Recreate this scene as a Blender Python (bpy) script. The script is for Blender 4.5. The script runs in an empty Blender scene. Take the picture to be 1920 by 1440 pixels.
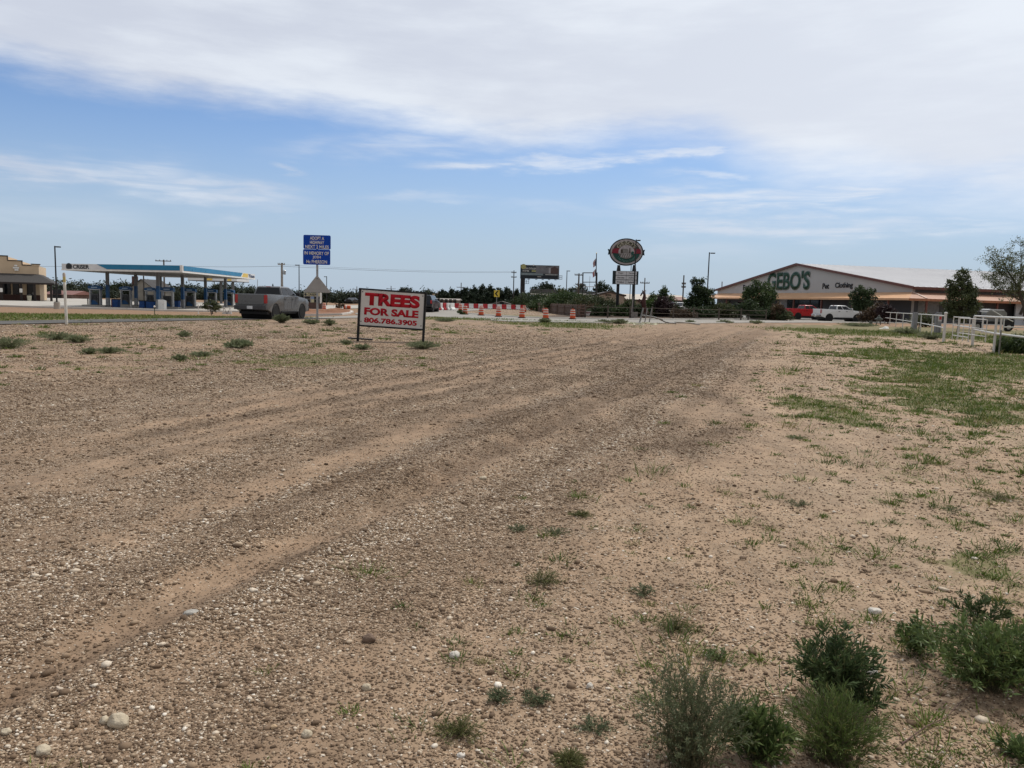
import bpy, bmesh, math, random
import numpy as np
from mathutils import Vector, Matrix
random.seed(7); RNG = np.random.default_rng(11)
R = math.radians
SC = bpy.context.scene
COL = SC.collection

# ------------------------------------------------------------------ camera
FPX, HC, ROLL, CZ = 1442.0, 564.0, R(1.5), 1.5
PIT = math.atan((720 - HC) / FPX)
_f = Vector((0, math.cos(PIT), -math.sin(PIT))); _x = Vector((1, 0, 0)); _u0 = _x.cross(_f)
_up = math.cos(ROLL) * _u0 - math.sin(ROLL) * _x
_rt = math.cos(ROLL) * _x + math.sin(ROLL) * _u0
cam = bpy.data.cameras.new('camera'); co = bpy.data.objects.new('camera', cam); COL.objects.link(co)
cam.sensor_width = 36; cam.lens = 36 * FPX / 1920; cam.clip_end = 9000; cam.clip_start = 0.05
M = Matrix((( _rt.x, _up.x, -_f.x, 0), (_rt.y, _up.y, -_f.y, 0), (_rt.z, _up.z, -_f.z, CZ), (0, 0, 0, 1)))
co.matrix_world = M
SC.camera = co

# ------------------------------------------------------------------ sun, sky, exposure
SUN_EL, SUN_AZ = R(58), R(38)            # azimuth from +Y towards +X: ahead and to the right
sl = bpy.data.lights.new('sun', 'SUN'); so = bpy.data.objects.new('sun', sl); COL.objects.link(so)
sl.energy = 2.7; sl.angle = R(10); sl.color = (1.0, 0.95, 0.87)
sd = Vector((math.sin(SUN_AZ) * math.cos(SUN_EL), math.cos(SUN_AZ) * math.cos(SUN_EL), math.sin(SUN_EL)))
so.rotation_euler = sd.to_track_quat('Z', 'Y').to_euler(); so.location = (0, 0, 60)
SC.view_settings.view_transform = 'Standard'; SC.view_settings.look = 'None'
SC.view_settings.exposure = 0.15; SC.view_settings.gamma = 1
SC.view_settings.use_curve_mapping = False

class NT:
    """small helper for building node trees"""
    def __init__(s, tree): s.t = tree
    def n(s, typ, **kw):
        nd = s.t.nodes.new('ShaderNode' + typ)
        for k, v in kw.items(): setattr(nd, k, v)
        return nd
    def put(s, sock, v):
        if hasattr(v, 'is_output') or isinstance(v, bpy.types.NodeSocket): s.t.links.new(v, sock)
        elif v is not None:
            sock.default_value = v
    def m(s, op, a, b=None, c=None, clamp=False):
        nd = s.n('Math', operation=op, use_clamp=clamp)
        for i, v in enumerate((a, b, c)):
            if v is not None: s.put(nd.inputs[i], v)
        return nd.outputs[0]
    def mr(s, v, a, b, c=0.0, d=1.0, smooth=False):
        nd = s.n('MapRange'); nd.clamp = True
        nd.interpolation_type = 'SMOOTHSTEP' if smooth else 'LINEAR'
        for i, q in enumerate((v, a, b, c, d)): s.put(nd.inputs[i], q)
        return nd.outputs[0]
    def mix(s, f, a, b, mode='MIX'):
        nd = s.n('Mix', data_type='RGBA', blend_type=mode)
        s.put(nd.inputs[0], f); s.put(nd.inputs[6], a if not isinstance(a, tuple) else (*a, 1)[:4])
        s.put(nd.inputs[7], b if not isinstance(b, tuple) else (*b, 1)[:4])
        return nd.outputs[2]
    def noise(s, vec, scale, detail=3, rough=0.55, dist=0.0, out=0):
        nd = s.n('TexNoise'); s.put(nd.inputs['Vector'], vec)
        nd.inputs['Scale'].default_value = scale; nd.inputs['Detail'].default_value = detail
        nd.inputs['Roughness'].default_value = rough; nd.inputs['Distortion'].default_value = dist
        return nd.outputs[out]
    def ramp(s, f, stops, interp='LINEAR'):
        nd = s.n('ValToRGB'); cr = nd.color_ramp; cr.interpolation = interp
        while len(cr.elements) > 1: cr.elements.remove(cr.elements[-1])
        for i, (p, c) in enumerate(stops):
            e = cr.elements[0] if i == 0 else cr.elements.new(p)
            e.position = p; e.color = (*c, 1) if isinstance(c, tuple) else (c, c, c, 1)
        s.put(nd.inputs[0], f); return nd.outputs[0]
    def vmap(s, vec, scale=(1, 1, 1), loc=(0, 0, 0), rot=(0, 0, 0)):
        nd = s.n('Mapping'); s.put(nd.inputs[0], vec)
        nd.inputs['Location'].default_value = loc; nd.inputs['Rotation'].default_value = rot
        nd.inputs['Scale'].default_value = scale; return nd.outputs[0]
    def comb(s, x, y, z=0.0):
        nd = s.n('CombineXYZ')
        for i, v in enumerate((x, y, z)): s.put(nd.inputs[i], v)
        return nd.outputs[0]

def dir_of(px, py):
    d = _f + _rt * ((px - 960) / FPX) - _up * ((py - 720) / FPX)
    return d
def azel(px, py):
    d = dir_of(px, py); return math.atan2(d.x, d.y), d.z / math.hypot(d.x, d.y)

def build_world():
    w = bpy.data.worlds.new('World'); SC.world = w; w.use_nodes = True
    t = w.node_tree; t.nodes.clear(); T = NT(t)
    sky = T.n('TexSky', sky_type='NISHITA'); sky.sun_disc = False
    sky.sun_elevation = SUN_EL; sky.sun_rotation = SUN_AZ
    sky.air_density = 1.0; sky.dust_density = 1.0; sky.ozone_density = 2.5; sky.altitude = 900
    tc = T.n('TexCoord').outputs['Generated']
    sep = T.n('SeparateXYZ'); T.put(sep.inputs[0], tc)
    x, y, z = sep.outputs
    az = T.m('ARCTAN2', x, y)
    hyp = T.m('SQRT', T.m('ADD', T.m('MULTIPLY', x, x), T.m('MULTIPLY', y, y)))
    el = T.m('DIVIDE', z, T.m('MAXIMUM', hyp, 0.001))
    azel_v = T.comb(az, el, 0.0)
    # wandering of the cloud edges
    wob = T.noise(T.vmap(azel_v, (3.0, 9.0, 1)), 1.0, 4, 0.6)
    wob2 = T.noise(T.vmap(azel_v, (10, 46, 1), rot=(0, 0, R(4))), 1.0, 5, 0.62)
    fib = T.noise(T.vmap(azel_v, (7, 70, 1), rot=(0, 0, R(-7))), 1.0, 5, 0.6, 0.4)
    elw = T.m('ADD', el, T.m('ADD', T.m('MULTIPLY', T.m('SUBTRACT', wob, 0.5), 0.05),
                             T.m('MULTIPLY', T.m('SUBTRACT', wob2, 0.5), 0.045)))
    # lower edge of the big sheet of cloud, as a function of azimuth
    pts = [(-300, 60), (0, 140), (200, 180), (400, 205), (600, 225), (740, 255), (860, 275), (1000, 290), (1150, 288),
           (1260, 288), (1340, 305), (1400, 345), (1500, 405), (1700, 438), (1920, 445), (2300, 440)]
    st = []
    for px, py in pts:
        a, e = azel(px, py); st.append(((a + 1.0) / 2.0, e * 2.0))
    edge = T.m('MULTIPLY', T.ramp(T.m('MULTIPLY', T.m('ADD', az, 1.0), 0.5), st), 0.5)

    d = T.m('SUBTRACT', elw, edge)
    sheet = T.mr(d, -0.015, T.mr(az, 0.05, 0.4, 0.045, 0.095), 0, 1, True)
    # thin places in the right-hand, lower part of the sheet
    a0, e0 = azel(1500, 300)
    thin = T.noise(T.vmap(azel_v, (5, 26, 1), rot=(0, 0, R(10))), 1.0, 5, 0.6)
    low = T.mr(el, 0.20, 0.10, 0, 1, True)
    sheet = T.m('MULTIPLY', sheet, T.m('SUBTRACT', 1.0, T.m('MULTIPLY', low, T.mr(thin, 0.42, 0.66, 0, 0.7, True))))
    cover = sheet
    def wisp(p0, p1, wpx, amp, fade=0.05):
        nonlocal cover
        (a1, e1), (a2, e2) = azel(*p0), azel(*p1)
        k = (e2 - e1) / (a2 - a1)
        ec = T.m('MULTIPLY_ADD', az, k, e1 - k * a1)
        q = T.m('DIVIDE', T.m('SUBTRACT', elw, ec), wpx / FPX)
        g = T.m('POWER', 2.718, T.m('MULTIPLY', T.m('MULTIPLY', q, q), -1.0))
        win = T.m('MULTIPLY', T.mr(az, a1 - fade, a1 + fade, 0, 1, True), T.mr(az, a2 + fade, a2 - fade, 0, 1, True))
        g = T.m('MULTIPLY', T.m('MULTIPLY', g, win), T.mr(fib, 0.30, 0.66, 0.1, amp, True))
        cover = T.m('MAXIMUM', cover, g)
    wisp((-150, 300), (330, 335), 20, 0.8); wisp((180, 335), (560, 378), 18, 0.7); wisp((430, 400), (590, 385), 9, 0.5)
    wisp((800, 312), (1430, 270), 10, 0.75); wisp((515, 316), (570, 328), 6, 0.6, 0.012); wisp((520, 290), (640, 265), 15, 0.32)
    wisp((670, 370), (900, 374), 9, 0.35); wisp((1180, 372), (1700, 372), 18, 0.85); wisp((1220, 420), (1900, 425), 16, 0.7); wisp((1250, 330), (1420, 340), 7, .6)
    wisp((950, 385), (1300, 400), 12, 0.25); wisp((-100, 392), (260, 408), 26, 0.22); wisp((640, 280), (960, 262), 22, 0.5)
    wisp((1180, 470), (1420, 478), 18, 0.25)
    # shading inside the cloud sheet: broad soft grey and white areas
    sh = T.noise(T.vmap(azel_v, (2.2, 6.5, 1), rot=(0, 0, R(-18))), 1.0, 3, 0.5)
    sh = T.m('ADD', sh, T.m('MULTIPLY', T.m('SUBTRACT', wob2, .5), .28))
    ccol = T.mix(T.mr(sh, 0.36, 0.66, 0, 1, True), (0.56, 0.60, 0.69), (0.72, 0.765, 0.83))
    right = T.mr(az, -0.45, 0.55, 0, 1, True)
    ccol = T.mix(T.m('MULTIPLY', right, 0.45), ccol, (0.79, 0.83, 0.89))
    skyc = T.n('VectorMath', operation='SCALE'); T.put(skyc.inputs[0], sky.outputs[0]); skyc.inputs['Scale'].default_value = SKY_STR
    # milky air low over the plain
    hz = T.mr(el, -0.02, 0.25, 0.93, 0.0, True)
    tint = T.mix(1.0, skyc.outputs[0], (1.0, 1.12, 1.29), 'MULTIPLY')
    base = T.mix(hz, tint, (0.40, 0.485, 0.59))
    outc = T.mix(T.m('MULTIPLY', cover, 0.97), base, ccol)
    # sky out of view behind the camera dulled to grey, to darken camera-facing sides
    outc = T.mix(T.mr(T.m('ABSOLUTE', az), 1.0, 2.0, 0, .8, True), outc, (0.40, 0.40, 0.41))
    bg = T.n('Background'); T.put(bg.inputs[0], outc); bg.inputs[1].default_value = 1.0
    o = T.n('OutputWorld'); t.links.new(bg.outputs[0], o.inputs[0])
SKY_STR = 0.084
build_world()

# ------------------------------------------------------------------ noise and ground height
def vnoise(x, y, seed=0):
    x = np.asarray(x, float); y = np.asarray(y, float)
    xi = np.floor(x).astype(np.int64); yi = np.floor(y).astype(np.int64)
    fx = x - xi; fy = y - yi
    fx = fx * fx * (3 - 2 * fx); fy = fy * fy * (3 - 2 * fy)
    def hs(a, b):
        n = (a * 374761393 + b * 668265263 + seed * 974634541) & 0xFFFFFFFF
        n = ((n ^ (n >> 13)) * 1274126177) & 0xFFFFFFFF
        n = n ^ (n >> 16)
        return (n & 0xFFFFFF) / float(0xFFFFFF)
    a = hs(xi, yi); b = hs(xi + 1, yi); c = hs(xi, yi + 1); d = hs(xi + 1, yi + 1)
    return (a * (1 - fx) + b * fx) * (1 - fy) + (c * (1 - fx) + d * fx) * fy
def fbm(x, y, sc, octs=3, seed=0):
    v = 0; amp = 1; tot = 0
    for i in range(octs):
        v = v + amp * vnoise(np.asarray(x) * sc, np.asarray(y) * sc, seed + i * 17); tot += amp; amp *= 0.5; sc *= 2.03
    return v / tot
def sm(a, b, v):
    t = np.clip((np.asarray(v, float) - a) / (b - a), 0, 1); return t * t * (3 - 2 * t)
AZD = R(20.5); CA, SA = math.cos(AZD), math.sin(AZD)
def sco(x, y): return np.asarray(x) * CA - np.asarray(y) * SA      # offset across the drive
def tco(x, y): return np.asarray(x) * SA + np.asarray(y) * CA      # distance along the drive
def h(x, y):
    """broad shape of the land: level, falling away gently on the left beyond the lane"""
    x = np.asarray(x, float); y = np.asarray(y, float)
    r = np.hypot(x, y); q = x / np.maximum(y, 1.0)
    return -0.6 * sm(44, 84, r) * sm(-0.12, -0.32, q) * sm(-5, 20, y)
def hf(x, y): return float(h(x, y))
def GP(px, py, dz=0.0):
    """the ground point seen at a photo pixel"""
    d = dir_of(px, py); z = 0.0; p = None
    for _ in range(30):
        t = (z - CZ) / d.z; p = Vector((0, 0, CZ)) + d * t; z = 0.5 * z + 0.5 * (hf(p.x, p.y) + dz)
    return Vector((p.x, p.y, hf(p.x, p.y)))
def AT(px, py, Y):
    d = dir_of(px, py); return Vector((0, 0, CZ)) + d * (Y / d.y)

# ------------------------------------------------------------------ materials
_mats = {}
def mat(name, col, rough=0.7, metal=0.0, var=0.12, vscale=3.0, bump=0.0, bscale=40.0, spec=None, col2=None, coat=0.0):
    if name in _mats: return _mats[name]
    m = bpy.data.materials.new(name); m.use_nodes = True; t = m.node_tree; T = NT(t)
    b = t.nodes['Principled BSDF']
    tc = T.n('TexCoord').outputs['Object']
    nz = T.noise(tc, vscale, 4, 0.6)
    c2 = col2 if col2 else tuple(min(1, c * (1 + var * 2)) for c in col)
    c1 = col if col2 else tuple(c * (1 - var * 2) for c in col)
    c = T.mix(T.mr(nz, 0.3, 0.7), c1, c2)
    T.put(b.inputs['Base Color'], c)
    T.put(b.inputs['Roughness'], T.mr(T.noise(tc, vscale * 4, 2), 0.3, 0.7, max(0, rough - 0.08), min(1, rough + 0.08)))
    b.inputs['Metallic'].default_value = metal
    b.inputs['Specular IOR Level'].default_value = .28 if spec is None else spec
    if coat: b.inputs['Coat Weight'].default_value = coat; b.inputs['Coat Roughness'].default_value = 0.08
    if bump:
        bp = T.n('Bump'); bp.inputs['Strength'].default_value = bump; bp.inputs['Distance'].default_value = 0.02
        T.put(bp.inputs['Height'], T.noise(tc, bscale, 3)); t.links.new(bp.outputs[0], b.inputs['Normal'])
    _mats[name] = m; return m
def leafmat(name, dark, light, brown=None, rough=0.6, attr='tone', trans=0.25):
    if name in _mats: return _mats[name]
    m = bpy.data.materials.new(name); m.use_nodes = True; t = m.node_tree; T = NT(t)
    b = t.nodes['Principled BSDF']
    a = T.n('Attribute', attribute_name=attr).outputs['Fac']
    stops = [(0.0, dark), (0.8, light), (1.0, brown or light)]
    c = T.ramp(a, stops)
    T.put(b.inputs['Base Color'], c); b.inputs['Roughness'].default_value = rough
    b.inputs['Specular IOR Level'].default_value = 0.3
    tr = T.n('BsdfTranslucent'); T.put(tr.inputs[0], c)
    mx = T.n('MixShader'); mx.inputs[0].default_value = trans
    t.links.new(b.outputs[0], mx.inputs[1]); t.links.new(tr.outputs[0], mx.inputs[2])
    t.links.new(mx.outputs[0], t.nodes['Material Output'].inputs[0])
    _mats[name] = m; return m

# ------------------------------------------------------------------ object helpers
def tag(o, label=None, cat=None, group=None, kind=None):
    if label: o['label'] = label
    if cat: o['category'] = cat
    if group: o['group'] = group
    if kind: o['kind'] = kind
    return o
def empty(name, label, cat, loc, rz=0.0, group=None, rx=0.0, ry=0.0):
    o = bpy.data.objects.new(name, None); COL.objects.link(o)
    o.empty_display_size = 0.2; o.location = loc; o.rotation_euler = (rx, ry, rz)
    return tag(o, label, cat, group)
def np_mesh(name, V, Fidx, fl, m, parent=None, tone=None, smooth=False):
    """V (n,3); Fidx flat loop indices; fl faces' loop totals"""
    me = bpy.data.meshes.new(name)
    V = np.asarray(V, np.float32); Fidx = np.asarray(Fidx, np.int32).ravel(); fl = np.asarray(fl, np.int32)
    me.vertices.add(len(V)); me.vertices.foreach_set('co', V.ravel())
    me.loops.add(len(Fidx)); me.loops.foreach_set('vertex_index', Fidx)
    st = np.zeros(len(fl), np.int32); st[1:] = np.cumsum(fl)[:-1]
    me.polygons.add(len(fl)); me.polygons.foreach_set('loop_start', st)
    me.update(calc_edges=True)
    if smooth: me.polygons.foreach_set('use_smooth', np.ones(len(fl), bool))
    if tone is not None:
        at = me.attributes.new('tone', 'FLOAT', 'POINT'); at.data.foreach_set('value', np.asarray(tone, np.float32))
    me.materials.append(m)
    o = bpy.data.objects.new(name, me); COL.objects.link(o)
    if parent: o.parent = parent
    return o

class MB:
    def __init__(s): s.b = bmesh.new()
    def box(s, c, d, rz=0, mtx=None):
        mx = Matrix.Translation(c) @ Matrix.Rotation(rz, 4, 'Z')
        if mtx is not None: mx = mtx @ mx
        bmesh.ops.create_cube(s.b, size=1, matrix=mx @ Matrix.Diagonal((d[0], d[1], d[2], 1)))
        return s
    def b2(s, x0, x1, y0, y1, z0, z1):
        return s.box(((x0 + x1) / 2, (y0 + y1) / 2, (z0 + z1) / 2), (abs(x1 - x0), abs(y1 - y0), abs(z1 - z0)))
    def cyl(s, p0, p1, r0, r1=None, n=10, caps=True):
        r1 = r0 if r1 is None else r1
        p0 = Vector(p0); p1 = Vector(p1); d = p1 - p0
        q = d.to_track_quat('Z', 'Y').to_matrix().to_4x4()
        mx = Matrix.Translation((p0 + p1) / 2) @ q
        bmesh.ops.create_cone(s.b, cap_ends=caps, segments=n, radius1=r0, radius2=r1, depth=d.length, matrix=mx)
        return s
    def tube(s, pts, r, n=6, rend=None):
        pts = [Vector(p) for p in pts]; rings = []
        N = len(pts)
        for i, p in enumerate(pts):
            d = (pts[min(i + 1, N - 1)] - pts[max(i - 1, 0)])
            if d.length < 1e-6: d = Vector((0, 0, 1))
            q = d.to_track_quat('Z', 'Y')
            rr = r if rend is None else r + (rend - r) * i / (N - 1)
            rings.append([s.b.verts.new(p + q @ Vector((rr * math.cos(2 * math.pi * k / n), rr * math.sin(2 * math.pi * k / n), 0))) for k in range(n)])
        for a, b in zip(rings, rings[1:]):
            for k in range(n): s.b.faces.new((a[k], a[(k + 1) % n], b[(k + 1) % n], b[k]))
        s.b.faces.new(rings[0][::-1]); s.b.faces.new(rings[-1])
        return s
    def prism(s, poly, lo, hi, axis='x', mtx=None):
        """poly: 2-D outline; extruded from lo to hi along the axis. x: poly=(y,z); y: poly=(x,z); z: poly=(x,y)"""
        def P(a, b, c):
            v = {'x': Vector((c, a, b)), 'y': Vector((a, c, b)), 'z': Vector((a, b, c))}[axis]
            return mtx @ v if mtx is not None else v
        A = [s.b.verts.new(P(a, b, lo)) for a, b in poly]; B = [s.b.verts.new(P(a, b, hi)) for a, b in poly]
        n = len(poly)
        s.b.faces.new(A); s.b.faces.new(B[::-1])
        for k in range(n): s.b.faces.new((A[k], B[k], B[(k + 1) % n], A[(k + 1) % n]))
        return s
    def face(s, pts):
        s.b.faces.new([s.b.verts.new(Vector(p)) for p in pts]); return s
    def loft(s, rings, caps=True):
        Rr = [[s.b.verts.new(Vector(p)) for p in r] for r in rings]; n = len(Rr[0])
        for a, b in zip(Rr, Rr[1:]):
            for k in range(n): s.b.faces.new((a[k], a[(k + 1) % n], b[(k + 1) % n], b[k]))
        if caps: s.b.faces.new(Rr[0][::-1]); s.b.faces.new(Rr[-1])
        return s
    def lathe(s, prof, n=20, mtx=None):
        """prof: (r,z) around local Z"""
        Rr = []
        for r, z in prof:
            ring = []
            for k in range(n):
                v = Vector((r * math.cos(2 * math.pi * k / n), r * math.sin(2 * math.pi * k / n), z))
                ring.append(s.b.verts.new(mtx @ v if mtx is not None else v))
            Rr.append(ring)
        for a, b in zip(Rr, Rr[1:]):
            for k in range(n): s.b.faces.new((a[k], a[(k + 1) % n], b[(k + 1) % n], b[k]))
        s.b.faces.new(Rr[0][::-1]); s.b.faces.new(Rr[-1])
        return s
    def build(s, name, m, parent=None, bevel=0.0, smooth=False, segs=2, ang=30):
        bmesh.ops.recalc_face_normals(s.b, faces=s.b.faces[:])
        if bevel:
            es = [e for e in s.b.edges if len(e.link_faces) == 2 and e.calc_face_angle(0) > R(ang)]
            bmesh.ops.bevel(s.b, geom=es, offset=bevel, segments=segs, affect='EDGES', profile=0.5, clamp_overlap=True)
        me = bpy.data.meshes.new(name); s.b.to_mesh(me); s.b.free()
        if smooth:
            me.polygons.foreach_set('use_smooth', np.ones(len(me.polygons), bool))
            try: me.set_sharp_from_angle(angle=R(38))
            except Exception: pass
        me.materials.append(m)
        o = bpy.data.objects.new(name, me); COL.objects.link(o)
        if parent: o.parent = parent
        return o

def text_obj(name, s, w, hgt, m, parent, loc, rot=(R(90), 0, 0), bold=0.0, align='C', depth=0.01, arc=None):
    """lettering fitted in a w x hgt box (hgt may be None), local frame, facing -Y by default"""
    cu = bpy.data.curves.new('lettering', 'FONT'); cu.body = s; cu.size = 1.0; cu.offset = bold; cu.resolution_u = 4
    cu.extrude = 0.0
    ob = bpy.data.objects.new('tmp', cu); COL.objects.link(ob)
    dg = bpy.context.evaluated_depsgraph_get(); dg.update()
    me = bpy.data.meshes.new_from_object(ob.evaluated_get(dg))
    bpy.data.objects.remove(ob); bpy.data.curves.remove(cu)
    V = np.array([v.co[:] for v in me.vertices])
    x0, x1, y0, y1 = V[:, 0].min(), V[:, 0].max(), V[:, 1].min(), V[:, 1].max()
    if hgt is None: k = (w / (x1 - x0),) * 2
    elif w is None: k = (hgt / (y1 - y0),) * 2
    else: k = (w / (x1 - x0), hgt / (y1 - y0))
    V[:, 0] = (V[:, 0] - (x0 + x1) / 2) * k[0]; V[:, 1] = (V[:, 1] - (y0 + y1) / 2) * k[1]; V[:, 2] = 0
    if arc:                                  # bend along an ellipse (a, b), sign +1 above / -1 below
        a, b, sg = arc
        th = V[:, 0] / a; rr = V[:, 1]
        V = np.stack([(a + sg * rr) * np.sin(th), sg * (b + sg * rr) * np.cos(th), V[:, 2]], 1)
    me.vertices.foreach_set('co', V.astype(np.float32).ravel())
    bm = bmesh.new(); bm.from_mesh(me)
    bmesh.ops.remove_doubles(bm, verts=bm.verts[:], dist=1e-5)
    r = bmesh.ops.extrude_face_region(bm, geom=bm.faces[:])
    bmesh.ops.translate(bm, vec=(0, 0, depth), verts=[e for e in r['geom'] if isinstance(e, bmesh.types.BMVert)])
    bmesh.ops.recalc_face_normals(bm, faces=bm.faces[:])
    bm.to_mesh(me); bm.free()
    me.name = name; me.materials.clear(); me.materials.append(m)
    o = bpy.data.objects.new(name, me); COL.objects.link(o); o.parent = parent
    o.location = loc; o.rotation_euler = rot
    return o
def dup(root, loc, rz, label=None, group=None):
    r = root.copy(); COL.objects.link(r); r.location = loc; r.rotation_euler = (0, 0, rz)
    if label: r['label'] = label
    if group: r['group'] = group
    for ch in list(root.children):
        c = ch.copy(); COL.objects.link(c); c.parent = r
        for g in ch.children:
            d = g.copy(); COL.objects.link(d); d.parent = c
    return r
# ------------------------------------------------------------------ ground: masks, sheet, stones, ground cover
def ell(px, py, wx, hy):
    """a patch of ground given by where it shows in the photo: centre, and half sizes on the ground"""
    c = GP(px, py); a = GP(px - wx, py); b = GP(px + wx, py); n = GP(px, py + hy); f = GP(px, py - hy)
    return c.x, c.y, (b - a).length / 2, (f - n).length / 2, math.atan2(c.x, c.y)
GRASS = [(ell(*e[:4]), e[4]) for e in [
    (1745, 622, 190, 11, 1.0), (1560, 622, 50, 7, .8), (1680, 663, 120, 9, .95), (1860, 675, 120, 20, .8), (1700, 690, 110, 14, .62),
    (1740, 738, 75, 28, 1.1), (1800, 775, 60, 26, 1.1), (1790, 690, 120, 16, .95), (1730, 712, 80, 15, .95), (1835, 795, 55, 18, .95), (1890, 700, 60, 24, .9), (1600, 664, 60, 7, .9), (1880, 740, 80, 50, .5), (1572, 772, 78, 30, .72), (1640, 720, 60, 14, .35),
    (1850, 1078, 105, 50, .8), (1900, 1050, 40, 22, .7), (1610, 1036, 75, 36, .45), (1570, 1090, 60, 20, .35), (1530, 925, 36, 24, .35),
    (1700, 885, 50, 12, .5), (1760, 900, 80, 20, .3), (1850, 925, 60, 16, .4), (1560, 970, 60, 16, .35), (1620, 830, 130, 50, .2),
    (590, 674, 210, 13, .62), (505, 690, 34, 7, .8), (250, 688, 120, 6, .55), (760, 668, 70, 9, .55), (860, 622, 60, 6, .5),
    (1060, 609, 120, 6, .75), (880, 598, 90, 3.2, .9), (1090, 603, 130, 2.2, .7), (730, 690, 120, 10, .25), (60, 640, 90, 10, .5), (140, 632, 60, 5, .6), (200, 662, 80, 7, .45), (380, 662, 110, 8, .5), (300, 640, 90, 4, .45), (450, 640, 80, 5, .5), (880, 660, 60, 6, .35),
    (1800, 830, 120, 60, .22), (1450, 640, 60, 5, .3), (1640, 640, 120, 6, .5), (1250, 1200, 60, 22, .3), (1350, 1225, 50, 16, .3)]]
def patch(e, x, y):
    cx, cy, rx, ry, a = e
    dx, dy = x - cx, y - cy
    u = (dx * math.cos(a) - dy * math.sin(a)) / max(rx, .02); v = (dx * math.sin(a) + dy * math.cos(a)) / max(ry, .02)
    return u * u + v * v
def poly_d(pts, x, y):
    d = np.full(np.shape(x), 1e9)
    for (ax, ay), (bx, by) in zip(pts, pts[1:]):
        vx, vy = bx - ax, by - ay; L = vx * vx + vy * vy
        t = np.clip(((x - ax) * vx + (y - ay) * vy) / L, 0, 1)
        d = np.minimum(d, np.hypot(x - ax - t * vx, y - ay - t * vy))
    return d
TURNS = [[(GP(*q).x, GP(*q).y) for q in l] for l in (
    [(1285, 733), (1345, 745), (1385, 765), (1398, 785), (1380, 803), (1330, 820), (1250, 840)],
    [(960, 700), (1020, 678), (1045, 655), (1030, 636), (980, 624)], [(1080, 665), (1200, 642), (1290, 622), (1340, 612)],
    [(900, 668), (1080, 645), (1230, 624)], [(1180, 715), (1300, 690), (1370, 655), (1400, 632)], [(560, 655), (750, 650), (900, 640)])]
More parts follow.
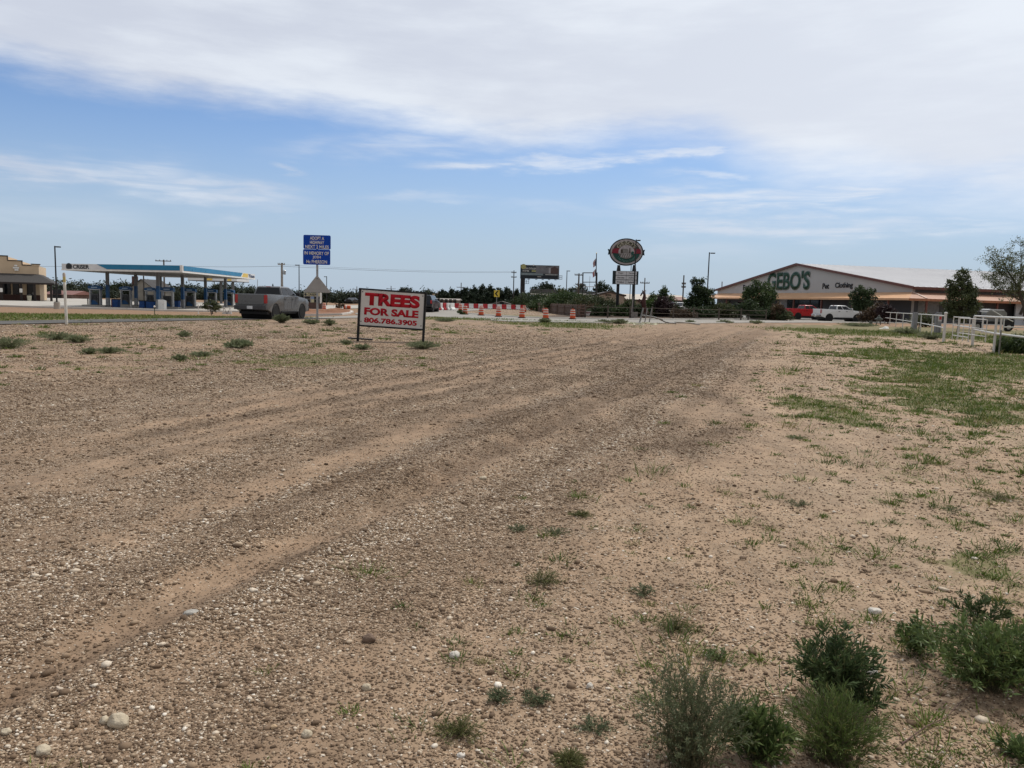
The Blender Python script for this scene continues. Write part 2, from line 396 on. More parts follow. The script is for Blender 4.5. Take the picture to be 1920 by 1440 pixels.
def masks(x, y):
    x = np.asarray(x, float); y = np.asarray(y, float)
    r = np.hypot(x, y)
    w1 = fbm(x, y, 0.45, 3, 3) - .5; w2 = fbm(x, y, 2.2, 3, 9) - .5; w3 = fbm(x, y, 7, 2, 19) - .5
    s = sco(x, y) + 0.7 * w1 * sm(3, 14, r) + 0.25 * w1 + 0.16 * w2
    t = tco(x, y)
    along = fbm(s * 1.0, t * 0.22, 1.0, 3, 31) - .5         # long patches drawn out along the drive
    lane = sm(1.0, -3.0, s + 1.3 * w2 + .8 * w3 + 1.6 * w1)
    g = 0.60 * lane + 0.11
    def band(c, w): return np.exp(-((s - c) / w) ** 2)
    sand = .6 * band(-5.7, .3) + .7 * band(-3.93, .24) * sm(3, 5, t) * sm(11, 7, t) + .9 * band(-2.75, .17) * sm(4.6, 3.4, t) + .5 * band(-6.7, .3) + .5 * band(-7.6, .35) * sm(8, 13, t) \
        + 1.0 * band(-1.22, .42) * sm(3.3, 2.5, t) + .5 * band(-2.2, .2) * sm(3.2, 2.4, t) + .4 * band(-.6, .3)
    pale = band(-3.68, .16) * sm(6.5, 4.5, t) * 1.1 + band(-3.45, .18) * sm(4, 6, t) + band(-2.35, .2) * sm(2.4, 3, t) * sm(6, 4, t) + band(-1.95, .26) * sm(4, 6, t) + .6 * band(-2.9, .3) * sm(2.6, 2.0, t) + .35 * band(-4.9, .2) + .3 * band(-8.5, 1.0)
    pale = np.clip(pale * (.8 + 1.4 * w2), 0, 1)
    g = g - sand * .6 + .35 * pale + .25 * band(-3.2, .25)
    g = g + 0.6 * along * lane + 0.5 * w2 + .3 * w3
    # rough sandy bank on the left, round the board
    bank = sm(-9.5, -13, s) * sm(-29, -27, s)
    g = g * (1 - bank) + bank * (0.50 + 1.3 * w1 + .8 * w2)
    far = sm(26, 40, r) * sm(-13, -9, s)
    g = g * (1 - 0.5 * far)
    fine = fbm(s * 5.5, t * .2, 1.0, 3, 51) - .5                    # narrow wheel marks
    damp = 1.15 * band(-2.60 - .07 * sm(3, 2.2, t), .065) * sm(4.6, 3.6, t) + .8 * band(-3.42, .16) * sm(3.4, 4.6, t) + .9 * band(-3.70 + .75 * sm(8, 14, t) + .6 * sm(14, 18, t), .16 + .14 * sm(8, 13, t)) * sm(7, 9, t) + .7 * band(-2.75, .18) * sm(4, 6, t) \
        + .75 * band(-5.35, .17) * sm(5, 9, t) + .55 * band(-4.45, .16) * sm(4, 8, t) + .55 * band(-6.25, .16) * sm(5, 9, t) + .4 * band(-2.05, .12) * sm(7, 10, t) + .45 * band(-7.1, .18) * sm(7, 11, t) + .4 * band(-1.4, .15) * sm(8, 13, t)
    # long parallel wheel lines, dark with a pale smooth strip beside each
    sl_ = sco(x, y) + .5 * (fbm(x, y, .13, 2, 81) - .5) * sm(3, 12, r) + .05 * w2; wv = .45 + 1.1 * (fbm(sl_ * .8, t * .12, 1.0, 2, 83) - .1)
    for c0, wd, k0 in ((-1.55, .08, .5), (-2.15, .09, .6), (-2.95, .10, .8), (-3.45, .08, .7), (-4.35, .11, .8), (-4.85, .07, .5), (-5.35, .11, .9), (-5.95, .08, .6), (-6.45, .10, .7), (-7.15, .12, .6), (-7.9, .10, .6), (-8.7, .14, .5), (-9.6, .14, .5), (-10.6, .16, .45)):
        wdt = wd * (1 + t / 26); q = np.exp(-((sl_ - c0) / wdt) ** 2) * sm(4.0, 6.5, t) * wv * k0 * sm(60, 30, t); damp = damp + q
        g = g - .35 * np.exp(-((sl_ - c0 - 2.1 * wdt) / (wdt * 1.1)) ** 2) * sm(4.0, 6.5, t) * wv * k0
    damp = damp + 2.0 * np.clip(fine - .07, 0, 1) * lane
    for i, l in enumerate(TURNS):
        damp = damp + (.95 if i == 0 else 0.55) * np.exp(-(poly_d(l, x, y) / (0.17 if i == 0 else .2)) ** 2)
        if i == 0: g = g + 0.3 * np.exp(-(poly_d(l, x, y) / 0.45) ** 2)
    damp = damp * (0.85 + 1.0 * w2) + 0.5 * np.clip(along, 0, 1) * lane
    # grass
    gr = np.zeros_like(x)
    wx = (fbm(x, y, .9, 3, 61) - .5) * (.5 + r / 9) + w2 * (.2 + r / 20); wy = (fbm(x, y, .9, 3, 67) - .5) * (.5 + r / 6) + w3 * .3
    for e, k in GRASS:
        gr = np.maximum(gr, k * (1.15 - sm(.15, 1.25, patch(e, x + wx, y + wy)) * 1.15))
    # verge between the lane and the forecourt kerb, meadow far off, the paddock behind the pipe fence
    verge = sm(-33.2, -33.8, s) * sm(66, 57, r) * sm(-.1, -.16, x / np.maximum(y, 1))
    gr = np.maximum(gr, verge * (.95 - .25 * w1))
    pad = sm(8.2, 9.2, s) * sm(16, 22, y) * sm(100, 80, r)
    gr = np.maximum(gr, pad * .85)
    gr = np.maximum(gr, .95 * sm(59, 70, y) * sm(90, 80, y) * sm(.075, .03, np.abs(x / np.maximum(y, 1) + .028)))
    gr = np.maximum(gr, .9 * sm(.25, 1., np.exp(-((x - 1.5) / 6.0) ** 2 - ((y - 78) / 5) ** 2) * 1.3))
    right = sm(-.9, 3.5, s) * sm(60, 30, r)
    gr = np.maximum(gr, right * (0.26 + .9 * w1 + .4 * w2))
    gr = gr * (1 - .6 * np.clip(fbm(x, y, 1.7, 3, 71) - .38, 0, 1)) + .35 * w2 - .09 * (gr < .75)
    g = g * (1 - .7 * sm(.3, .8, gr))
    return np.clip(g, 0, 1), np.clip(gr, 0, 1), np.clip(damp, 0, 1), lane, pale * lane
def hd(x, y):
    """height with the small unevenness of the lot: ruts, hummocks"""
    x = np.asarray(x, float); y = np.asarray(y, float)
    r = np.hypot(x, y); s = sco(x, y) + .25 * (fbm(x, y, .45, 3, 3) - .5)
    def band(c, w): return np.exp(-((s - c) / w) ** 2)
    near = sm(60, 25, r)
    z = h(x, y) + near * (0.05 * (fbm(x, y, .7, 3, 41) - .5) + 0.022 * (fbm(x, y, 3.1, 3, 43) - .5)) + sm(14, 6, r) * 0.012 * (fbm(x, y, 13, 2, 47) - .5)
    z = z + near * (-.02 * band(-3.72, .3) + .02 * band(-3.2, .25) - .036 * band(-2.76, .17) + .034 * band(-2.46, .12) + .018 * band(-3.05, .12) - .015 * band(-5.95, .3) + .015 * band(-5.4, .25))
    return z
def hdf(x, y): return float(hd(np.array([x]), np.array([y]))[0])
def GD(px, py):
    p = GP(px, py); return Vector((p.x, p.y, hdf(p.x, p.y)))

def ground_material():
    m = bpy.data.materials.new('gravel_and_sand'); m.use_nodes = True; t = m.node_tree; T = NT(t)
    b = t.nodes['Principled BSDF']
    P = T.n('TexCoord').outputs['Object']
    a = T.n('Attribute', attribute_name='masks'); sp = T.n('SeparateXYZ'); T.put(sp.inputs[0], a.outputs['Vector'])
    grav, grass, damp = sp.outputs
    a2 = T.n('Attribute', attribute_name='soil').outputs['Fac']
    n1 = T.noise(P, 0.5, 4, .6); n2 = T.noise(P, 4.0, 5, .65); n3 = T.noise(P, 38, 3, .6); n4 = T.noise(P, 210, 2, .6)
    sand = T.mix(T.mr(n2, .32, .68), (0.29, 0.2, 0.13), (0.375, 0.27, 0.18))
    sand = T.mix(T.mr(n1, .35, .65, 0, .6), sand, (0.35, 0.268, 0.187))
    sand = T.mix(T.mr(n4, .35, .75, 0, .45), sand, (0.19, 0.122, 0.078))
    sand = T.mix(T.mr(n3, .5, .8, 0, .35), sand, (0.46, 0.355, 0.26))
    la = T.n('Attribute', attribute_name='lane').outputs['Fac']; pa = T.n('Attribute', attribute_name='pale').outputs['Fac']
    sand = T.mix(T.m('MULTIPLY', la, .6), sand, T.mix(n3, (.205, .132, .082), (.295, .20, .13)))
    # tiny dark crumbs lying on the sand
    vc = T.n('TexVoronoi'); T.put(vc.inputs['Vector'], P); vc.inputs['Scale'].default_value = 55
    s1 = T.n('SeparateColor'); T.put(s1.inputs[0], vc.outputs['Color'])
    crumb = T.m('MULTIPLY', T.mr(vc.outputs['Distance'], .30, .16), T.mr(s1.outputs[0], .48, .54))
    sand = T.mix(T.m('MULTIPLY', crumb, .8), sand, T.ramp(s1.outputs[1], [(0, (.06, .045, .035)), (.6, (.13, .09, .06)), (.62, (.42, .36, .29)), (1, (.55, .5, .42))]))
    # gravel in three sizes
    def stones(scale, dmax):
        v = T.n('TexVoronoi'); T.put(v.inputs['Vector'], T.vmap(P, (1, 1, .3))); v.inputs['Scale'].default_value = scale
        sc = T.n('SeparateColor'); T.put(sc.inputs[0], v.outputs['Color'])
        col = T.ramp(T.m('ADD', sc.outputs[0], T.m('MULTIPLY', pa, .22)), [(0, (.085, .054, .035)), (.3, (.185, .125, .082)), (.55, (.325, .235, .155)), (.76, (.47, .365, .255)), (.92, (.64, .53, .41)), (1, (.80, .73, .62))])
        return col, v.outputs['Distance'], sc.outputs[1]
    c1, d1, q1 = stones(125, .5); c2, d2, q2 = stones(58, .5); c3, d3, q3 = stones(26, .5)
    gcol = T.mix(T.mr(d1, .62, .36), (0.17, 0.113, 0.072), c1)
    k2 = T.m('MULTIPLY', T.mr(d2, .46, .36), T.mr(q2, .42, .5)); gcol = T.mix(k2, gcol, c2)
    k3 = T.m('MULTIPLY', T.mr(d3, .36, .28), T.mr(q3, .83, .87)); gcol = T.mix(k3, gcol, c3)
    # ragged edge of gravel against sand
    edge = T.m('ADD', grav, T.m('ADD', T.m('MULTIPLY', T.m('SUBTRACT', n2, .5), .55), T.m('MULTIPLY', T.m('SUBTRACT', n3, .5), .9)))
    gm = T.mr(edge, .16, .72, 0, 1, True)
    col = T.mix(T.m('MULTIPLY', gm, .93), sand, gcol)
    col = T.mix(T.m('MULTIPLY', damp, T.mr(n2, .3, .7, .5, 1.0)), col, T.mix(.58, col, (.085, .052, .030), 'MIX'), 'MIX')
    # streaks drawn out along the drive, and clotted patches of fine and coarse
    st = T.noise(T.vmap(P, (3.4, .16, 1), rot=(0, 0, AZD)), 1.0, 6, .72); cl = T.noise(P, 11, 5, .7); cm = T.noise(P, 1.9, 4, .65)
    k = T.m('ADD', T.m('ADD', T.m('MULTIPLY', T.m('SUBTRACT', st, .5), .85), T.m('MULTIPLY', T.m('SUBTRACT', cl, .5), .9)), T.m('MULTIPLY', T.m('SUBTRACT', cm, .5), 1.0))
    k = T.m('ADD', k, 1.0); kk = T.n('VectorMath', operation='SCALE'); T.put(kk.inputs[0], col); T.put(kk.inputs['Scale'], T.mr(k, .4, 1.6, .4, 1.6)); col = kk.outputs[0]
    # soil kinds off the lot: pale caliche, red fill, far dry field
    col = T.mix(T.mr(a2, .1, .5), col, T.mix(n2, (.30, .20, .125), (.22, .13, .08)))
    # thin green and dead growth
    ge = T.m('ADD', grass, T.m('ADD', T.m('MULTIPLY', T.m('SUBTRACT', n2, .5), .9), T.m('MULTIPLY', T.m('SUBTRACT', n3, .5), .75)))
    gmask = T.mr(ge, .38, .72, 0, 1, True)
    gc = T.mix(T.noise(P, 1.3, 4), (.085, .095, .030), (.155, .155, .058)); gc = T.mix(T.mr(n3, .4, .75), gc, (.19, .155, .08)); gc = T.mix(T.mr(n4, .4, .8, 0, .6), gc, (.055, .062, .022))
    col = T.mix(T.m('MULTIPLY', gmask, .78), col, gc)
    T.put(b.inputs['Base Color'], col); b.inputs['Roughness'].default_value = .93; b.inputs['Specular IOR Level'].default_value = .2
    hgt = T.m('ADD', T.m('MULTIPLY', T.m('SUBTRACT', .5, d1), T.m('MULTIPLY', gm, .006)),
              T.m('ADD', T.m('MULTIPLY', k2, T.m('MULTIPLY', gm, .006)), T.m('MULTIPLY', k3, T.m('MULTIPLY', gm, .010))))
    sx = T.n('SeparateXYZ'); T.put(sx.inputs[0], P)           # tread bars across the wheel marks
    tt = T.m('ADD', T.m('MULTIPLY', sx.outputs[0], SA), T.m('MULTIPLY', sx.outputs[1], CA))
    bars = T.m('MULTIPLY', T.m('SINE', T.m('ADD', T.m('MULTIPLY', tt, 88.0), T.m('MULTIPLY', n2, 9.0))), T.m('MULTIPLY', damp, .004))
    hgt = T.m('ADD', hgt, bars)
    hgt = T.m('ADD', hgt, T.m('ADD', T.m('MULTIPLY', n3, .006), T.m('ADD', T.m('MULTIPLY', n4, .002), T.m('MULTIPLY', crumb, .006))))
    bp = T.n('Bump'); bp.inputs['Strength'].default_value = .9; bp.inputs['Distance'].default_value = 1.0
    T.put(bp.inputs['Height'], hgt); t.links.new(bp.outputs[0], b.inputs['Normal'])
    return m

def build_ground():
    ang = np.concatenate([np.radians(np.arange(-41, 41.01, .17)), np.radians(np.arange(45, 318, 4.0))])
    rad = [0.35]
    while rad[-1] < 65: rad.append(rad[-1] * 1.0125 + .002)
    while rad[-1] < 5200: rad.append(rad[-1] * 1.05)
    rad = np.array(rad); A, Rr = np.meshgrid(ang, rad)
    x = (Rr * np.sin(A)).ravel(); y = (Rr * np.cos(A)).ravel()
    z = hd(x, y)
    g, gr, dm, lane, pale = masks(x, y)
    r = np.hypot(x, y); q = x / np.maximum(y, 1)
    soil = np.zeros_like(x)
    soil = np.maximum(soil, sm(56, 63, r) * sm(-.1, -.16, q) * .7)            # bare earth by the kerb
    soil = np.maximum(soil, sm(120, 150, r) * .75)                            # dry fields
    soil = np.maximum(soil, .8 * sm(70, 76, y) * sm(6, 14, x) * sm(12, 20, y))
    V = np.stack([x, y, z], 1); V = np.vstack([V, [[0, 0, hdf(0, 0)]]])
    na, nr = len(ang), len(rad)
    i = np.arange(na); j = np.arange(nr - 1); J, I = np.meshgrid(j, i, indexing='ij'); I2 = (I + 1) % na
    F = np.stack([J * na + I, (J + 1) * na + I, (J + 1) * na + I2, J * na + I2], -1).reshape(-1, 4)[:, ::-1]
    T3 = np.stack([np.full(na, na * nr), i, (i + 1) % na], 1)[:, ::-1]
    idx = np.concatenate([F.ravel(), T3.ravel()]); fl = np.concatenate([np.full(len(F), 4), np.full(na, 3)])
    o = np_mesh('ground', V, idx, fl, ground_material(), smooth=True)
    me = o.data
    for nm, cols in (('masks', (g, gr, dm)),):
        at = me.attributes.new(nm, 'FLOAT_VECTOR', 'POINT'); D = np.zeros((len(V), 3), np.float32)
        D[:-1] = np.stack(cols, 1); D[-1] = D[0]; at.data.foreach_set('vector', D.ravel())
    for nm, arr in (('lane', lane), ('pale', pale)):
        at = me.attributes.new(nm, 'FLOAT', 'POINT'); at.data.foreach_set('value', np.append(arr, 0).astype(np.float32))
    at = me.attributes.new('soil', 'FLOAT', 'POINT'); at.data.foreach_set('value', np.append(soil, 0).astype(np.float32))
    # face the sky
    me.calc_loop_triangles()
    if me.polygons[0].normal.z < 0: me.flip_normals()
    tag(o, 'gravel and sand lot with tyre tracks running to the cross street', 'ground', kind='structure')
    return o
build_ground()

def sheet(name, pts, m, dz, label, cat=None, thick=0.0, step=5.0, kind='structure', parent=None):
    """a flat-lying sheet following the ground, pts in plan"""
    b = bmesh.new(); vs = [b.verts.new((p[0], p[1], 0)) for p in pts]; b.faces.new(vs)
    xs = [p[0] for p in pts]; ys = [p[1] for p in pts]
    for ax, lo, hi in ((0, min(xs), max(xs)), (1, min(ys), max(ys))):
        k = lo + step
        while k < hi:
            no = (1, 0, 0) if ax == 0 else (0, 1, 0); cp = (k, 0, 0) if ax == 0 else (0, k, 0)
            bmesh.ops.bisect_plane(b, geom=b.verts[:] + b.edges[:] + b.faces[:], plane_co=cp, plane_no=no); k += step
    if b.faces[:] and sum(f.normal.z if f.normal.length else 0 for f in b.faces) < 0: bmesh.ops.reverse_faces(b, faces=b.faces[:])
    b.normal_update()
    bmesh.ops.recalc_face_normals(b, faces=b.faces[:])
    for f in b.faces:
        if f.normal.z < 0: f.normal_flip()
    if thick:
        r = bmesh.ops.extrude_face_region(b, geom=b.faces[:])
        bot = [v for v in b.verts if v not in [e for e in r['geom'] if isinstance(e, bmesh.types.BMVert)]]
        top = [e for e in r['geom'] if isinstance(e, bmesh.types.BMVert)]
        tops = set(top)
        for v in b.verts: v.co.z = hf(v.co.x, v.co.y) + (dz if v in tops else dz - thick)
        bmesh.ops.recalc_face_normals(b, faces=b.faces[:])
    else:
        for v in b.verts: v.co.z = hf(v.co.x, v.co.y) + dz
    me = bpy.data.meshes.new(name); b.to_mesh(me); b.free(); me.materials.append(m)
    o = bpy.data.objects.new(name, me); COL.objects.link(o)
    if parent: o.parent = parent
    else: tag(o, label, cat or name.replace('_', ' '), kind=kind)
    return o

def ico():
    b = bmesh.new(); bmesh.ops.create_icosphere(b, subdivisions=1, radius=1)
    V = np.array([v.co[:] for v in b.verts]); F = np.array([[v.index for v in f.verts] for f in b.faces]); b.free(); return V, F
def stones(n=260000, r0=1.7, r1=16.0, far=False):
    V0, F0 = ico()
    th = RNG.uniform(R(-36.5), R(36.5), n * 3); rr = r0 * (r1 / r0) ** RNG.uniform(0, 1, n * 3)
    x = rr * np.sin(th); y = rr * np.cos(th)
    g, gr, dm, lane, pale = masks(x, y)
    keep = RNG.uniform(0, 1, n * 3) < np.clip((g - .12) * 1.3, .25, 1) * (1 - .5 * gr) * (1 - .5 * dm) * np.clip(.15 + 1.7 * fbm(x, y, 1.1, 3, 33), .2, 1.3) * (sm(10, 17, rr) * sm(52, 30, rr) if far else sm(16, 9, rr))
    x, y, rr, g, dm, pale = x[keep][:n], y[keep][:n], rr[keep][:n], g[keep][:n], dm[keep][:n], pale[keep][:n]; n = len(x)
    z = hd(x, y)
    size = np.exp(RNG.normal(math.log(.0022), .46, n)) * (1 + .35 * pale) * (1 + rr / 9)
    big = RNG.uniform(0, 1, n) < .03; size[big] *= 1.9; size = np.minimum(size, .022)
    if far: size = np.exp(RNG.normal(math.log(.0095), .35, n)) * (.7 + rr / 40)
    fl = RNG.uniform(.45, .8, n); el = RNG.uniform(1.0, 1.6, n); a = RNG.uniform(0, 6.28, n)
    jit = 1 + RNG.uniform(-.22, .22, (n, 12))
    P = V0[None] * jit[..., None]
    px = P[..., 0] * el[:, None] * size[:, None]; py = P[..., 1] * size[:, None]; pz = P[..., 2] * (fl * size)[:, None]
    X = px * np.cos(a)[:, None] - py * np.sin(a)[:, None] + x[:, None]; Y = px * np.sin(a)[:, None] + py * np.cos(a)[:, None] + y[:, None]
    Z = pz + (z + fl * size * .35)[:, None]
    V = np.stack([X, Y, Z], -1).reshape(-1, 3)
    F = (F0[None] + (np.arange(n) * 12)[:, None, None]).reshape(-1)
    tone = np.repeat(np.clip(RNG.beta(1.0, 1.5, n) * (1 - .6 * dm) + .26 * pale * RNG.uniform(0, 1, n), 0, 1), 12)
    m = bpy.data.materials.new('pebble'); m.use_nodes = True; T = NT(m.node_tree); b = m.node_tree.nodes['Principled BSDF']
    at = T.n('Attribute', attribute_name='tone').outputs['Fac']
    c = T.ramp(at, [(0, (.08, .05, .030)), (.26, (.17, .112, .070)), (.5, (.30, .213, .14)), (.7, (.45, .345, .24)), (.86, (.66, .56, .44)), (1, (.84, .78, .68))])
    c = T.mix(T.mr(T.noise(T.n('TexCoord').outputs['Object'], 160, 3), .35, .7, 0, .4), c, (.22, .155, .10))
    T.put(b.inputs['Base Color'], c); b.inputs['Roughness'].default_value = .85; b.inputs['Specular IOR Level'].default_value = .3
    o = np_mesh('gravel', V, F, np.full(n * 20, 3), m, tone=tone, smooth=True)
    tag(o, 'coarser stones strewn over the farther half of the lot' if far else 'loose pebbles and grit scattered over the sandy lot', 'gravel', kind='stuff')
stones(); stones(110000, 10.0, 52.0, True)

def blades(name, P, L, W, lean, az, tone, m, parent=None, label=None, curl=.35):
    """one triangle-tipped bent blade per entry: 5 vertices"""
    n = len(P); d = np.stack([np.cos(az), np.sin(az), np.zeros(n)], 1); sd_ = np.stack([-np.sin(az), np.cos(az), np.zeros(n)], 1)
    if True:
        tw = RNG.uniform(0, 6.28, n); sd_ = np.stack([np.cos(tw), np.sin(tw), np.zeros(n)], 1)
    up_ = np.array([[0, 0, 1.0]])
    L = L[:, None]; W = W[:, None]; s_, c_ = np.sin(lean)[:, None], np.cos(lean)[:, None]
    mid = P + (d * s_ * .55 + up_ * c_ * .55) * L
    l2 = lean + curl; tip = mid + (d * np.sin(l2)[:, None] + up_ * np.cos(l2)[:, None]) * L * .45
    V = np.stack([P - sd_ * W * .5, P + sd_ * W * .5, mid - sd_ * W * .42, mid + sd_ * W * .42, tip], 1).reshape(-1, 3)
    k = np.arange(n)[:, None] * 5
    F = np.concatenate([k + 0, k + 1, k + 3, k + 2, k + 2, k + 3, k + 4], 1).ravel()
    fl = np.tile([4, 3], n)
    return np_mesh(name, V, F, fl, m, parent, tone=np.repeat(tone, 5))
M_GRASS = leafmat('grass_blade', (.046, .078, .012), (.148, .205, .032), (.24, .20, .09), .6)
def ground_cover():
    n = 420000
    th = RNG.uniform(R(-36.5), R(36.5), n); rr = 2.0 * (62 / 2.0) ** (RNG.uniform(0, 1, n) ** .62)
    x = rr * np.sin(th); y = rr * np.cos(th); g, gr, dm, lane, pale = masks(x, y)
    cl = fbm(x, y, 2.6, 3, 77) + .25 * (fbm(x, y, 9, 2, 78) - .5)
    keep = (RNG.uniform(0, 1, n) < np.clip(gr * 1.5 - .22, 0, 1)) & (cl > .68 - .55 * gr)
    x, y, rr, gr = x[keep], y[keep], rr[keep], gr[keep]; n = len(x)
    P = np.stack([x, y, hd(x, y) - .004], 1)
    sc = .55 + rr / 26
    L = RNG.uniform(.02, .055, n) * sc * (.45 + 1.05 * gr); W = RNG.uniform(.002, .0045, n) * (.7 + rr / 6)
    br = RNG.uniform(0, 1, n) < .16
    tone = np.clip(fbm(x, y, .8, 3, 5) * .9 + RNG.uniform(-.3, .3, n), 0, .85); tone[br] = 1
    o = blades('ground_cover', P, L, W, RNG.uniform(.2, 1.15, n), RNG.uniform(0, 6.28, n), tone, M_GRASS)
    tag(o, 'thin green grass spreading over the sandy right side of the lot', 'grass', kind='stuff')
    # tufts of small weeds
    k = 15000
    th = RNG.uniform(R(-36), R(36), k); rr = 2.0 * (48 / 2.0) ** (RNG.uniform(0, 1, k) ** .8)
    cx = rr * np.sin(th); cy = rr * np.cos(th); g, gr, dm, lane, pale = masks(cx, cy); s = sco(cx, cy)
    p = np.clip(.75 * sm(-1.6, 1.4, s) * (.32 + gr) + .05 * sm(-2.6, -1, s) + .16 * sm(-10, -13, s) + .35 * gr, 0, 1)
    kp = RNG.uniform(0, 1, k) < p * (fbm(cx, cy, .5, 2, 91) * 1.5 - .1)
    cx, cy, rr = cx[kp], cy[kp], rr[kp]; k = len(cx)
    nb = RNG.integers(24, 80, k); ci = np.repeat(np.arange(k), nb); n = len(ci)
    size = np.exp(RNG.normal(math.log(.034), .5, k)) * (1 + rr / 24)
    az = RNG.uniform(0, 6.28, n); off = np.abs(RNG.normal(0, 1.0, n)) * size[ci]
    x = cx[ci] + off * np.cos(az); y = cy[ci] + off * np.sin(az)
    P = np.stack([x, y, hd(x, y) - .003], 1)
    L = size[ci] * RNG.uniform(.5, 1.05, n); W = RNG.uniform(.002, .0042, n) * (.8 + rr[ci] / 6)
    ct = RNG.uniform(.05, .6, k); dry = RNG.uniform(0, 1, k) < .12; ct[dry] = .95
    tone = np.clip(ct[ci] + RNG.uniform(-.15, .2, n), 0, 1)
    o = blades('weed_cover', P, L, W, RNG.uniform(.3, 1.25, n), az + RNG.normal(0, .5, n), tone, M_GRASS)
    tag(o, 'little tufts of weeds dotted over the bare sand', 'weeds', kind='stuff')
ground_cover()
# ------------------------------------------------------------------ roads, pads, kerbs
ASPH = mat('asphalt', (.07, .066, .061), .9, var=.16, vscale=.6, bump=.3, bscale=60, col2=(.115, .109, .10))
CONC = mat('concrete', (.34, .32, .285), .88, var=.1, vscale=.5, bump=.2, bscale=30, col2=(.46, .43, .385))
CONCD = mat('dirty_concrete', (.30, .27, .235), .9, vscale=.4, col2=(.42, .38, .33))
KERB = mat('kerb_concrete', (.50, .48, .44), .85, vscale=1.0, col2=(.60, .58, .54))
LANE_R = [(-33, -2), (-28.4, 10), (-24.6, 20), (-20.5, 31.3), (-17.7, 38.8), (-14.7, 48), (-12.6, 54)]
LANE_L = [(-16.2, 57)] + [(x - 2.75, y + 1.0) for x, y in LANE_R[::-1][1:]]
sheet('lane', LANE_R + LANE_L, ASPH, .035, 'narrow grey asphalt lane rising past the gravel bank')
N_EDGE = [(-12.6, 54), (-9.6, 60), (-6.6, 64.5), (-3.2, 59.5), (0, 54.9), (4.8, 56.6), (9.7, 59.8), (15.6, 65.2), (21.6, 71.8), (30, 80), (39.6, 88.5), (47, 94), (75, 103), (140, 118)]
F_EDGE = [(140, 130), (70, 116), (50, 108), (39, 101), (26.9, 90.5), (15, 77), (8, 71.2), (3, 69.4), (.6, 69.6), (-2.6, 75.5), (-5.4, 82), (-6.5, 95), (-3, 140), (2, 260), (-9, 260), (-14, 140), (-18, 98), (-16.5, 80), (-13.6, 68), (-15.8, 60), (-16.2, 57)]
sheet('cross_street', N_EDGE + F_EDGE, mat('street_concrete', (.22, .205, .18), .9, vscale=.35, col2=(.31, .29, .26)), .03, 'pale street curving past the drums and on in front of the store')
def kerb(name, pts, w, hgt, m, label):
    """a run of kerb along a plan polyline"""
    b = MB(); P = [Vector((p[0], p[1], 0)) for p in pts]; rings = []
    dense = []
    for a, c in zip(P, P[1:]):
        k = max(1, int((c - a).length / 4)); dense += [a.lerp(c, i / k) for i in range(k)]
    dense.append(P[-1])
    for i, p in enumerate(dense):
        d = dense[min(i + 1, len(dense) - 1)] - dense[max(i - 1, 0)]; n = Vector((-d.y, d.x, 0)).normalized() * (w / 2)
        z = hf(p.x, p.y)
        rings.append([(p.x - n.x, p.y - n.y, z - .1), (p.x - n.x, p.y - n.y, z + hgt), (p.x + n.x, p.y + n.y, z + hgt), (p.x + n.x, p.y + n.y, z - .1)])
    o = b.loft(rings).build(name, m, bevel=.02, segs=1)
    return tag(o, label, 'kerb', kind='structure')
kerb('street_kerb', N_EDGE[4:13], .22, .10, KERB, 'near kerb of the street in front of the store')
kerb('far_kerb', [(-5.4, 82), (-2.6, 75.5), (.6, 69.6), (3, 69.4), (8, 71.2), (15, 77), (26.9, 90.5), (33, 96)], .2, .13, KERB, 'kerb behind the row of orange drums')
# forecourt of the filling station
FK = [GP(-300, 571), GP(-120, 573), GP(0, 575), GP(78, 577.5), GP(160, 579.5), GP(238, 581), GP(300, 583.5), GP(380, 585), GP(470, 585.5)]
fk = [(p.x, p.y) for p in FK]
farx = [(fk[-1][0] + 9, fk[-1][1] + 30), (-22, 150), (-150, 190), (-190, 110)]
sheet('forecourt', fk + farx, CONC, .05, 'pale concrete forecourt of the filling station')
kerb('forecourt_kerb', fk, .3, .2, KERB, 'raised concrete kerb along the front of the forecourt')
# red-earth island with a rounded kerb nose, behind the grey pickup
ISL = [GP(565, 592), GP(600, 592), GP(640, 591), GP(656, 588.5), GP(661, 586), GP(652, 583.6), GP(620, 582), GP(565, 581.5)]
isl = [(p.x, p.y) for p in ISL]
RED = mat('red_earth', (.17, .075, .04), .95, var=.2, vscale=1.2, bump=.8, bscale=6, col2=(.27, .14, .08))
sheet('earth_island', isl, RED, .16, 'heap of red brown earth on the traffic island', thick=.3)
kerb('island_kerb', isl + [isl[0]], .22, .18, KERB, 'pale kerb with a rounded nose round the red earth island')
b = MB()
for k in range(9):
    u = 578 + k * 9 + random.uniform(-3, 3); p = GP(u, 586 + random.uniform(-1, 1.5)); s = random.uniform(.9, 1.7)
    b.lathe([(s, -.2), (s * .75, .12), (s * .4, .30 * s), (s * .08, .38 * s)], 10, Matrix.Translation((p.x, p.y, p.z)) @ Matrix.Rotation(k, 4, 'Z') @ Matrix.Diagonal((1.5, .9, .8, 1)))
o = b.build('earth_mound', RED, smooth=True); tag(o, 'loose red earth mounds heaped on the kerbed island', 'earth', kind='structure')
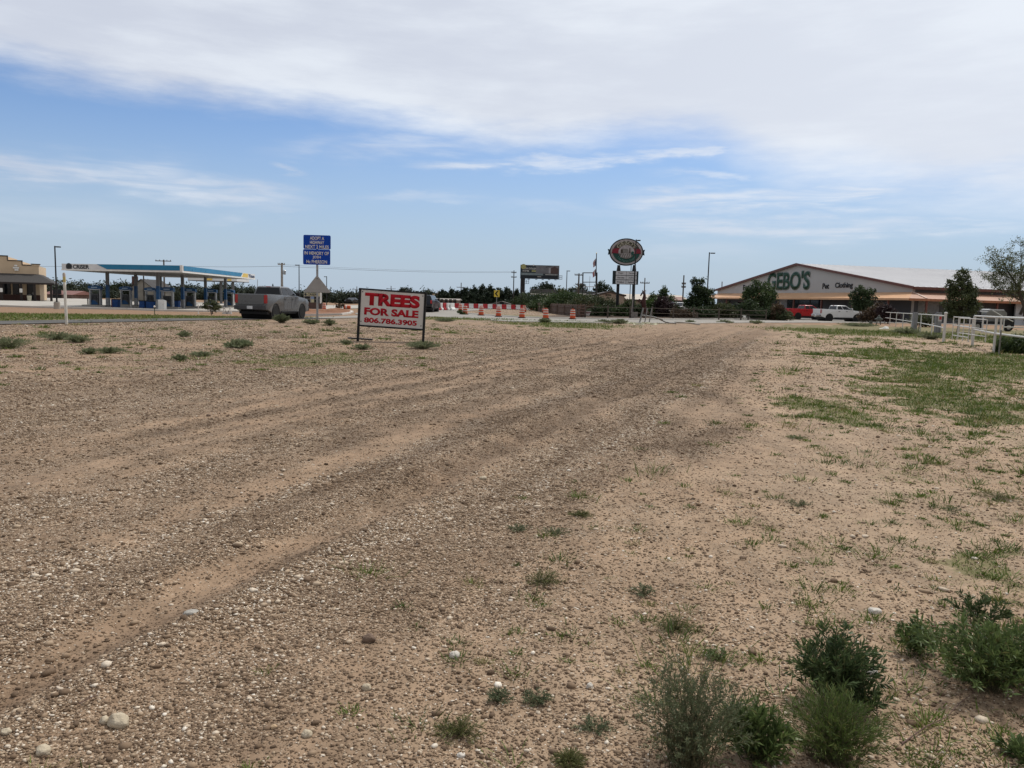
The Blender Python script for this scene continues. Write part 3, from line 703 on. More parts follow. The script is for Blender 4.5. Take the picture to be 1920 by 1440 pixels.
# bed of bark and dry earth behind the rail fence
BED = [(3.6, 70.4), (8, 71.6), (15, 77.6), (26.9, 91), (30, 95), (32, 102), (27, 112), (14, 104), (6, 90), (3, 78)]
sheet('planting_bed', BED, mat('bark_mulch', (.06, .042, .03), .95, vscale=2, col2=(.13, .09, .062)), .06, 'dark mulch bed under the shrubs behind the rail fence')
sheet('parking_lot', [(32.5, 102.5), (39, 101.5), (50, 108.6), (70, 116.6), (140, 130.6), (150, 170), (30, 170), (20, 128), (27, 112.5)], mat('worn_asphalt', (.17, .165, .155), .9, vscale=.3, col2=(.26, .25, .235)), .05, 'worn grey parking lot before the gabled store')
# bare vehicle track across the grass by the pipe gate
def px_poly(l): return [(GP(*q).x, GP(*q).y) for q in l]
# ------------------------------------------------------------------ shared paint
BLACKM = mat('black_steel', (.012, .012, .014), .45, var=.1)
DARKP = mat('dark_bronze_pole', (.022, .021, .022), .5)
GALV = mat('galvanised_steel', (.33, .34, .35), .42, .7, vscale=6)
WHITEP = mat('white_paint', (.74, .73, .70), .55, vscale=2, var=.05)
WOODP = mat('weathered_wood', (.06, .048, .038), .9, vscale=5, col2=(.12, .10, .083))
GLASSD = mat('dark_glass', (.010, .012, .015), .08, spec=.35)
RUBBER = mat('tyre_rubber', (.017, .017, .017), .85)
CHROME = mat('chrome', (.62, .62, .63), .18, 1.0, var=.03)
REDLENS = mat('red_lens', (.42, .012, .014), .2, spec=.7)
PLATE = mat('plate_white', (.62, .63, .64), .5)
PLASTB = mat('black_plastic', (.02, .02, .021), .55)
def Z(px, py, Y): return AT(px, py, Y).z
def base(px, Y, py=572):
    p = AT(px, py, Y); return Vector((p.x, Y, hf(p.x, Y)))

def lamp_post(label, px, py, Y, ptop, m=DARKP, arm=1, armlen=.75, concrete=0.0, r=.09, group='tall lamp posts', lean=0):
    b0 = base(px, Y, py); top = AT(ptop[0], ptop[1], Y).z - b0.z
    o = empty('lamp_post', label, 'lamp post', b0, 0, group)
    z0 = 0
    if concrete:
        MB().cyl((0, 0, -.2), (0, 0, concrete), .31, .30, 18).build('concrete_base', CONC, o, bevel=.03); z0 = concrete
    MB().b2(-r * 2, r * 2, -r * 2, r * 2, z0, z0 + .05).build('base_plate', m, o)
    MB().cyl((0, 0, z0 + .05), (0, 0, top), r, r * .75, 10).build('pole', m, o)
    MB().b2(0, arm * armlen * .4, -.04, .04, top - .14, top - .06).build('arm', m, o)
    MB().b2(arm * armlen * .35, arm * armlen * 1.25, -.16, .16, top - .16, top - .04).build('lamp_head', m, o, bevel=.02)
    return o

def utility_pole(label, px, py, Y, ptop, arms=((.35, 1.2),), r=.16, m=WOODP, rz=0.0, group='wooden utility poles', extra=None):
    b0 = base(px, Y, py); top = AT(ptop[0], ptop[1], Y).z - b0.z
    o = empty('utility_pole', label, 'utility pole', b0, rz, group)
    MB().cyl((0, 0, -.3), (0, 0, top), r, r * .7, 10).build('pole', m, o)
    for dz, hw in arms:
        MB().b2(-hw, hw, -r - .10, -r + .02, top - dz - .07, top - dz + .07).build('crossarm', m, o)
        for k in (-1, -.5, .5, 1):
            MB().lathe([(.05, 0), (.075, .05), (.05, .09), (.075, .13), (.03, .18)], 8, Matrix.Translation((k * hw * .92, -r - .04, top - dz + .07))).build('insulator', mat('porcelain', (.16, .15, .15), .3), o)
    if extra == 'transformer':
        MB().lathe([(.16, 0), (.2, .05), (.2, .6), (.12, .68)], 14, Matrix.Translation((r + .2, -.02, top - 1.8))).build('transformer', GALV, o)
    return o
def wire(label, pts, r=.02, group='overhead power lines'):
    P = []
    for a, b in zip(pts, pts[1:]):
        n = 10
        for i in range(n):
            u = i / n; p = a.lerp(b, u); p.z -= .35 * 4 * u * (1 - u) * min(1, (b - a).length / 60); P.append(p)
    P.append(pts[-1])
    o = MB().tube(P, r, 5).build('power_line', mat('wire', (.05, .05, .055), .6)); tag(o, label, 'cable', group)

# ------------------------------------------------------------------ tan store at the far left
def store():
    TH = R(27); Y0 = 128; C = AT(75, 562, Y0); gz = hf(C.x, Y0); ct, st_ = math.cos(TH), math.sin(TH)
    o = empty('corner_store', 'tan store with stepped parapet and dark shingled porch roof', 'store', (C.x, Y0, gz), TH)
    def L(px, py, off=0.0):
        """local x and height on the plane of the front (or a plane off metres before it)"""
        d = dir_of(px, py); q = d.x / d.y; cx, cy = C.x + off * st_, Y0 - off * ct
        t = (cx - q * cy) / (ct - q * st_); Y = cy - t * st_
        return -t, AT(px, py, Y).z - gz
    TAN = mat('tan_stucco', (.50, .385, .265), .85, vscale=.8, col2=(.58, .45, .315), bump=.15, bscale=8)
    TRIM = mat('dark_brown_trim', (.03, .022, .02), .6)
    za, zb, zc = L(52, 498)[1], L(27, 489.5)[1], L(7, 480.5)[1]
    xs = [L(41, 500)[0], L(14, 500)[0]]; xc = xs[1] - 6; XW = -22
    prof = [(XW, -.2), (0, -.2), (0, za), (xs[0], za), (xs[0], zb), (xs[1], zb), (xs[1], zc), (xc, zc), (xc, zb), (XW, zb)]
    MB().prism(prof, 0, 14, 'y').build('wall', TAN, o)
    b = MB()
    for (xa, xb, z) in ((xs[0] + .02, -1.0, za), (xs[1] + .02, xs[0] + .12, zb), (xc, xs[1] + .12, zc)): b.b2(xa, xb, -.10, .3, z + .004, z + .16)
    b.b2(xs[0] - .01, xs[0] + .11, -.09, .25, za + .165, zb); b.b2(xs[1] - .01, xs[1] + .11, -.09, .25, zb + .165, zc)
    b.build('parapet_cap', TRIM, o)
    MB().b2(-.98, .10, -.12, 1.0, za + .003, za + .22).build('corner_block', TAN, o)
    MB().b2(-1.1, .2, -.2, 1.1, za + .225, za + .34).build('block_cap', TRIM, o)
    zr = L(60, 514)[1]; xe, ze = L(101, 531, 3.2)
    SH = mat('charcoal_shingle', (.045, .043, .043), .9, vscale=9, col2=(.075, .07, .068), bump=.3, bscale=25)
    b = MB(); t = .14
    q = [(XW, -.02, zr), (-.02, -.02, zr), (xe, -3.2, ze), (XW, -3.2, ze)]; b.loft([q, [(a, c, z - t) for a, c, z in q]])
    q = [(.0, -.02, zr), (.0, 9, zr), (xe, 9, ze), (xe, -3.19, ze)]; b.loft([q, [(a, c, z - t) for a, c, z in q]])
    b.build('porch_roof', SH, o)
    MB().b2(XW, xe + .01, -3.24, -3.205, ze - .30, ze - .03).build('eave_board', TRIM, o)
    for px in (3, 40, 65, 96):
        xp = L(px, 550, 2.8)[0]
        p = MB().b2(xp - .17, xp + .17, -2.95, -2.61, -.1, ze - .1).build('post', TRIM, o)
        if px < 50: MB().b2(xp - .2, xp + .2, -3.2, -2.97, L(40, 548.5, 3)[1], L(40, 541, 3)[1]).build('lantern', WHITEP, p, bevel=.03)
    xd = L(58, 550)[0]
    MB().b2(xd + .55, .06, -.07, -.004, -.1, .98).build('wainscot', mat('dark_brick', (.085, .045, .036), .85, vscale=6), o)
    MB().b2(XW, xd - .55, -.06, -.004, -.1, .98).build('wainscot', mat('dark_brick', (.085, .045, .036), .85, vscale=6), o)
    d = MB().b2(xd - .54, xd + .54, -.08, -.006, -.1, 3.0).build('door', TRIM, o); MB().b2(xd - .4, xd + .4, -.10, -.085, .3, 2.8).build('pane', GLASSD, d)
    MB().cyl((xd + .3, -.14, 1.0), (xd + .3, -.14, 1.4), .02).build('handle', CHROME, d)
    for pa, pb in ((24, 37), (5, 21), (-14, 1)):
        xa, xb = L(pa, 550)[0], L(pb, 550)[0]
        f = MB().b2(xa, xb, -.075, -.006, 1.0, 3.2).build('window', TRIM, o); MB().b2(xa + .1, xb - .1, -.095, -.08, 1.1, 3.1).build('pane', GLASSD, f)
    b = MB()
    for (pa, pb, py) in ((27, 32.5, 498), (24.5, 36, 502), (27.5, 35, 506)):
        x1, z1 = L(pa, py); x2, _ = L(pb, py); b.b2(x1, x2, -.28, -.02, z1 - .13, z1 + .13)
    b.build('sign_bars', WHITEP, o, bevel=.03)
    xb, _ = L(55, 560, 3.6); P = o.matrix_basis @ Vector((xb, -3.6, 0)); P = Vector((C.x + xb * ct + 3.6 * st_, Y0 + xb * st_ - 3.6 * ct, gz + .05))
    t = empty('trash_bin', 'cream litter bin standing on the porch edge of the tan store', 'bin', P)
    MB().lathe([(.28, 0), (.34, .8), (.36, .85)], 14).build('bin_body', mat('cream_plastic', (.5, .48, .38), .6), t); MB().lathe([(.37, .852), (.3, 1.02), (.1, 1.1)], 14).build('bin_lid', PLASTB, t)
store()
lamp_post('tall dark lamp post on a round concrete base left of the filling station', 107, 577, 81, (103, 461), concrete=.72, r=.085, arm=1, armlen=.45)
# long low reddish barn seen under the porch roof
def barn(label, pa, pb, Y, ytop, yeave, wallc, roofc, name='barn', cat='barn', depth=9, gable=False):
    xa, xb = AT(pa, ytop, Y).x, AT(pb, ytop, Y).x; xm = (xa + xb) / 2; gz = hf(xm, Y); pm = (pa + pb) / 2
    o = empty(name, label, cat, (xm, Y, gz)); w = (xb - xa) / 2
    zt, ze = Z(pm, ytop, Y) - gz, Z(pm, yeave, Y) - gz
    wm = mat('wall_' + ''.join('%02d' % int(c * 99) for c in wallc), wallc, .85, vscale=.7); rm = mat('roof_' + ''.join('%02d' % int(c * 99) for c in roofc), roofc, .7, vscale=1)
    if gable:
        MB().prism([(-w, -.3), (w, -.3), (w, ze), (0, zt - .12), (-w, ze)], 0, depth, 'y').build('wall', wm, o)
        b = MB()
        for s in (-1, 1):
            q = [(0, -.4, zt), (s * (w + .4), -.4, ze - .12), (s * (w + .4), depth + .3, ze - .12), (0, depth + .3, zt)]
            b.loft([q, [(a, c, z - .11) for a, c, z in q]])
        b.build('roof', rm, o)
    else:
        MB().b2(-w, w, 0, depth, -.3, ze).build('wall', wm, o)
        MB().prism([(-.4, ze + .002), (depth / 2, zt), (depth + .4, ze + .002)], -w - .4, w + .4, 'x').build('roof', rm, o)
    return o, w, ze, zt
o, w, ze, zt = barn('low barn with a dull red roof behind the tan store', 80, 134, 172, 544.5, 552, (.16, .11, .09), (.20, .10, .085))
MB().b2(-w * .3, w * .3, -.05, -.004, -.2, 2.0).build('door', BLACKM, o)
o, w, ze, zt = barn('steep gabled grey house behind the filling station canopy', 243, 288, 150, 523, 541, (.22, .205, .18), (.035, .032, .032), 'gabled_house', 'house', 8, True)
MB().b2(-w * .95, -w * .62, .6, 1.6, zt * .5, zt + .5).build('chimney', mat('dark_brick', (.085, .045, .036), .85, vscale=6), o)
MB().b2(w * .1, w * .45, -.05, -.004, 1.2, 2.4).build('window', GLASSD, o)

# ------------------------------------------------------------------ filling station
BLUE = mat('canopy_blue', (.02, .19, .36), .35, vscale=.5, var=.06); BLUED = mat('dark_blue_paint', (.015, .085, .22), .4)
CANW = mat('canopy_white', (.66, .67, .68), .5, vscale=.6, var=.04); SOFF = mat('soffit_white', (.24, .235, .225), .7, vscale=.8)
def gas_canopy():
    gz = -.6; zb = 3.78 - gz; zt = zb + .74
    O = Vector((-46, 104, gz)); L = lambda x, y: (x - O.x, y - O.y)
    FL, FR, BR, BL = L(-54.2, 92.8), L(-38.0, 88.5), L(-40.2, 120), L(-54.8, 121)
    o = empty('fuel_canopy', 'large blue and white fuel canopy over two rows of pumps', 'canopy', O)
    MB().prism([FL, FR, BR, BL], zb, zt, 'z').build('canopy_roof', CANW, o)
    ins = lambda k: [((p[0]) * k, (p[1]) * k) for p in (FL, FR, BR, BL)]
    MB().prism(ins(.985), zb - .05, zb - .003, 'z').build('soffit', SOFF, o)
    def strip(name, a, b, u0, u1, z0, z1, m, off=.03, slant=0.0, slant1=0.0):
        a = Vector((*a, 0)); b = Vector((*b, 0)); d = b - a; n = Vector((d.y, -d.x, 0)).normalized()
        P = lambda u, z, k: (a + d * u + n * k) + Vector((0, 0, z))
        q = [(u0 + slant, z0), (u1 + slant1, z0), (u1, z1), (u0, z1)]
        return MB().loft([[P(u, z, .004) for u, z in q], [P(u, z, off) for u, z in q]]).build(name, m, o)
    strip('blue_band', FL, FR, .305, .985, zb + .17, zt - .02, BLUE, .05, .085)
    strip('blue_band', FR, BR, .02, .78, zb + .17, zt - .02, BLUE, .05, 0, -.03)
    strip('white_edge', FL, FR, 0, 1, zb - .06, zb + .12, WHITEP, .07)
    strip('white_edge', FR, BR, 0, 1, zb - .06, zb + .12, WHITEP, .07)
    strip('sun_emblem', FR, BR, .80, .87, zb + .14, zt - .04, mat('sun_yellow', (.72, .52, .14), .5), .045, -.03, 0)
    MB().cyl((FR[0] - .02, FR[1] - .02, zb - .05), (FR[0] - .02, FR[1] - .02, zt + .03), .16, n=12).build('corner_trim', WHITEP, o)
    # round emblem and dark lettering at the left, lettering on the right-hand fascia
    a = Vector((*FL, 0)); d = (Vector((*FR, 0)) - a); n = Vector((d.y, -d.x, 0)).normalized(); ry = math.atan2(d.y, d.x)
    c = a + d * .065 + n * .03 + Vector((0, 0, (zb + zt) / 2 + .03))
    MB().lathe([(.42, 0), (.42, .03), (.30, .03), (.30, .05), (.12, .05), (.12, .03)], 24, Matrix.Translation(c) @ Matrix.Rotation(ry, 4, 'Z') @ Matrix.Rotation(R(90), 4, 'X')).build('round_emblem', mat('sign_dark', (.03, .035, .04), .5), o)
    c = a + d * .168 + n * .02 + Vector((0, 0, (zb + zt) / 2 + .03))
    text_obj('lettering', 'CRISER', 2.35, .48, mat('sign_dark', (.03, .035, .04), .5), o, c, (R(90), 0, ry), .03)
    a = Vector((*FR, 0)); d = (Vector((*BR, 0)) - a); n = Vector((d.y, -d.x, 0)).normalized(); ry = math.atan2(d.y, d.x)
    c = a + d * .935 + n * .02 + Vector((0, 0, (zb + zt) / 2 + .03))
    text_obj('lettering', 'Titan', 3.4, .5, mat('sign_navy', (.05, .07, .14), .5), o, c, (R(90), 0, ry), .03)
    for X, Yy in ((-43.0, 93.4), (-43.3, 101), (-43.5, 109), (-43.5, 116.5), (-51.3, 97.6), (-51.6, 105.5), (-51.9, 113.5)):
        x, y = L(X, Yy)
        p = MB().b2(x - .16, x + .16, y - .16, y + .16, 0, zb - .045).build('column', mat('column_grey', (.17, .175, .18), .5), o)
        MB().b2(x - .18, x + .18, y - .18, y + .18, 1.15, 2.75).build('blue_sleeve', BLUED, p)
        MB().b2(x - .20, x + .20, y - .20, y + .20, .0, 1.13).build('pale_sleeve', mat('column_pale', (.33, .335, .34), .5), p)
gas_canopy()
def far_canopy():
    Y = 152; xa, xb = AT(352, 527, Y).x, AT(444, 527, Y).x; gz = hf(xa, Y); zb = Z(400, 526.5, Y) - gz
    o = empty('fuel_canopy', 'second smaller white canopy with yellow marks showing beneath the blue one', 'canopy', ((xa + xb) / 2, Y, gz)); w = (xb - xa) / 2
    MB().b2(-w, w, 0, 7, zb, zb + .62).build('canopy_roof', CANW, o)
    for f0, f1 in ((-.25, .0), (.62, .78)): MB().b2(w * f0, w * f1, -.06, -.004, zb + .08, zb + .56).build('yellow_mark', mat('sun_yellow', (.72, .52, .14), .5), o)
    MB().b2(-w, w, -.03, 7.02, zb - .09, zb - .004).build('dark_edge', PLASTB, o)
    for x in (-w * .55, w * .1, w * .6): MB().b2(x - .2, x + .2, 3, 3.4, 0, zb - .1).build('column', mat('column_grey', (.17, .175, .18), .5), o)
far_canopy()
def fuel_pump(loc, label):
    o = empty('fuel_pump', label, 'fuel pump', loc, 0, 'fuel pumps under the blue canopy')
    MB().b2(-1.5, 1.5, -.6, .6, -.05, .16).build('island_kerb', CONC, o, bevel=.03)
    MB().b2(-.46, .46, -.28, .28, .16, 1.55).build('body', mat('pump_grey', (.10, .105, .11), .5), o, bevel=.03)
    MB().prism([(-.40, .22), (.40, .22), (.40, .42), (.0, .72), (-.40, .78)], -.30, -.284, 'y').build('swoosh_panel', BLUED, o)
    MB().b2(-.34, .34, -.305, -.284, .82, 1.45).build('screen', mat('pump_screen', (.03, .035, .04), .25), o)
    for x in (-.62, .62): MB().b2(x - .09, x + .09, -.22, .22, .16, 2.05).build('side_pillar', mat('pump_pale', (.40, .405, .41), .45), o, bevel=.03)
    b = MB(); N = 12
    up = [(-.80 + 1.6 * i / N, 2.5 + .12 * math.sin(math.pi * i / N)) for i in range(N + 1)]; dn = [(.80 - 1.6 * i / N, 2.07 - .05 * math.sin(math.pi * i / N)) for i in range(N + 1)]
    b.prism(up + dn, -.30, .30, 'y'); t = b.build('topper', BLUED, o)
    MB().prism([(.78 - 1.56 * i / N, 2.10 - .05 * math.sin(math.pi * i / N)) for i in range(N + 1)] + [(-.78 + 1.56 * i / N, 2.17 - .05 * math.sin(math.pi * i / N)) for i in range(N + 1)], -.33, -.304, 'y').build('white_swoosh', WHITEP, t)
    MB().b2(-.38, .38, -.318, -.304, 2.26, 2.42).build('pale_name_plate', mat('pale_blue_print', (.30, .42, .55), .5), t)
    for x in (-.2, .2): MB().tube([(x, -.31, 1.2), (x * 1.6, -.5, .9), (x * 1.8, -.45, .5), (x * 1.3, -.33, .9)], .022, 5).build('hose', PLASTB, o)
    return o
pl = [(180, 97.4, 'leftmost fuel pump, alone left of the first canopy column'), (237, 105.3, 'fuel pump just left of the gabled house, second in the far row'), (283, 113, 'fuel pump between the second and third columns, partly behind blue bins'),
      (315, 96.8, 'fuel pump beside the white cabinet, front of the near row'), (357, 104.8, 'fuel pump right of the thick corner column'), (397, 112.5, 'fuel pump behind the green roadside bush'), (430, 119.8, 'rightmost fuel pump, next to the grey pickup')]
for i, (px, Y, lb) in enumerate(pl):
    p = base(px, Y); p.z += .06
    if i == 0: PUMP = fuel_pump(p, lb)
    else: dup(PUMP, p, 0, lb)
def bin_(px, Y, w, hh, m, lb, name='waste_bin'):
    p = base(px, Y); p.z += .06
    o = empty(name, lb, 'bin', p, 0, 'blue bins on the forecourt')
    MB().prism([(-w * .44, 0), (w * .44, 0), (w * .5, hh), (-w * .5, hh)], -w * .45, w * .45, 'y').build('bin_body', m, o, bevel=.02)
    MB().b2(-w * .53, w * .53, -w * .48, w * .48, hh + .002, hh + .1).build('bin_lid', PLASTB, o, bevel=.02)
BB = mat('bin_blue', (.015, .07, .24), .5)
bin_(218, 96, .78, .9, BB, 'blue bin right of the first canopy column'); bin_(268, 95, .7, .8, BB, 'blue bin left of a pair before the third column'); bin_(282.5, 95, .86, .78, BB, 'wider blue bin touching the thick column')
bin_(332, 100, .7, .9, BB, 'blue bin behind the white cabinet, left of the corner column')
p = base(304.5, 88.8); p.z += .06
o = empty('white_cabinet', 'white metal cabinet on the kerb before the filling station', 'cabinet', p)
MB().prism([(-.36, 0), (.36, 0), (.36, 1.0), (.1, 1.12), (-.36, 1.12)], -.3, .3, 'y').build('cabinet_body', WHITEP, o, bevel=.02); MB().b2(-.3, .3, -.32, -.304, .1, .95).build('door', WHITEP, o); MB().b2(.2, .25, -.34, -.322, .5, .62).build('handle', CHROME, o)
for px, Y, lb in ((165, 99, 'left dark bollard of a pair before the leftmost pump'), (168.5, 99, 'right dark bollard of a pair before the leftmost pump'), (209.5, 95, 'dark red bollard beside the blue bin and first column'), (245.5, 96, 'pale bollard beside the second canopy column'), (262, 95, 'dark bollard left of the blue bins')):
    p = base(px, Y); p.z += .05
    o = tag(MB().lathe([(.07, 0), (.07, .85), (.05, .92), (.01, .94)], 10).build('bollard', mat('bollard_red', (.12, .03, .03), .6) if 'red' in lb else (WHITEP if 'pale' in lb else BLACKM)), lb, 'bollard', 'bollards on the forecourt'); o.location = p

# roadside bits between the lane and the forecourt
p = GP(125, 608)
o = empty('marker_post', 'leaning white marker post with a dull yellow top beside the lane', 'marker post', p, 0, ry=R(-1.0))
MB().cyl((0, 0, -.2), (0, 0, 1.78), .055, .055, 12).build('post', mat('old_white_plastic', (.68, .66, .60), .6, vscale=5), o); MB().cyl((0, 0, 1.785), (0, 0, 2.02), .056, .056, 12).build('yellow_band', mat('faded_yellow', (.52, .42, .16), .6), o)
MB().lathe([(.057, 2.022), (.06, 2.12), (.04, 2.19), (.01, 2.2)], 12).build('cap', mat('faded_pinkish', (.55, .48, .42), .7), o)
p = GP(290, 590)
o = empty('standpipe', 'thin green standpipe with a pale cap in the verge grass', 'standpipe', p)
MB().cyl((0, 0, -.1), (0, 0, .62), .035).build('pipe', mat('pipe_green', (.07, .10, .06), .6), o); MB().lathe([(.05, .622), (.09, .66), (.08, .74), (.02, .78)], 10).build('cap', WHITEP, o)
p = GP(372, 588.5)
o = empty('vent_pipe', 'white vent pipe with a hooked top by the forecourt kerb', 'pipe', p)
MB().tube([(0, 0, -.1), (0, 0, .9), (-.03, 0, .98), (-.10, 0, 1.02), (-.17, 0, .98), (-.19, 0, .90)], .04, 8).build('pipe', WHITEP, o); MB().cyl((0, 0, 0), (0, 0, .06), .09).build('foot', WHITEP, o)
p = GP(398, 591)
o = empty('leaning_post', 'bent old metal post leaning left in the verge', 'post', p, 0)
MB().tube([(0, 0, -.1), (-.22, 0, .5), (-.42, 0, .86)], .035, 6).build('post', WOODP, o); MB().tube([(-.42, .05, .86), (-.2, .05, .9), (0.02, .05, .78)], .03, 6).build('bent_rail', GALV, o)
p = GP(426, 589)
o = empty('folded_barricade', 'white folded barricade with splayed legs standing beside the grey pickup', 'barricade', p)
MB().prism([(-.52, .02), (.48, .02), (.36, .26), (-.36, .26)], -.03, .03, 'y').build('board', WHITEP, o)
for s in (-1, 1): MB().prism([(s * .50, .0), (s * .42, .0), (s * .24 + .1 * (s > 0), .62), (s * .30 + .1 * (s > 0), .72)], -.08, -.034, 'y').build('leg', WHITEP, o)
MB().tube([(-.22, -.1, .62), (-.1, -.1, .25), (.02, -.12, -.02), (.16, -.1, .25), (.3, -.1, .6)], .022, 5).build('brace', BLACKM, o)

# ------------------------------------------------------------------ vehicles
def wheel(parent, x, y, r, w, rim):
    s = 1 if x > 0 else -1; M_ = Matrix.Translation((x, y, r)) @ Matrix.Rotation(R(90), 4, 'Y')
    wl = MB().lathe([(r * .62, -w / 2), (r * .93, -w / 2), (r, -w * .36), (r, w * .36), (r * .93, w / 2), (r * .62, w / 2)], 28, M_).build('wheel', RUBBER, parent, smooth=True)
    b = MB(); b.lathe([(r * .615, -w * .42), (r * .61, w * .42 * 0 + s * w * .36)] if s > 0 else [(r * .61, -w * .36), (r * .615, w * .42)], 24, M_)
    for k in range(6):
        a = k * math.pi / 3; b.box((s * w * .40, 0, 0), (.02, r * .14, r * .0 + .001), 0)
    b.b.clear()
    b.lathe([(r * .60, s * w * .20), (r * .62, s * w * .47), (r * .55, s * w * .48), (r * .50, s * w * .25), (r * .2, s * w * .30), (r * .16, s * w * .46), (.01, s * w * .47)], 24, M_)
    for k in range(6):
        a = k * math.pi / 3
        b.box((0, 0, 0), (r * .09, r * .44, .03), 0, M_ @ Matrix.Rotation(a, 4, 'Z') @ Matrix.Translation((0, r * .34, s * w * .42)))
    b.build('rim', rim, wl)
def vehicle(name, label, cat, loc, heading, paint, kind='pickup', tint=GLASSD, rimm=None, plate=True, group=None, bump=PLASTB, chrome=False, scale=1.0):
    o = empty(name, label, cat, loc, -heading, group); o.scale = (scale,) * 3
    rimm = rimm or mat('dark_rim', (.025, .025, .027), .45, .3)
    L0, L1, W = -2.88, 2.92, .985; ya, yf, rw = -1.74, 1.98, .425
    def arch(y0, r, n=9): return [(y0 - r * math.cos(math.pi * i / n), .40 + r * math.sin(math.pi * i / n) * 1.02) for i in range(n + 1)]
    ar = .53
    low = [(L0, .60), (L0 + .04, .58)] + arch(ya, ar) + arch(yf, ar) + [(2.80, .46), (L1, .58), (L1 + .02, .95)]
    low = [(y, max(z, .42) if abs(y - ya) > ar and abs(y - yf) > ar else z) for y, z in low]
    if kind == 'pickup': top = [(2.86, 1.16), (2.60, 1.24), (1.35, 1.38), (-.78, 1.42), (-.80, 1.44), (L0, 1.47)]
    elif kind == 'suv': top = [(2.86, 1.10), (2.60, 1.18), (1.35, 1.30), (L0 + .02, 1.34)]
    else: top = [(2.75, .85), (2.5, .98), (1.2, 1.06), (-2.2, 1.10), (L0 + .05, 1.02)]
    MB().prism(low + top, -W, W, 'x').build('body', paint, o, bevel=.045, segs=2, ang=35, smooth=True)
    # wheel wells
    for y0 in (ya, yf): MB().cyl((-W + .03, y0, .41), (W - .03, y0, .41), ar + .012, n=20).build('wheel_well', PLASTB, o)
    MB().b2(-W + .12, W - .12, L0 + .25, L1 - .3, .30, .46).build('underbody', PLASTB, o)
    bz = 1.40 if kind == 'pickup' else (1.315 if kind == 'suv' else 1.07); rz_ = 1.96 if kind == 'pickup' else (1.86 if kind == 'suv' else 1.48)
    if kind == 'pickup': yb, yrb, yrf, yw = -.80, -.66, .55, 1.40
    elif kind == 'suv': yb, yrb, yrf, yw = -2.80, -2.55, .55, 1.40
    else: yb, yrb, yrf, yw = -2.0, -1.1, .2, 1.2
    wb, wr = .93, .76
    rings = [[(-wb, yb, bz - .06), (wb, yb, bz - .06), (wb, yw, bz - .06), (-wb, yw, bz - .06)], [(-wb, yb, bz), (wb, yb, bz), (wb, yw, bz), (-wb, yw, bz)],
             [(-wr, yrb, rz_ - .06), (wr, yrb, rz_ - .06), (wr, yrf, rz_ - .06), (-wr, yrf, rz_ - .06)], [(-wr + .1, yrb + .1, rz_), (wr - .1, yrb + .1, rz_), (wr - .1, yrf - .12, rz_ - .01), (-wr + .1, yrf - .12, rz_ - .01)]]
    MB().loft(rings).build('cab', paint, o, bevel=.04, segs=2, ang=20, smooth=True)
    def lerp3(a, b, t): return tuple(a[i] + (b[i] - a[i]) * t for i in range(3))
    def pane(nm, bl, br, tr, tl, par, off):
        b = MB(); q = [Vector(v) for v in (bl, br, tr, tl)]; n = (q[1] - q[0]).cross(q[3] - q[0]).normalized()
        if n.dot(Vector(off)) < 0: n = -n
        b.loft([[v + n * .002 for v in q], [v + n * .012 for v in q]]); return b.build(nm, tint, par, bevel=.0)
    B = rings[1]; Tt = rings[2]
    def quad(a0, a1, t0, t1, h0, h1, nm, off):
        bl = lerp3(lerp3(a0, t0, h0), lerp3(a1, t1, h0), 0); br = lerp3(a1, t1, h0); tr = lerp3(a1, t1, h1); tl = lerp3(a0, t0, h1); return pane(nm, lerp3(a0, t0, h0), br, tr, tl, o, off)
    def sub(a0, a1, t0, t1, u0, u1): return lerp3(a0, a1, u0), lerp3(a0, a1, u1), lerp3(t0, t1, u0), lerp3(t0, t1, u1)
    quad(*sub(B[0], B[1], Tt[0], Tt[1], .06, .94), .10, .93, 'rear_window', (0, -1, .3))
    quad(*sub(B[3], B[2], Tt[3], Tt[2], .05, .95), .06, .95, 'windshield', (0, 1, .3))
    segs_ = ((.06, .40), (.45, .90)) if kind != 'suv' else ((.05, .30), (.33, .58), (.62, .93))
    for s, (b0, b1, t0, t1) in ((1, (B[1], B[2], Tt[1], Tt[2])), (-1, (B[0], B[3], Tt[0], Tt[3]))):
        for u0, u1 in segs_: quad(*sub(b0, b1, t0, t1, u0, u1), .08, .92, 'side_window', (s, 0, .2))
    # doors: thin proud panels with handles
    dz0, dz1 = .56, bz - .05
    for s in (-1, 1):
        for y0, y1 in (((-.66, .33), (.36, 1.38)) if kind == 'pickup' else ((-1.05, .15), (.18, 1.32))):
            d = MB().b2(s * W + (0.001 if s > 0 else -.001), s * (W + .012), y0, y1, dz0, dz1).build('door', paint, o, bevel=.006, segs=1)
            MB().b2(s * (W + .013), s * (W + .045), y0 + .08, y0 + .30, dz1 - .17, dz1 - .12).build('handle', bump, d)
        MB().b2(s * (W - .02), s * (W + .06), -1.1 if kind == 'pickup' else -1.05, 1.38, .40, .47).build('running_board', PLASTB, o)
        MB().prism([(1.02, bz + .0), (1.22, bz + .02), (1.20, bz + .22), (1.04, bz + .20)], s * (W - .02), s * (W + .24), 'x').build('mirror', PLASTB if not chrome else CHROME, o, bevel=.03)
    if kind == 'pickup':
        MB().b2(-.80, .80, L0 - .035, L0 - .002, .86, 1.44).build('tailgate', paint, o, bevel=.015)
        MB().b2(-.62, .62, L0 - .05, L0 - .037, 1.02, 1.06).build('tailgate_crease', paint, o)
        MB().b2(-W + .09, W - .09, L0 + .08, -.84, 1.455, 1.475).build('bed_cover', PLASTB, o)
        MB().b2(-.14, .14, -.70, -.66, rz_ - .045, rz_ - .012).build('stop_lamp', REDLENS, o)
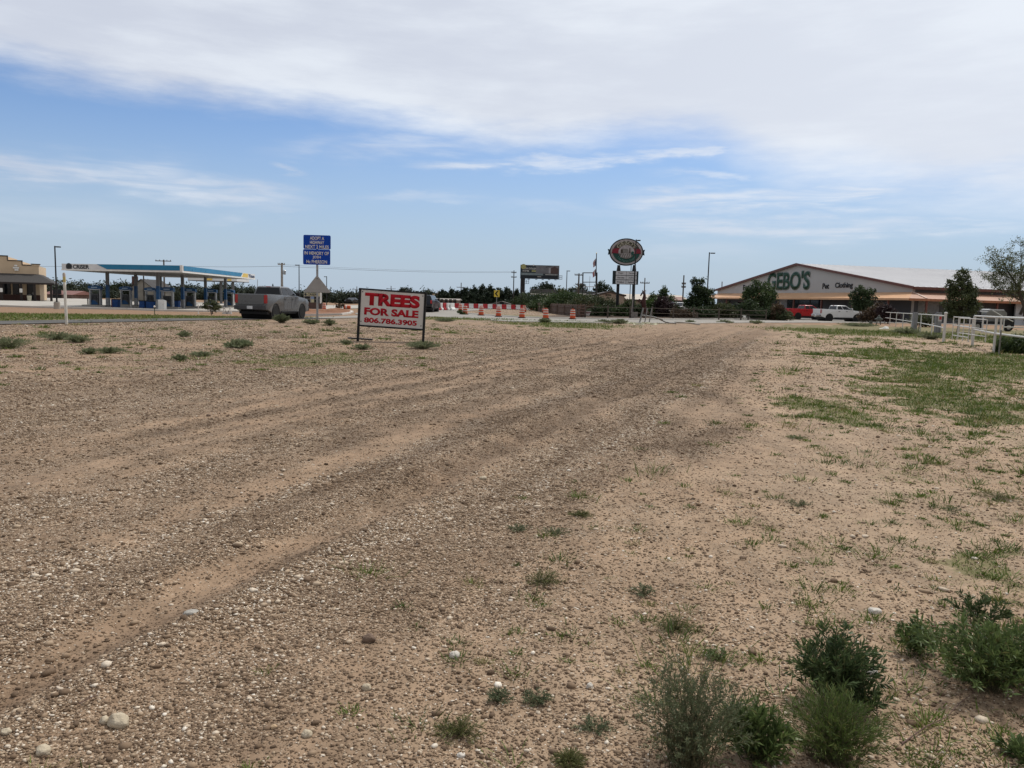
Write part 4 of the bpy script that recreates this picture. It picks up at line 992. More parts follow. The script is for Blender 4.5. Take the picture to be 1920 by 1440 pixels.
    for s in (-1, 1):
        x = s * .885
        MB().b2(x - .085, x + .10 * 1.0 if s > 0 else x + .085, L0 - .03, L0 + .10, .93 if kind != 'car' else .72, 1.42 if kind == 'pickup' else (1.3 if kind == 'suv' else .9)).build('tail_light', REDLENS, o, bevel=.02)
        MB().b2(s * .62, s * .98, L1 - .06, L1 + .05, .86 if kind != 'car' else .62, 1.06 if kind != 'car' else .78).build('headlight', mat('lamp_glass', (.7, .72, .74), .1, spec=.8), o, bevel=.02)
    MB().b2(-W - .005, W + .005, L0 - .16, L0 - .002, .56, .80).build('rear_bumper', CHROME if chrome else bump, o, bevel=.03)
    MB().b2(-W - .005, W + .005, L1 + .001, L1 + .12, .46, .74).build('front_bumper', CHROME if chrome else bump, o, bevel=.03)
    MB().b2(-.55, .55, L1 + .03, L1 + .07, .76, 1.08).build('grille', PLASTB, o)
    if plate: MB().b2(-.17, .17, L0 - .175, L0 - .162, .60, .77).build('licence_plate', PLATE, o)
    if kind == 'pickup': MB().lathe([(.02, 0), (.05, .02), (.035, .10), (.01, .17)], 8, Matrix.Translation((.1, -.3, rz_ - .01))).build('aerial', PLASTB, o)
    for x, y in ((-.84, ya), (.84, ya), (-.84, yf), (.84, yf)): wheel(o, x, y, rw, .29, rimm)
    return o
def paint(name, c, metal=0.0): return mat(name, c, .3, metal, var=.012, vscale=.8, coat=.12)
gp = Vector((-15.55, 49.98, 0)); gp.z = hf(gp.x, gp.y) + .037
vehicle('pickup_truck', 'silver grey crew cab pickup driving away along the lane', 'pickup truck', gp, R(8.5), paint('grey_metallic', (.15, .154, .16), .25), bump=mat('bumper_grey', (.07, .07, .074), .4), scale=1.05)
p = Vector((-9.75, 87, .03))
vehicle('suv', 'dark navy SUV driving away behind the tree sale board', 'SUV', p, R(3), paint('navy_paint', (.012, .015, .026)), 'suv')
p = base(660, 190); vehicle('car', 'tiny dark car far off on the highway left of the tree sale board', 'car', p, R(185), paint('black_paint', (.015, .015, .017)), 'car', plate=False)
vehicle('pickup_truck', 'white pickup with extended cab parked before the gabled store', 'pickup truck', (40.4, 96.4, .03), R(80), paint('white_car_paint', (.70, .70, .69)), chrome=True, tint=GLASSD, rimm=mat('pale_rim', (.35, .34, .33), .4, .6))
vehicle('pickup_truck', 'bright red pickup parked behind the white pickup', 'pickup truck', (39.1, 103.6, .05), R(78), paint('red_paint', (.42, .012, .018)), scale=.97)
p = base(1275, 108); p.z += .06; vehicle('suv', 'white SUV half hidden behind trees and the rail fence', 'SUV', p, R(215), paint('white_car_paint', (.70, .70, .69)), 'suv')
p = base(1251, 97); p.z += .05; vehicle('suv', 'black SUV parked tail first among the dark shrubs', 'SUV', p, R(20), paint('black_paint', (.015, .015, .017)), 'suv')
# ------------------------------------------------------------------ signs
REDINK = mat('red_ink', (.42, .014, .026), .6, var=.08, vscale=4, spec=.15); WHITES = mat('sign_white', (.55, .53, .505), .6, vscale=1.6, col2=(.64, .63, .61))
def rounded(w, hgt, r=.05, n=4):
    P = []
    for cx, cy, a0 in ((w - r, hgt - r, 0), (-w + r, hgt - r, 90), (-w + r, -hgt + r, 180), (w - r, -hgt + r, 270)):
        for i in range(n + 1):
            a = R(a0 + 90 * i / n); P.append((cx + r * math.cos(a), cy + r * math.sin(a)))
    return P
def trees_sign():
    pL, pR = GP(672, 640), GP(792, 642)
    Y = 26.2; xl = AT(672, 640, Y).x; xr = AT(792, 642, Y).x
    o = empty('sale_board', 'white board in a black frame reading TREES FOR SALE with a phone number', 'sign', ((xl + xr) / 2, Y, hdf((xl + xr) / 2, Y)), 0, ry=R(2.4))
    w = (xr - xl) / 2 + .02; k = Y / FPX
    zt, zb = 1.74, .50
    for s in (-1, 1): MB().b2(s * w - .04, s * w + .04, -.03, .03, -.25, zt).build('post', BLACKM, o)
    MB().b2(-w + .041, w - .041, -.025, .025, zt - .055, zt).build('frame_rail', BLACKM, o); MB().b2(-w + .041, w - .041, -.025, .025, zb - .055, zb).build('frame_rail', BLACKM, o)
    MB().b2(-w + .042, w - .042, -.012, .012, zb + .001, zt - .057).build('panel', WHITES, o)
    f = -.0135; H = zt - .06 - zb
    text_obj('lettering', 'TREES', w * 1.68, H * .365, REDINK, o, (0.0, f, zb + H * .755), bold=.06, depth=.004)
    text_obj('lettering', 'FOR SALE', w * 1.66, H * .215, REDINK, o, (-.015, f, zb + H * .405), bold=.05, depth=.004)
    text_obj('lettering', '806.786.3905', w * 1.62, H * .155, REDINK, o, (-.03, f, zb + H * .15), bold=.04, depth=.004)
    for x, z in ((-w + .09, zt - .12), (w - .09, zt - .13), (w - .10, zb + .1), (-w + .08, zb + .12)): MB().cyl((x, -.013, z), (x, -.022, z), .018, n=8).build('bolt', BLACKM, o)
    MB().b2(-w - .34, -w + .5, -.07, .05, .0, .045).build('ground_bar', BLACKM, o)
trees_sign()
def adopt_sign():
    p = GP(595, 605); Y = p.y; o = empty('road_sign', 'blue highway adoption sign above a grey triangle on one post', 'sign', p, R(2))
    zz = lambda py: Z(595, py, Y) - p.z
    k = Y / FPX; w = 25 * k
    MB().b2(-.055, .055, -.03, .03, -.2, zz(443)).build('post', GALV, o)
    NB = mat('sign_blue', (.006, .058, .40), .5, var=.05, spec=.15)
    def panel(t, b, dx, lines):
        zc = (zz(t) + zz(b)) / 2; hh = (zz(t) - zz(b)) / 2
        pn = MB().prism([(x + dx, z + zc) for x, z in rounded(w, hh, .07)], -.05, -.034, 'y').build('blue_panel', NB, o)
        for s, py, pw in lines: text_obj('lettering', s, pw * k, 6.3 * k, WHITEP, pn, (dx, -.051, zz(py)), bold=.02, depth=.004)
    panel(441, 467.4, .0, (('ADOPT A', 447, 26), ('HIGHWAY', 455, 26), ('NEXT 2 MILES', 463.2, 43)))
    panel(467.8, 496.5, -.02, (('IN MEMORY OF', 475, 45), ('JOSH', 483, 15), ('Mc PHERSON', 491, 38)))
    G_ = mat('sign_back_grey', (.34, .335, .33), .5, .2, var=.04); a, b_ = zz(518), zz(548.5)
    MB().prism([(-24 * k, b_ + .05), (-23 * k, b_), (24 * k, b_), (25 * k, b_ + .05), (.06, a), (-.06, a)], -.052, -.034, 'y').build('triangle_plate', G_, o, bevel=.006)
    MB().cyl((0, -.053, a - .12), (0, -.062, a - .12), .025, n=8).build('bolt', BLACKM, o)
    MB().lathe([(.12, -.1), (.11, .12), (.09, .16)], 10).build('anchor_sleeve', mat('rusty_sleeve', (.10, .07, .05), .9), o)
adopt_sign()
def price_sign():
    Y = 106; p = base(587, Y); o = empty('price_sign', 'fuel price sign with cream header and black price panels on a brick base', 'sign', p)
    L = lambda px, py: (AT(px, py, Y).x - p.x, AT(px, py, Y).z - p.z)
    CR = mat('cream_sign', (.46, .42, .27), .5); x0, z1 = L(569.5, 548.5); x1, z0 = L(602, 567.5)
    MB().b2(x0, x1, 0, .5, z0, z1).build('cabinet', mat('cabinet_grey', (.30, .29, .27), .5), o)
    MB().b2(x0 - .3, x1 + .1, -.05, .6, -.2, z0 - .004).build('brick_base', mat('brown_brick', (.10, .06, .05), .85, vscale=5), o)
    MB().b2(x0 + .05, x1 - .12, -.03, -.003, L(0, 0)[0] * 0 + L(585, 555)[1], L(585, 549.5)[1]).build('header', CR, o)
    MB().cyl((L(573, 552)[0], -.031, L(573, 552)[1]), (L(573, 552)[0], -.045, L(573, 552)[1]), .17, n=16).build('round_emblem', mat('sign_dark', (.03, .035, .04), .5), o)
    text_obj('lettering', 'CRISER', L(594, 0)[0] * 1.0 - L(576, 0)[0], .3, mat('sign_dark', (.03, .035, .04), .5), o, (L(585.5, 552)[0], -.031, L(585, 552.2)[1]), bold=.03, depth=.01)
    for pa, pb in ((571, 581.5), (589, 600)):
        for ya, yb in ((556, 560.3), (561.2, 566.8)):
            MB().b2(L(pa, ya)[0], L(pb, ya)[0], -.03, -.003, L(585, yb)[1], L(585, ya)[1]).build('price_panel', mat('price_black', (.012, .014, .016), .2), o)
    MB().b2(L(582, 0)[0], L(588.4, 0)[0], -.03, -.003, L(585, 560.3)[1], L(585, 556)[1]).build('blue_insert', mat('insert_blue', (.20, .27, .42), .5), o)
    MB().b2(L(582.3, 0)[0], L(588.4, 0)[0], -.03, -.003, L(585, 567.3)[1], L(585, 560.8)[1]).build('yellow_insert', CR, o)
    MB().b2(x1 - .16, x1 + .02, -.06, -.0, z0 - .1, z1 + .1).build('white_edge', WHITEP, o)
price_sign()
def chevron():
    Y = 96; p = base(931, Y); z = lambda py: Z(931, py, Y) - p.z
    o = empty('chevron_sign', 'yellow chevron sign with a black arrowhead pointing left above the barriers', 'sign', p)
    MB().cyl((0, 0, -.2), (0, 0, z(546)), .035).build('post', GALV, o)
    hw = 5.2 * Y / FPX; zc = z(550.5); hh = 6.2 * Y / FPX
    MB().prism([(x, zz_ + zc) for x, zz_ in rounded(hw, hh, .04)], -.06, -.04, 'y').build('panel', mat('chevron_yellow', (.62, .48, .07), .5, var=.04), o)
    q = [(hw * .62, hh * .80), (hw * .1, hh * .80), (-hw * .72, 0), (hw * .1, -hh * .80), (hw * .62, -hh * .80), (-hw * .12, 0)]
    MB().prism([(a, b + zc) for a, b in q], -.066, -.0602, 'y').build('arrowhead', BLACKM, o)
chevron()
def billboard():
    Y = 186; p = base(979, Y); P = lambda px, py: (AT(px, py, Y).x - p.x, AT(px, py, Y).z - p.z)
    o = empty('billboard', 'dark billboard on a single steel column advertising homes', 'billboard', p)
    DK = mat('billboard_dark', (.018, .025, .034), .5); CATW = mat('catwalk_steel', (.06, .07, .075), .6)
    MB().cyl((0, .6, -.3), (0, .6, P(979, 497)[1]), .55, .55, 20).build('column', DARKP, o)
    x0, z1 = P(976, 496.3); x1, z0 = P(1048, 524)
    MB().b2(x0, x1, 0, .35, z0, z1).build('frame', DK, o); MB().b2(x0, x1, .351, 1.2, z0 + .4, z1 - .3).build('back_frame', DARKP, o)
    MB().b2(x0 + .1, x1 - .05, -.05, -.004, P(1000, 517)[1], z1 - .05).build('poster', mat('poster_navy', (.03, .042, .052), .5), o)
    MB().b2(P(1019.5, 0)[0], x1 - .08, -.07, -.052, P(1030, 513.5)[1], z1 - .1).build('photo_panel', mat('poster_grey', (.16, .165, .18), .5, vscale=.8), o)
    hx = lambda px: P(px, 505)[0]; hz = lambda py: P(1030, py)[1]
    MB().prism([(hx(1031), hz(513)), (hx(1047.5), hz(513)), (hx(1047.5), hz(504)), (hx(1040), hz(499.5)), (hx(1031), hz(503.5))], -.09, -.072, 'y').build('house_picture', mat('poster_brick', (.085, .058, .056), .5), o)
    MB().b2(hx(1029), hx(1032.5), -.10, -.091, hz(513), hz(502.5)).build('house_picture', mat('poster_pale', (.33, .33, .35), .5), o)
    MB().prism([(hx(1023), hz(501)), (hx(1032), hz(499)), (hx(1032), hz(500)), (hx(1023), hz(502))], -.10, -.091, 'y').build('house_picture', mat('poster_roof', (.05, .055, .06), .5), o)
    LG = mat('poster_letter', (.55, .56, .55), .5); YG = mat('poster_olive', (.36, .36, .16), .5)
    text_obj('lettering', 'HIGH COLLECTION', hx(1017) - hx(980), .42, LG, o, (hx(998.5), -.052, hz(504.4)), bold=.03)
    text_obj('lettering', 'HOMES', hx(992) - hx(980), .38, LG, o, (hx(986), -.052, hz(509)), bold=.03); text_obj('lettering', '$UPBEAT', hx(1015) - hx(997), .36, YG, o, (hx(1006), -.052, hz(509)), bold=.02) if False else MB().b2(hx(997), hx(1015), -.06, -.052, hz(510.4), hz(507.6)).build('olive_bar', YG, o)
    MB().b2(hx(987), hx(1007), -.06, -.052, hz(498.9), hz(498.1)).build('fine_print', mat('poster_fine', (.25, .25, .28), .5), o)
    MB().b2(hx(999), hx(1001.5), -.062, -.0602, hz(499.4), hz(497)).build('small_emblem', LG, o)
    MB().lathe([(.62, 0), (.62, .02)], 18, Matrix.Translation((hx(981.5), -.052, hz(501))) @ Matrix.Rotation(R(90), 4, 'X')).build('olive_disc', YG, o)
    b = MB(); b.b2(hx(977.5), hx(1018.5), -.06, -.004, hz(516.8), hz(512.6)); b.build('pale_strip', mat('poster_strip', (.19, .24, .26), .5), o)
    MB().b2(hx(1023), hx(1046), -.06, -.052, hz(515.6), hz(514.6)).build('thin_strip', LG, o)
    text_obj('lettering', 'LAMAR', hx(1015) - hx(1008), .2, LG, o, (hx(1011.5), -.006, hz(519.6)), bold=.02) if False else MB().b2(hx(1008), hx(1015), -.03, -.004, hz(520), hz(519)).build('name_plate', LG, o)
    for pa, pb, ya, yb in ((983, 992, 525, 532), (1046, 1054, 517, 524)):
        b = MB()
        for px in (pa, (pa + pb) / 2, pb): b.cyl((hx(px), -.5, P(px, yb)[1]), (hx(px), -.5, P(px, ya)[1]), .05, n=5)
        for py in (ya, (ya + yb) / 2, yb): b.cyl((hx(pa), -.5, P(pa, py)[1]), (hx(pb), -.5, P(pb, py)[1]), .05, n=5)
        b.cyl((hx(pa), -.5, P(pa, yb)[1]), (hx(pa), .3, P(pa, yb)[1]), .05, n=5); b.cyl((hx(pb), -.5, P(pb, yb)[1]), (hx(pb), .3, P(pb, yb)[1]), .05, n=5)
        b.build('catwalk', CATW, o)
    b = MB()
    for px in (990, 1004, 1016, 1028, 1040): b.b2(hx(px), hx(px + 4), -.7, .2, hz(525.0), hz(524.1))
    b.build('light_bracket', DK, o)
billboard()
def sign_frame():
    Y = 128; p = base(1106, Y); P = lambda px, py: (AT(px, py, Y).x - p.x, AT(px, py, Y).z - p.z)
    o = empty('sign_frame', 'empty steel sign frame with cross rails left of the flagpole', 'sign frame', p)
    for px in (1093, 1119): MB().cyl((P(px, 550)[0], 0, -.2), (P(px, 511)[0], 0, P(px, 511)[1]), .13 if px > 1100 else .10, n=8).build('post', DARKP, o)
    for py, r in ((511.5, .07), (529, .06), (537.5, .05)): MB().cyl((P(1093, py)[0], 0, P(1093, py)[1]), (P(1119, py)[0], 0, P(1119, py)[1]), r, n=8).build('rail', GALV if py > 530 else DARKP, o)
    MB().cyl((P(1106, 520)[0], 0, P(1106, 545)[1]), (P(1106, 520)[0], 0, P(1106, 518)[1]), .03, n=5).build('hanger', GALV, o)
sign_frame()
def flagpole():
    Y = 120; p = base(1117, Y); t = AT(1121.5, 476, Y); o = empty('flagpole', 'dark flagpole with two limp flags hanging beside the round sign', 'flagpole', p)
    H = t.z - p.z
    MB().cyl((0, 0, -.2), (t.x - p.x - .25, 0, H), .10, .06, 10).build('pole', DARKP, o); MB().lathe([(.02, 0), (.09, .06), (.09, .12), (.01, .19)], 10, Matrix.Translation((t.x - p.x - .25, 0, H))).build('ball_finial', mat('gilt', (.5, .38, .12), .3, 1.0), o)
    def flag(name, z1, z0, stripes):
        root = None; n = len(stripes); u = 0
        for i, (m, f) in enumerate(stripes):
            b = MB(); rows = []
            for j in range(9):
                v = j / 8; z = z1 + (z0 - z1) * v; ww = .24 + .42 * math.sin(min(1, v * 1.4) * 2.2) * .8
                xa = -.10 - ww * (1 - u) ; xb = -.10 - ww * (1 - u - f)
                yy = .06 * math.sin(v * 7 + u * 6); rows.append([(xa, yy, z - .35 * (1 - u)), (xb, yy + .05 * math.sin(u * 20 + 3), z - .35 * (1 - u - f)), (xb, yy + .02 + .05 * math.sin(u * 20 + 3), z - .35 * (1 - u - f)), (xa, yy + .02, z - .35 * (1 - u))])
            b.loft(rows); ob = b.build(name if root is None else 'stripe', m, root or o, smooth=True)
            root = root or ob; u += f
        return root
    RD = mat('flag_red', (.30, .03, .045), .8); WH = mat('flag_white', (.55, .53, .54), .8); BL = mat('flag_blue', (.03, .045, .14), .8)
    flag('national_flag', H - .45, H - 1.75, ((RD, .14), (WH, .14), (RD, .14), (WH, .14), (BL, .44)))
    flag('state_flag', H - 2.1, H - 3.3, ((RD, .3), (WH, .35), (BL, .35)))
flagpole()
# ------------------------------------------------------------------ the store's tall oval sign
def oval_sign():
    Y = 97; p = base(1172, Y); o = empty('pylon_sign', "oval shop sign with barn picture over a six panel board on two black posts", 'sign', p, R(-4))
    P = lambda px, py: (AT(px, py, Y).x - p.x, AT(px, py, Y).z - p.z)
    cx, cz = P(1174.5, 472.5); A, B = 31.2 * Y / FPX, 25 * Y / FPX
    DG = mat('oval_dark', (.012, .022, .026), .5); PK = mat('oval_pale', (.38, .35, .36), .5); BR = mat('oval_brown', (.055, .045, .036), .5); GR = mat('oval_green', (.012, .065, .055), .5)
    RB = mat('oval_red', (.21, .02, .038), .5); LG = mat('oval_lettering', (.42, .40, .31), .5); GL = mat('oval_green_lettering', (.10, .22, .20), .5)
    def e(a, b, n=48, t0=0, t1=360, dz=0): return [(cx + a * math.cos(R(t0 + (t1 - t0) * i / n)), cz + dz + b * math.sin(R(t0 + (t1 - t0) * i / n))) for i in range(n if t1 - t0 == 360 else n + 1)]
    MB().prism(e(A, B), 0, .5, 'y').build('oval_cabinet', DG, o)
    MB().prism(e(A * .935, B * .92), -.02, -.003, 'y').build('pale_rim', PK, o)
    MB().prism(e(A * .80, B * .80), -.04, -.022, 'y').build('dark_field', BR, o)
    MB().prism(e(A * .80, B * .80, 32, 188, 352), -.055, -.042, 'y').build('green_field', GR, o)
    for s in (-1, 1):
        q = [(s * .42, .26), (s * .78, .24), (s * .84, .12), (s * .86, -.14), (s * .78, -.10), (s * .42, -.12)]
        MB().prism([(cx + a * A, cz + b * B) for a, b in q], -.085, -.062, 'y').build('red_ribbon', RB, o)
        q = [(s * .96, .16), (s * 1.10, .20), (s * 1.05, .02), (s * 1.08, -.22), (s * .96, -.18)]
        MB().prism([(cx + a * A, cz + b * B) for a, b in q], .05, .4, 'y').build('ribbon_end', DG, o)
    MB().prism(e(A * .47, B * .50), -.105, -.087, 'y').build('picture_disc', PK, o)
    MB().prism(e(A * .47, B * .50, 24, 195, 345), -.112, -.107, 'y').build('ploughed_field', mat('oval_field', (.16, .15, .14), .5), o)
    b = MB()
    for k in range(5):
        x = -.30 + k * .13; b.prism([(cx + A * (x + .05), cz - B * .13), (cx + A * (x + .085), cz - B * .13), (cx + A * (x * 1.0 - .03 + .05), cz - B * .40), (cx + A * (x - .10 + .05), cz - B * .40)], -.118, -.1135, 'y')
    b.build('furrow', PK, o)
    q = [(-.34, -.1), (-.34, .12), (-.28, .24), (-.21, .12), (-.21, -.1)]
    MB().prism([(cx + a * A, cz + b_ * B) for a, b_ in q], -.118, -.107, 'y').build('barn_front', BR, o)
    MB().prism([(cx + a * A, cz + b_ * B) for a, b_ in [(-.20, -.1), (-.20, .10), (-.26, .24), (.08, .22), (.12, .1), (.12, -.1)]], -.116, -.107, 'y').build('barn_side', mat('barn_grey', (.20, .19, .18), .5), o)
    MB().prism([(cx + a * A, cz + b_ * B) for a, b_ in [(.14, -.1), (.17, .30), (.22, .30), (.24, -.1)]], -.116, -.107, 'y').build('silo', BR, o)
    MB().prism([(cx + a * A, cz + b_ * B) for a, b_ in [(.30, -.28), (.26, -.05), (.34, .06), (.44, .02), (.44, -.2)]], -.122, -.107, 'y').build('tree_picture', GR, o)
    text_obj('lettering', "GEBO'S", A * 1.32, B * .30, LG, o, (cx, -.042, cz + B * .03), bold=.02, arc=(A * .60, B * .64, 1))
    text_obj('lettering', 'The Farm Store', A * 1.25, B * .17, GL, o, (cx, -.06, cz + B * .0), bold=.01, arc=(A * .60, B * .66, -1))
    for px0, px1 in ((1157.2, 1160.5), (1187, 1189.5)):
        x0 = P(px0, 585)[0]; x1 = P(px1, 500)[0]
        MB().cyl((x0, .25, -.2), (x1, .25, P(px1, 497)[1]), .19, .19, 14).build('post', BLACKM, o)
        MB().lathe([(.24, -1.2), (.26, -.5), (.2, -.1), (.12, .1)], 12, Matrix.Translation((x1, .25, P(px1, 499)[1]))).build('collar', BLACKM, o)
    x0, z1 = P(1149.5, 507.5); x1, z0 = P(1196, 533.8); xc = (x0 + x1) / 2
    MB().b2(x0, x1, -.1, .6, z0, z1).build('panel_cabinet', DG, o)
    xa, xb = x0 + .35, x1 - .2; w = (xb - xa) / 2; hh = (z1 - z0) / 3
    TX = mat('panel_lettering', (.07, .07, .075), .5)
    for i, row in enumerate((('Ruger', 'Savage'), ('Nutrena', 'Hi-Pro'), ('Priefert', 'Panhandle'))):
        for j, s in enumerate(row):
            za, zb = z1 - hh * (i + 1) + .035, z1 - hh * i - .035; u0, u1 = xa + w * j + .02, xa + w * (j + 1) - .02
            pn = MB().b2(u0, u1, -.13, -.103, za, zb).build('message_panel', mat('panel_grey', (.58, .58, .60), .5, var=.03), o)
            text_obj('lettering', s, (u1 - u0) * (.5 if len(s) < 7 else .66), (zb - za) * .42, TX, pn, ((u0 + u1) / 2, -.131, (za + zb) / 2), bold=.008)
oval_sign()

# ------------------------------------------------------------------ lamps, poles, wires
lamp_post('slim lamp post left of the blue highway sign', 561, 580, 112, (559.8, 496), arm=-1, armlen=.45, r=.075)
lamp_post('small far lamp post just right of the grey triangle', 612.5, 576, 150, (612, 518), arm=-1, armlen=.4, r=.09)
lamp_post('dark lamp post right of the billboard', 1061, 575, 140, (1063, 507), arm=1, armlen=.45, r=.09)
lamp_post('tall dark lamp post standing before the oval sign', 1186.5, 600, 81, (1194.5, 449), arm=1, armlen=.35, r=.085)
lamp_post('tall lamp post right of the dark tree, left of the gabled store', 1324, 590, 96, (1328, 473), arm=1, armlen=.55, r=.085)
lamp_post('thin pole standing behind the panels of the oval sign', 1180, 580, 105, (1182, 496), arm=1, armlen=.02, r=.06, group='tall lamp posts')
utility_pole('utility pole with crossarm rising behind the blue fuel canopy', 309, 575, 142, (310, 487), ((.25, 1.45),), .17)
utility_pole('thick pale utility pole behind the grey pickup', 529, 580, 122, (526.5, 493), ((.25, .55),), .22, mat('pale_wood_pole', (.26, .24, .22), .9, vscale=4), extra='transformer')
utility_pole('far pole with crossarm left of the tree sale board', 669, 566, 320, (668.5, 537), ((1.2, 1.9),), .2)
utility_pole('far pole with crossarm just above the tree sale board', 733, 566, 320, (732.8, 536), ((1.2, 1.9),), .2)
utility_pole('far pole with crossarm in front of the dark evergreens', 864, 572, 230, (865, 530), ((1.4, 1.3),), .17)
utility_pole('pole with two crossarms left of the billboard column', 962, 575, 172, (963, 507), ((.5, .55), (1.5, .6)), .14, mat('dark_wood_pole', (.05, .045, .04), .9))
utility_pole('pole with crossarms between the billboard and the empty sign frame', 1083.5, 575, 132, (1085.5, 512.5), ((.3, .75), (1.9, .55)), .17)
utility_pole('pole with a wide pale crossarm behind the horse statue', 1206.5, 585, 135, (1208.5, 521), ((.9, .8),), .12)
utility_pole('pole with stacked crossarms right of the feathery green tree', 1279, 585, 120, (1280, 516), ((1.35, .3), (1.85, .32)), .13)
utility_pole('thin dark pole standing behind the fuel canopy near the gabled house', 270.5, 572, 130, (270.5, 505), (), .13, mat('dark_wood_pole', (.05, .045, .04), .9))
tag(MB().cyl(base(482.5, 150), AT(482.8, 524, 150), .07, .05, 8).build('mast', GALV), 'thin grey mast above the grey pickup cab', 'mast')
tag(MB().cyl(base(1352.5, 170), AT(1354, 528, 170), .14, .12, 8).build('vent_stack', GALV), 'short grey stack behind the left eave of the gabled store', 'stack')
W1 = [AT(-60, 497, 150), AT(309.5, 497.5, 142), AT(527, 499, 122), AT(963, 511, 172)]
wire('overhead power line running across from the left edge to the billboard', W1, .022)
wire('faint upper power line from the pale pole to the pole by the billboard', [AT(527, 496, 122.2), AT(962, 509, 172.2)], .014)

# ------------------------------------------------------------------ traffic control
ORN = mat('drum_orange', (.55, .085, .025), .5, var=.06); ORW = mat('drum_white', (.62, .58, .54), .5)
def drum(loc, label, scale=1.0):
    o = empty('traffic_drum', label, 'traffic drum', loc, 0, 'orange drums along the street'); o.scale = (scale,) * 3
    MB().lathe([(.40, 0), (.40, .06), (.31, .08), (.31, .09)], 18).build('rubber_base', RUBBER, o)
    MB().lathe([(.295, .09), (.29, .35), (.275, .36), (.27, .60), (.255, .61), (.25, .85), (.235, .86), (.23, .98), (.20, 1.02), (.01, 1.03)], 18).build('drum_body', ORN, o, smooth=True)
    for z, r in ((.40, .281), (.66, .262), (.88, .245)): MB().lathe([(r - .012, z), (r, z + .002), (r - .003, z + .095), (r - .012, z + .097)], 18).build('white_band', ORW, o)
    b = MB(); b.tube([(-.1, 0, 1.02), (-.08, 0, 1.1), (.08, 0, 1.1), (.1, 0, 1.02)], .02, 6).build('handle', ORN, o)
    return o
DR = [(872, 590.2, 'orange drum at the left end of the row, near the kerb nose'), (902, 592, 'second orange drum from the left, left of the chevron sign'), (934.5, 594.5, 'orange drum just below the chevron sign'), (978.5, 597, 'orange drum before the billboard column and the end of the barriers'),
      (1023, 598.4, 'orange drum before the picket fence'), (1073.5, 599.2, 'rightmost orange drum, before the right half of the picket fence')]
for i, (px, py, lb) in enumerate(DR):
    p = GP(px, py); p.z += .03
    drum(p, lb, .84)
for px, py, lb in ((863, 584, 'half hidden orange drum behind the leftmost of the row'), (983, 585.5, 'far orange drum among the red and white barriers'), (1075, 584, 'far orange drum against the picket fence'), (1020, 586, 'far orange drum before the left part of the picket fence'), (608, 581.5, 'low orange drum beside the fuel price sign')):
    p = GP(px, py); p.z += .03; drum(p, lb, .84)
p = GP(651, 579.5)
o = empty('road_barrel_lid', 'low orange and white marker lying beside the red earth island', 'marker', p)
o.name = 'toppled_drum'
MB().cyl((-.5, 0, .26), (.45, 0, .26), .27, .24, 16).build('drum_body', ORN, o); MB().cyl((-.2, 0, .26), (.0, 0, .26), .275, .27, 16).build('white_band', ORW, o)
BRED = mat('barrier_red', (.42, .028, .035), .5, var=.06); BWH = mat('barrier_white', (.72, .72, .71), .5, var=.04)
def barrier(loc, rz, m, label, L, H, group):
    o = empty('plastic_barrier', label, 'barrier', loc, rz, group)
    pr = [(-.30, 0), (.30, 0), (.28, .22 * H), (.12, .45 * H), (.10, H), (-.10, H), (-.12, .45 * H), (-.28, .22 * H)]
    MB().prism(pr, -L / 2 + .01, L / 2 - .01, 'x').build('barrier_body', m, o, bevel=.03)
    for s in (-.25, .25): MB().cyl((s * L, 0, H), (s * L, 0, H + .05), .06, n=8).build('filler_cap', PLASTB, o)
    b = MB()
    for s in (-.25, .25): b.b2(s * L - .12, s * L + .12, -.34, -.27, .0, .09)
    b.build('fork_slot', PLASTB, o)
    return o
NB_ = 17
a, c = AT(852, 577, 131), AT(1001, 582, 134)
dv = (c - a); Ln = math.hypot(dv.x, dv.y) / NB_; rz = math.atan2(dv.y, dv.x)
for i in range(NB_):
    q = a.lerp(c, (i + .5) / NB_); col = 'red' if i % 2 == 0 else 'white'
    lab = f'{col} low plastic barrier in the long row behind the drums'
    if i == 0: lab = 'red low plastic barrier at the left end of the long row'
    elif i == NB_ - 1: lab = 'red low plastic barrier at the right end of the long row'
    barrier((q.x, q.y, hf(q.x, q.y)), rz, BRED if i % 2 == 0 else BWH, lab, Ln, .82, 'red and white barriers in a long row')
for i, (px, c_, lb) in enumerate(((818, 'w', 'white upright barrier next to the navy SUV'), (823.5, 'r', 'red upright barrier, first red one right of the navy SUV'), (829, 'w', 'white upright barrier between the two red ones'), (834.5, 'r', 'red upright barrier, second red one right of the navy SUV'), (841, 'w', 'white upright barrier, left of the last pair'), (847.5, 'w', 'white upright barrier closest to the kerb nose'))):
    p = AT(px, 584, 101 + i * .5); barrier((p.x, p.y, hf(p.x, p.y)), R(72), BRED if c_ == 'r' else BWH, lb, 1.25, .98, 'red and white barriers beside the SUV')
def yield_sign():
    Y = 76.5; p = base(1103, Y); o = empty('yield_sign', 'small white and red yield sign low against the rail fence', 'sign', p, R(-6))
    z = lambda py: Z(1103, py, Y) - p.z; w = 5.6 * Y / FPX
    MB().cyl((0, .03, -.1), (0, .03, z(585)), .025).build('post', GALV, o)
    MB().prism([(-w, z(583.2)), (w, z(583.2)), (w * .45, z(592)), (-w * .45, z(592))], -.02, -.005, 'y').build('panel', mat('yield_white', (.50, .48, .48), .5), o)
    MB().b2(-w * .8, w * .8, -.026, -.0205, z(587.2), z(586)).build('red_band', RB_ if False else mat('yield_red', (.22, .03, .04), .5), o)
yield_sign()

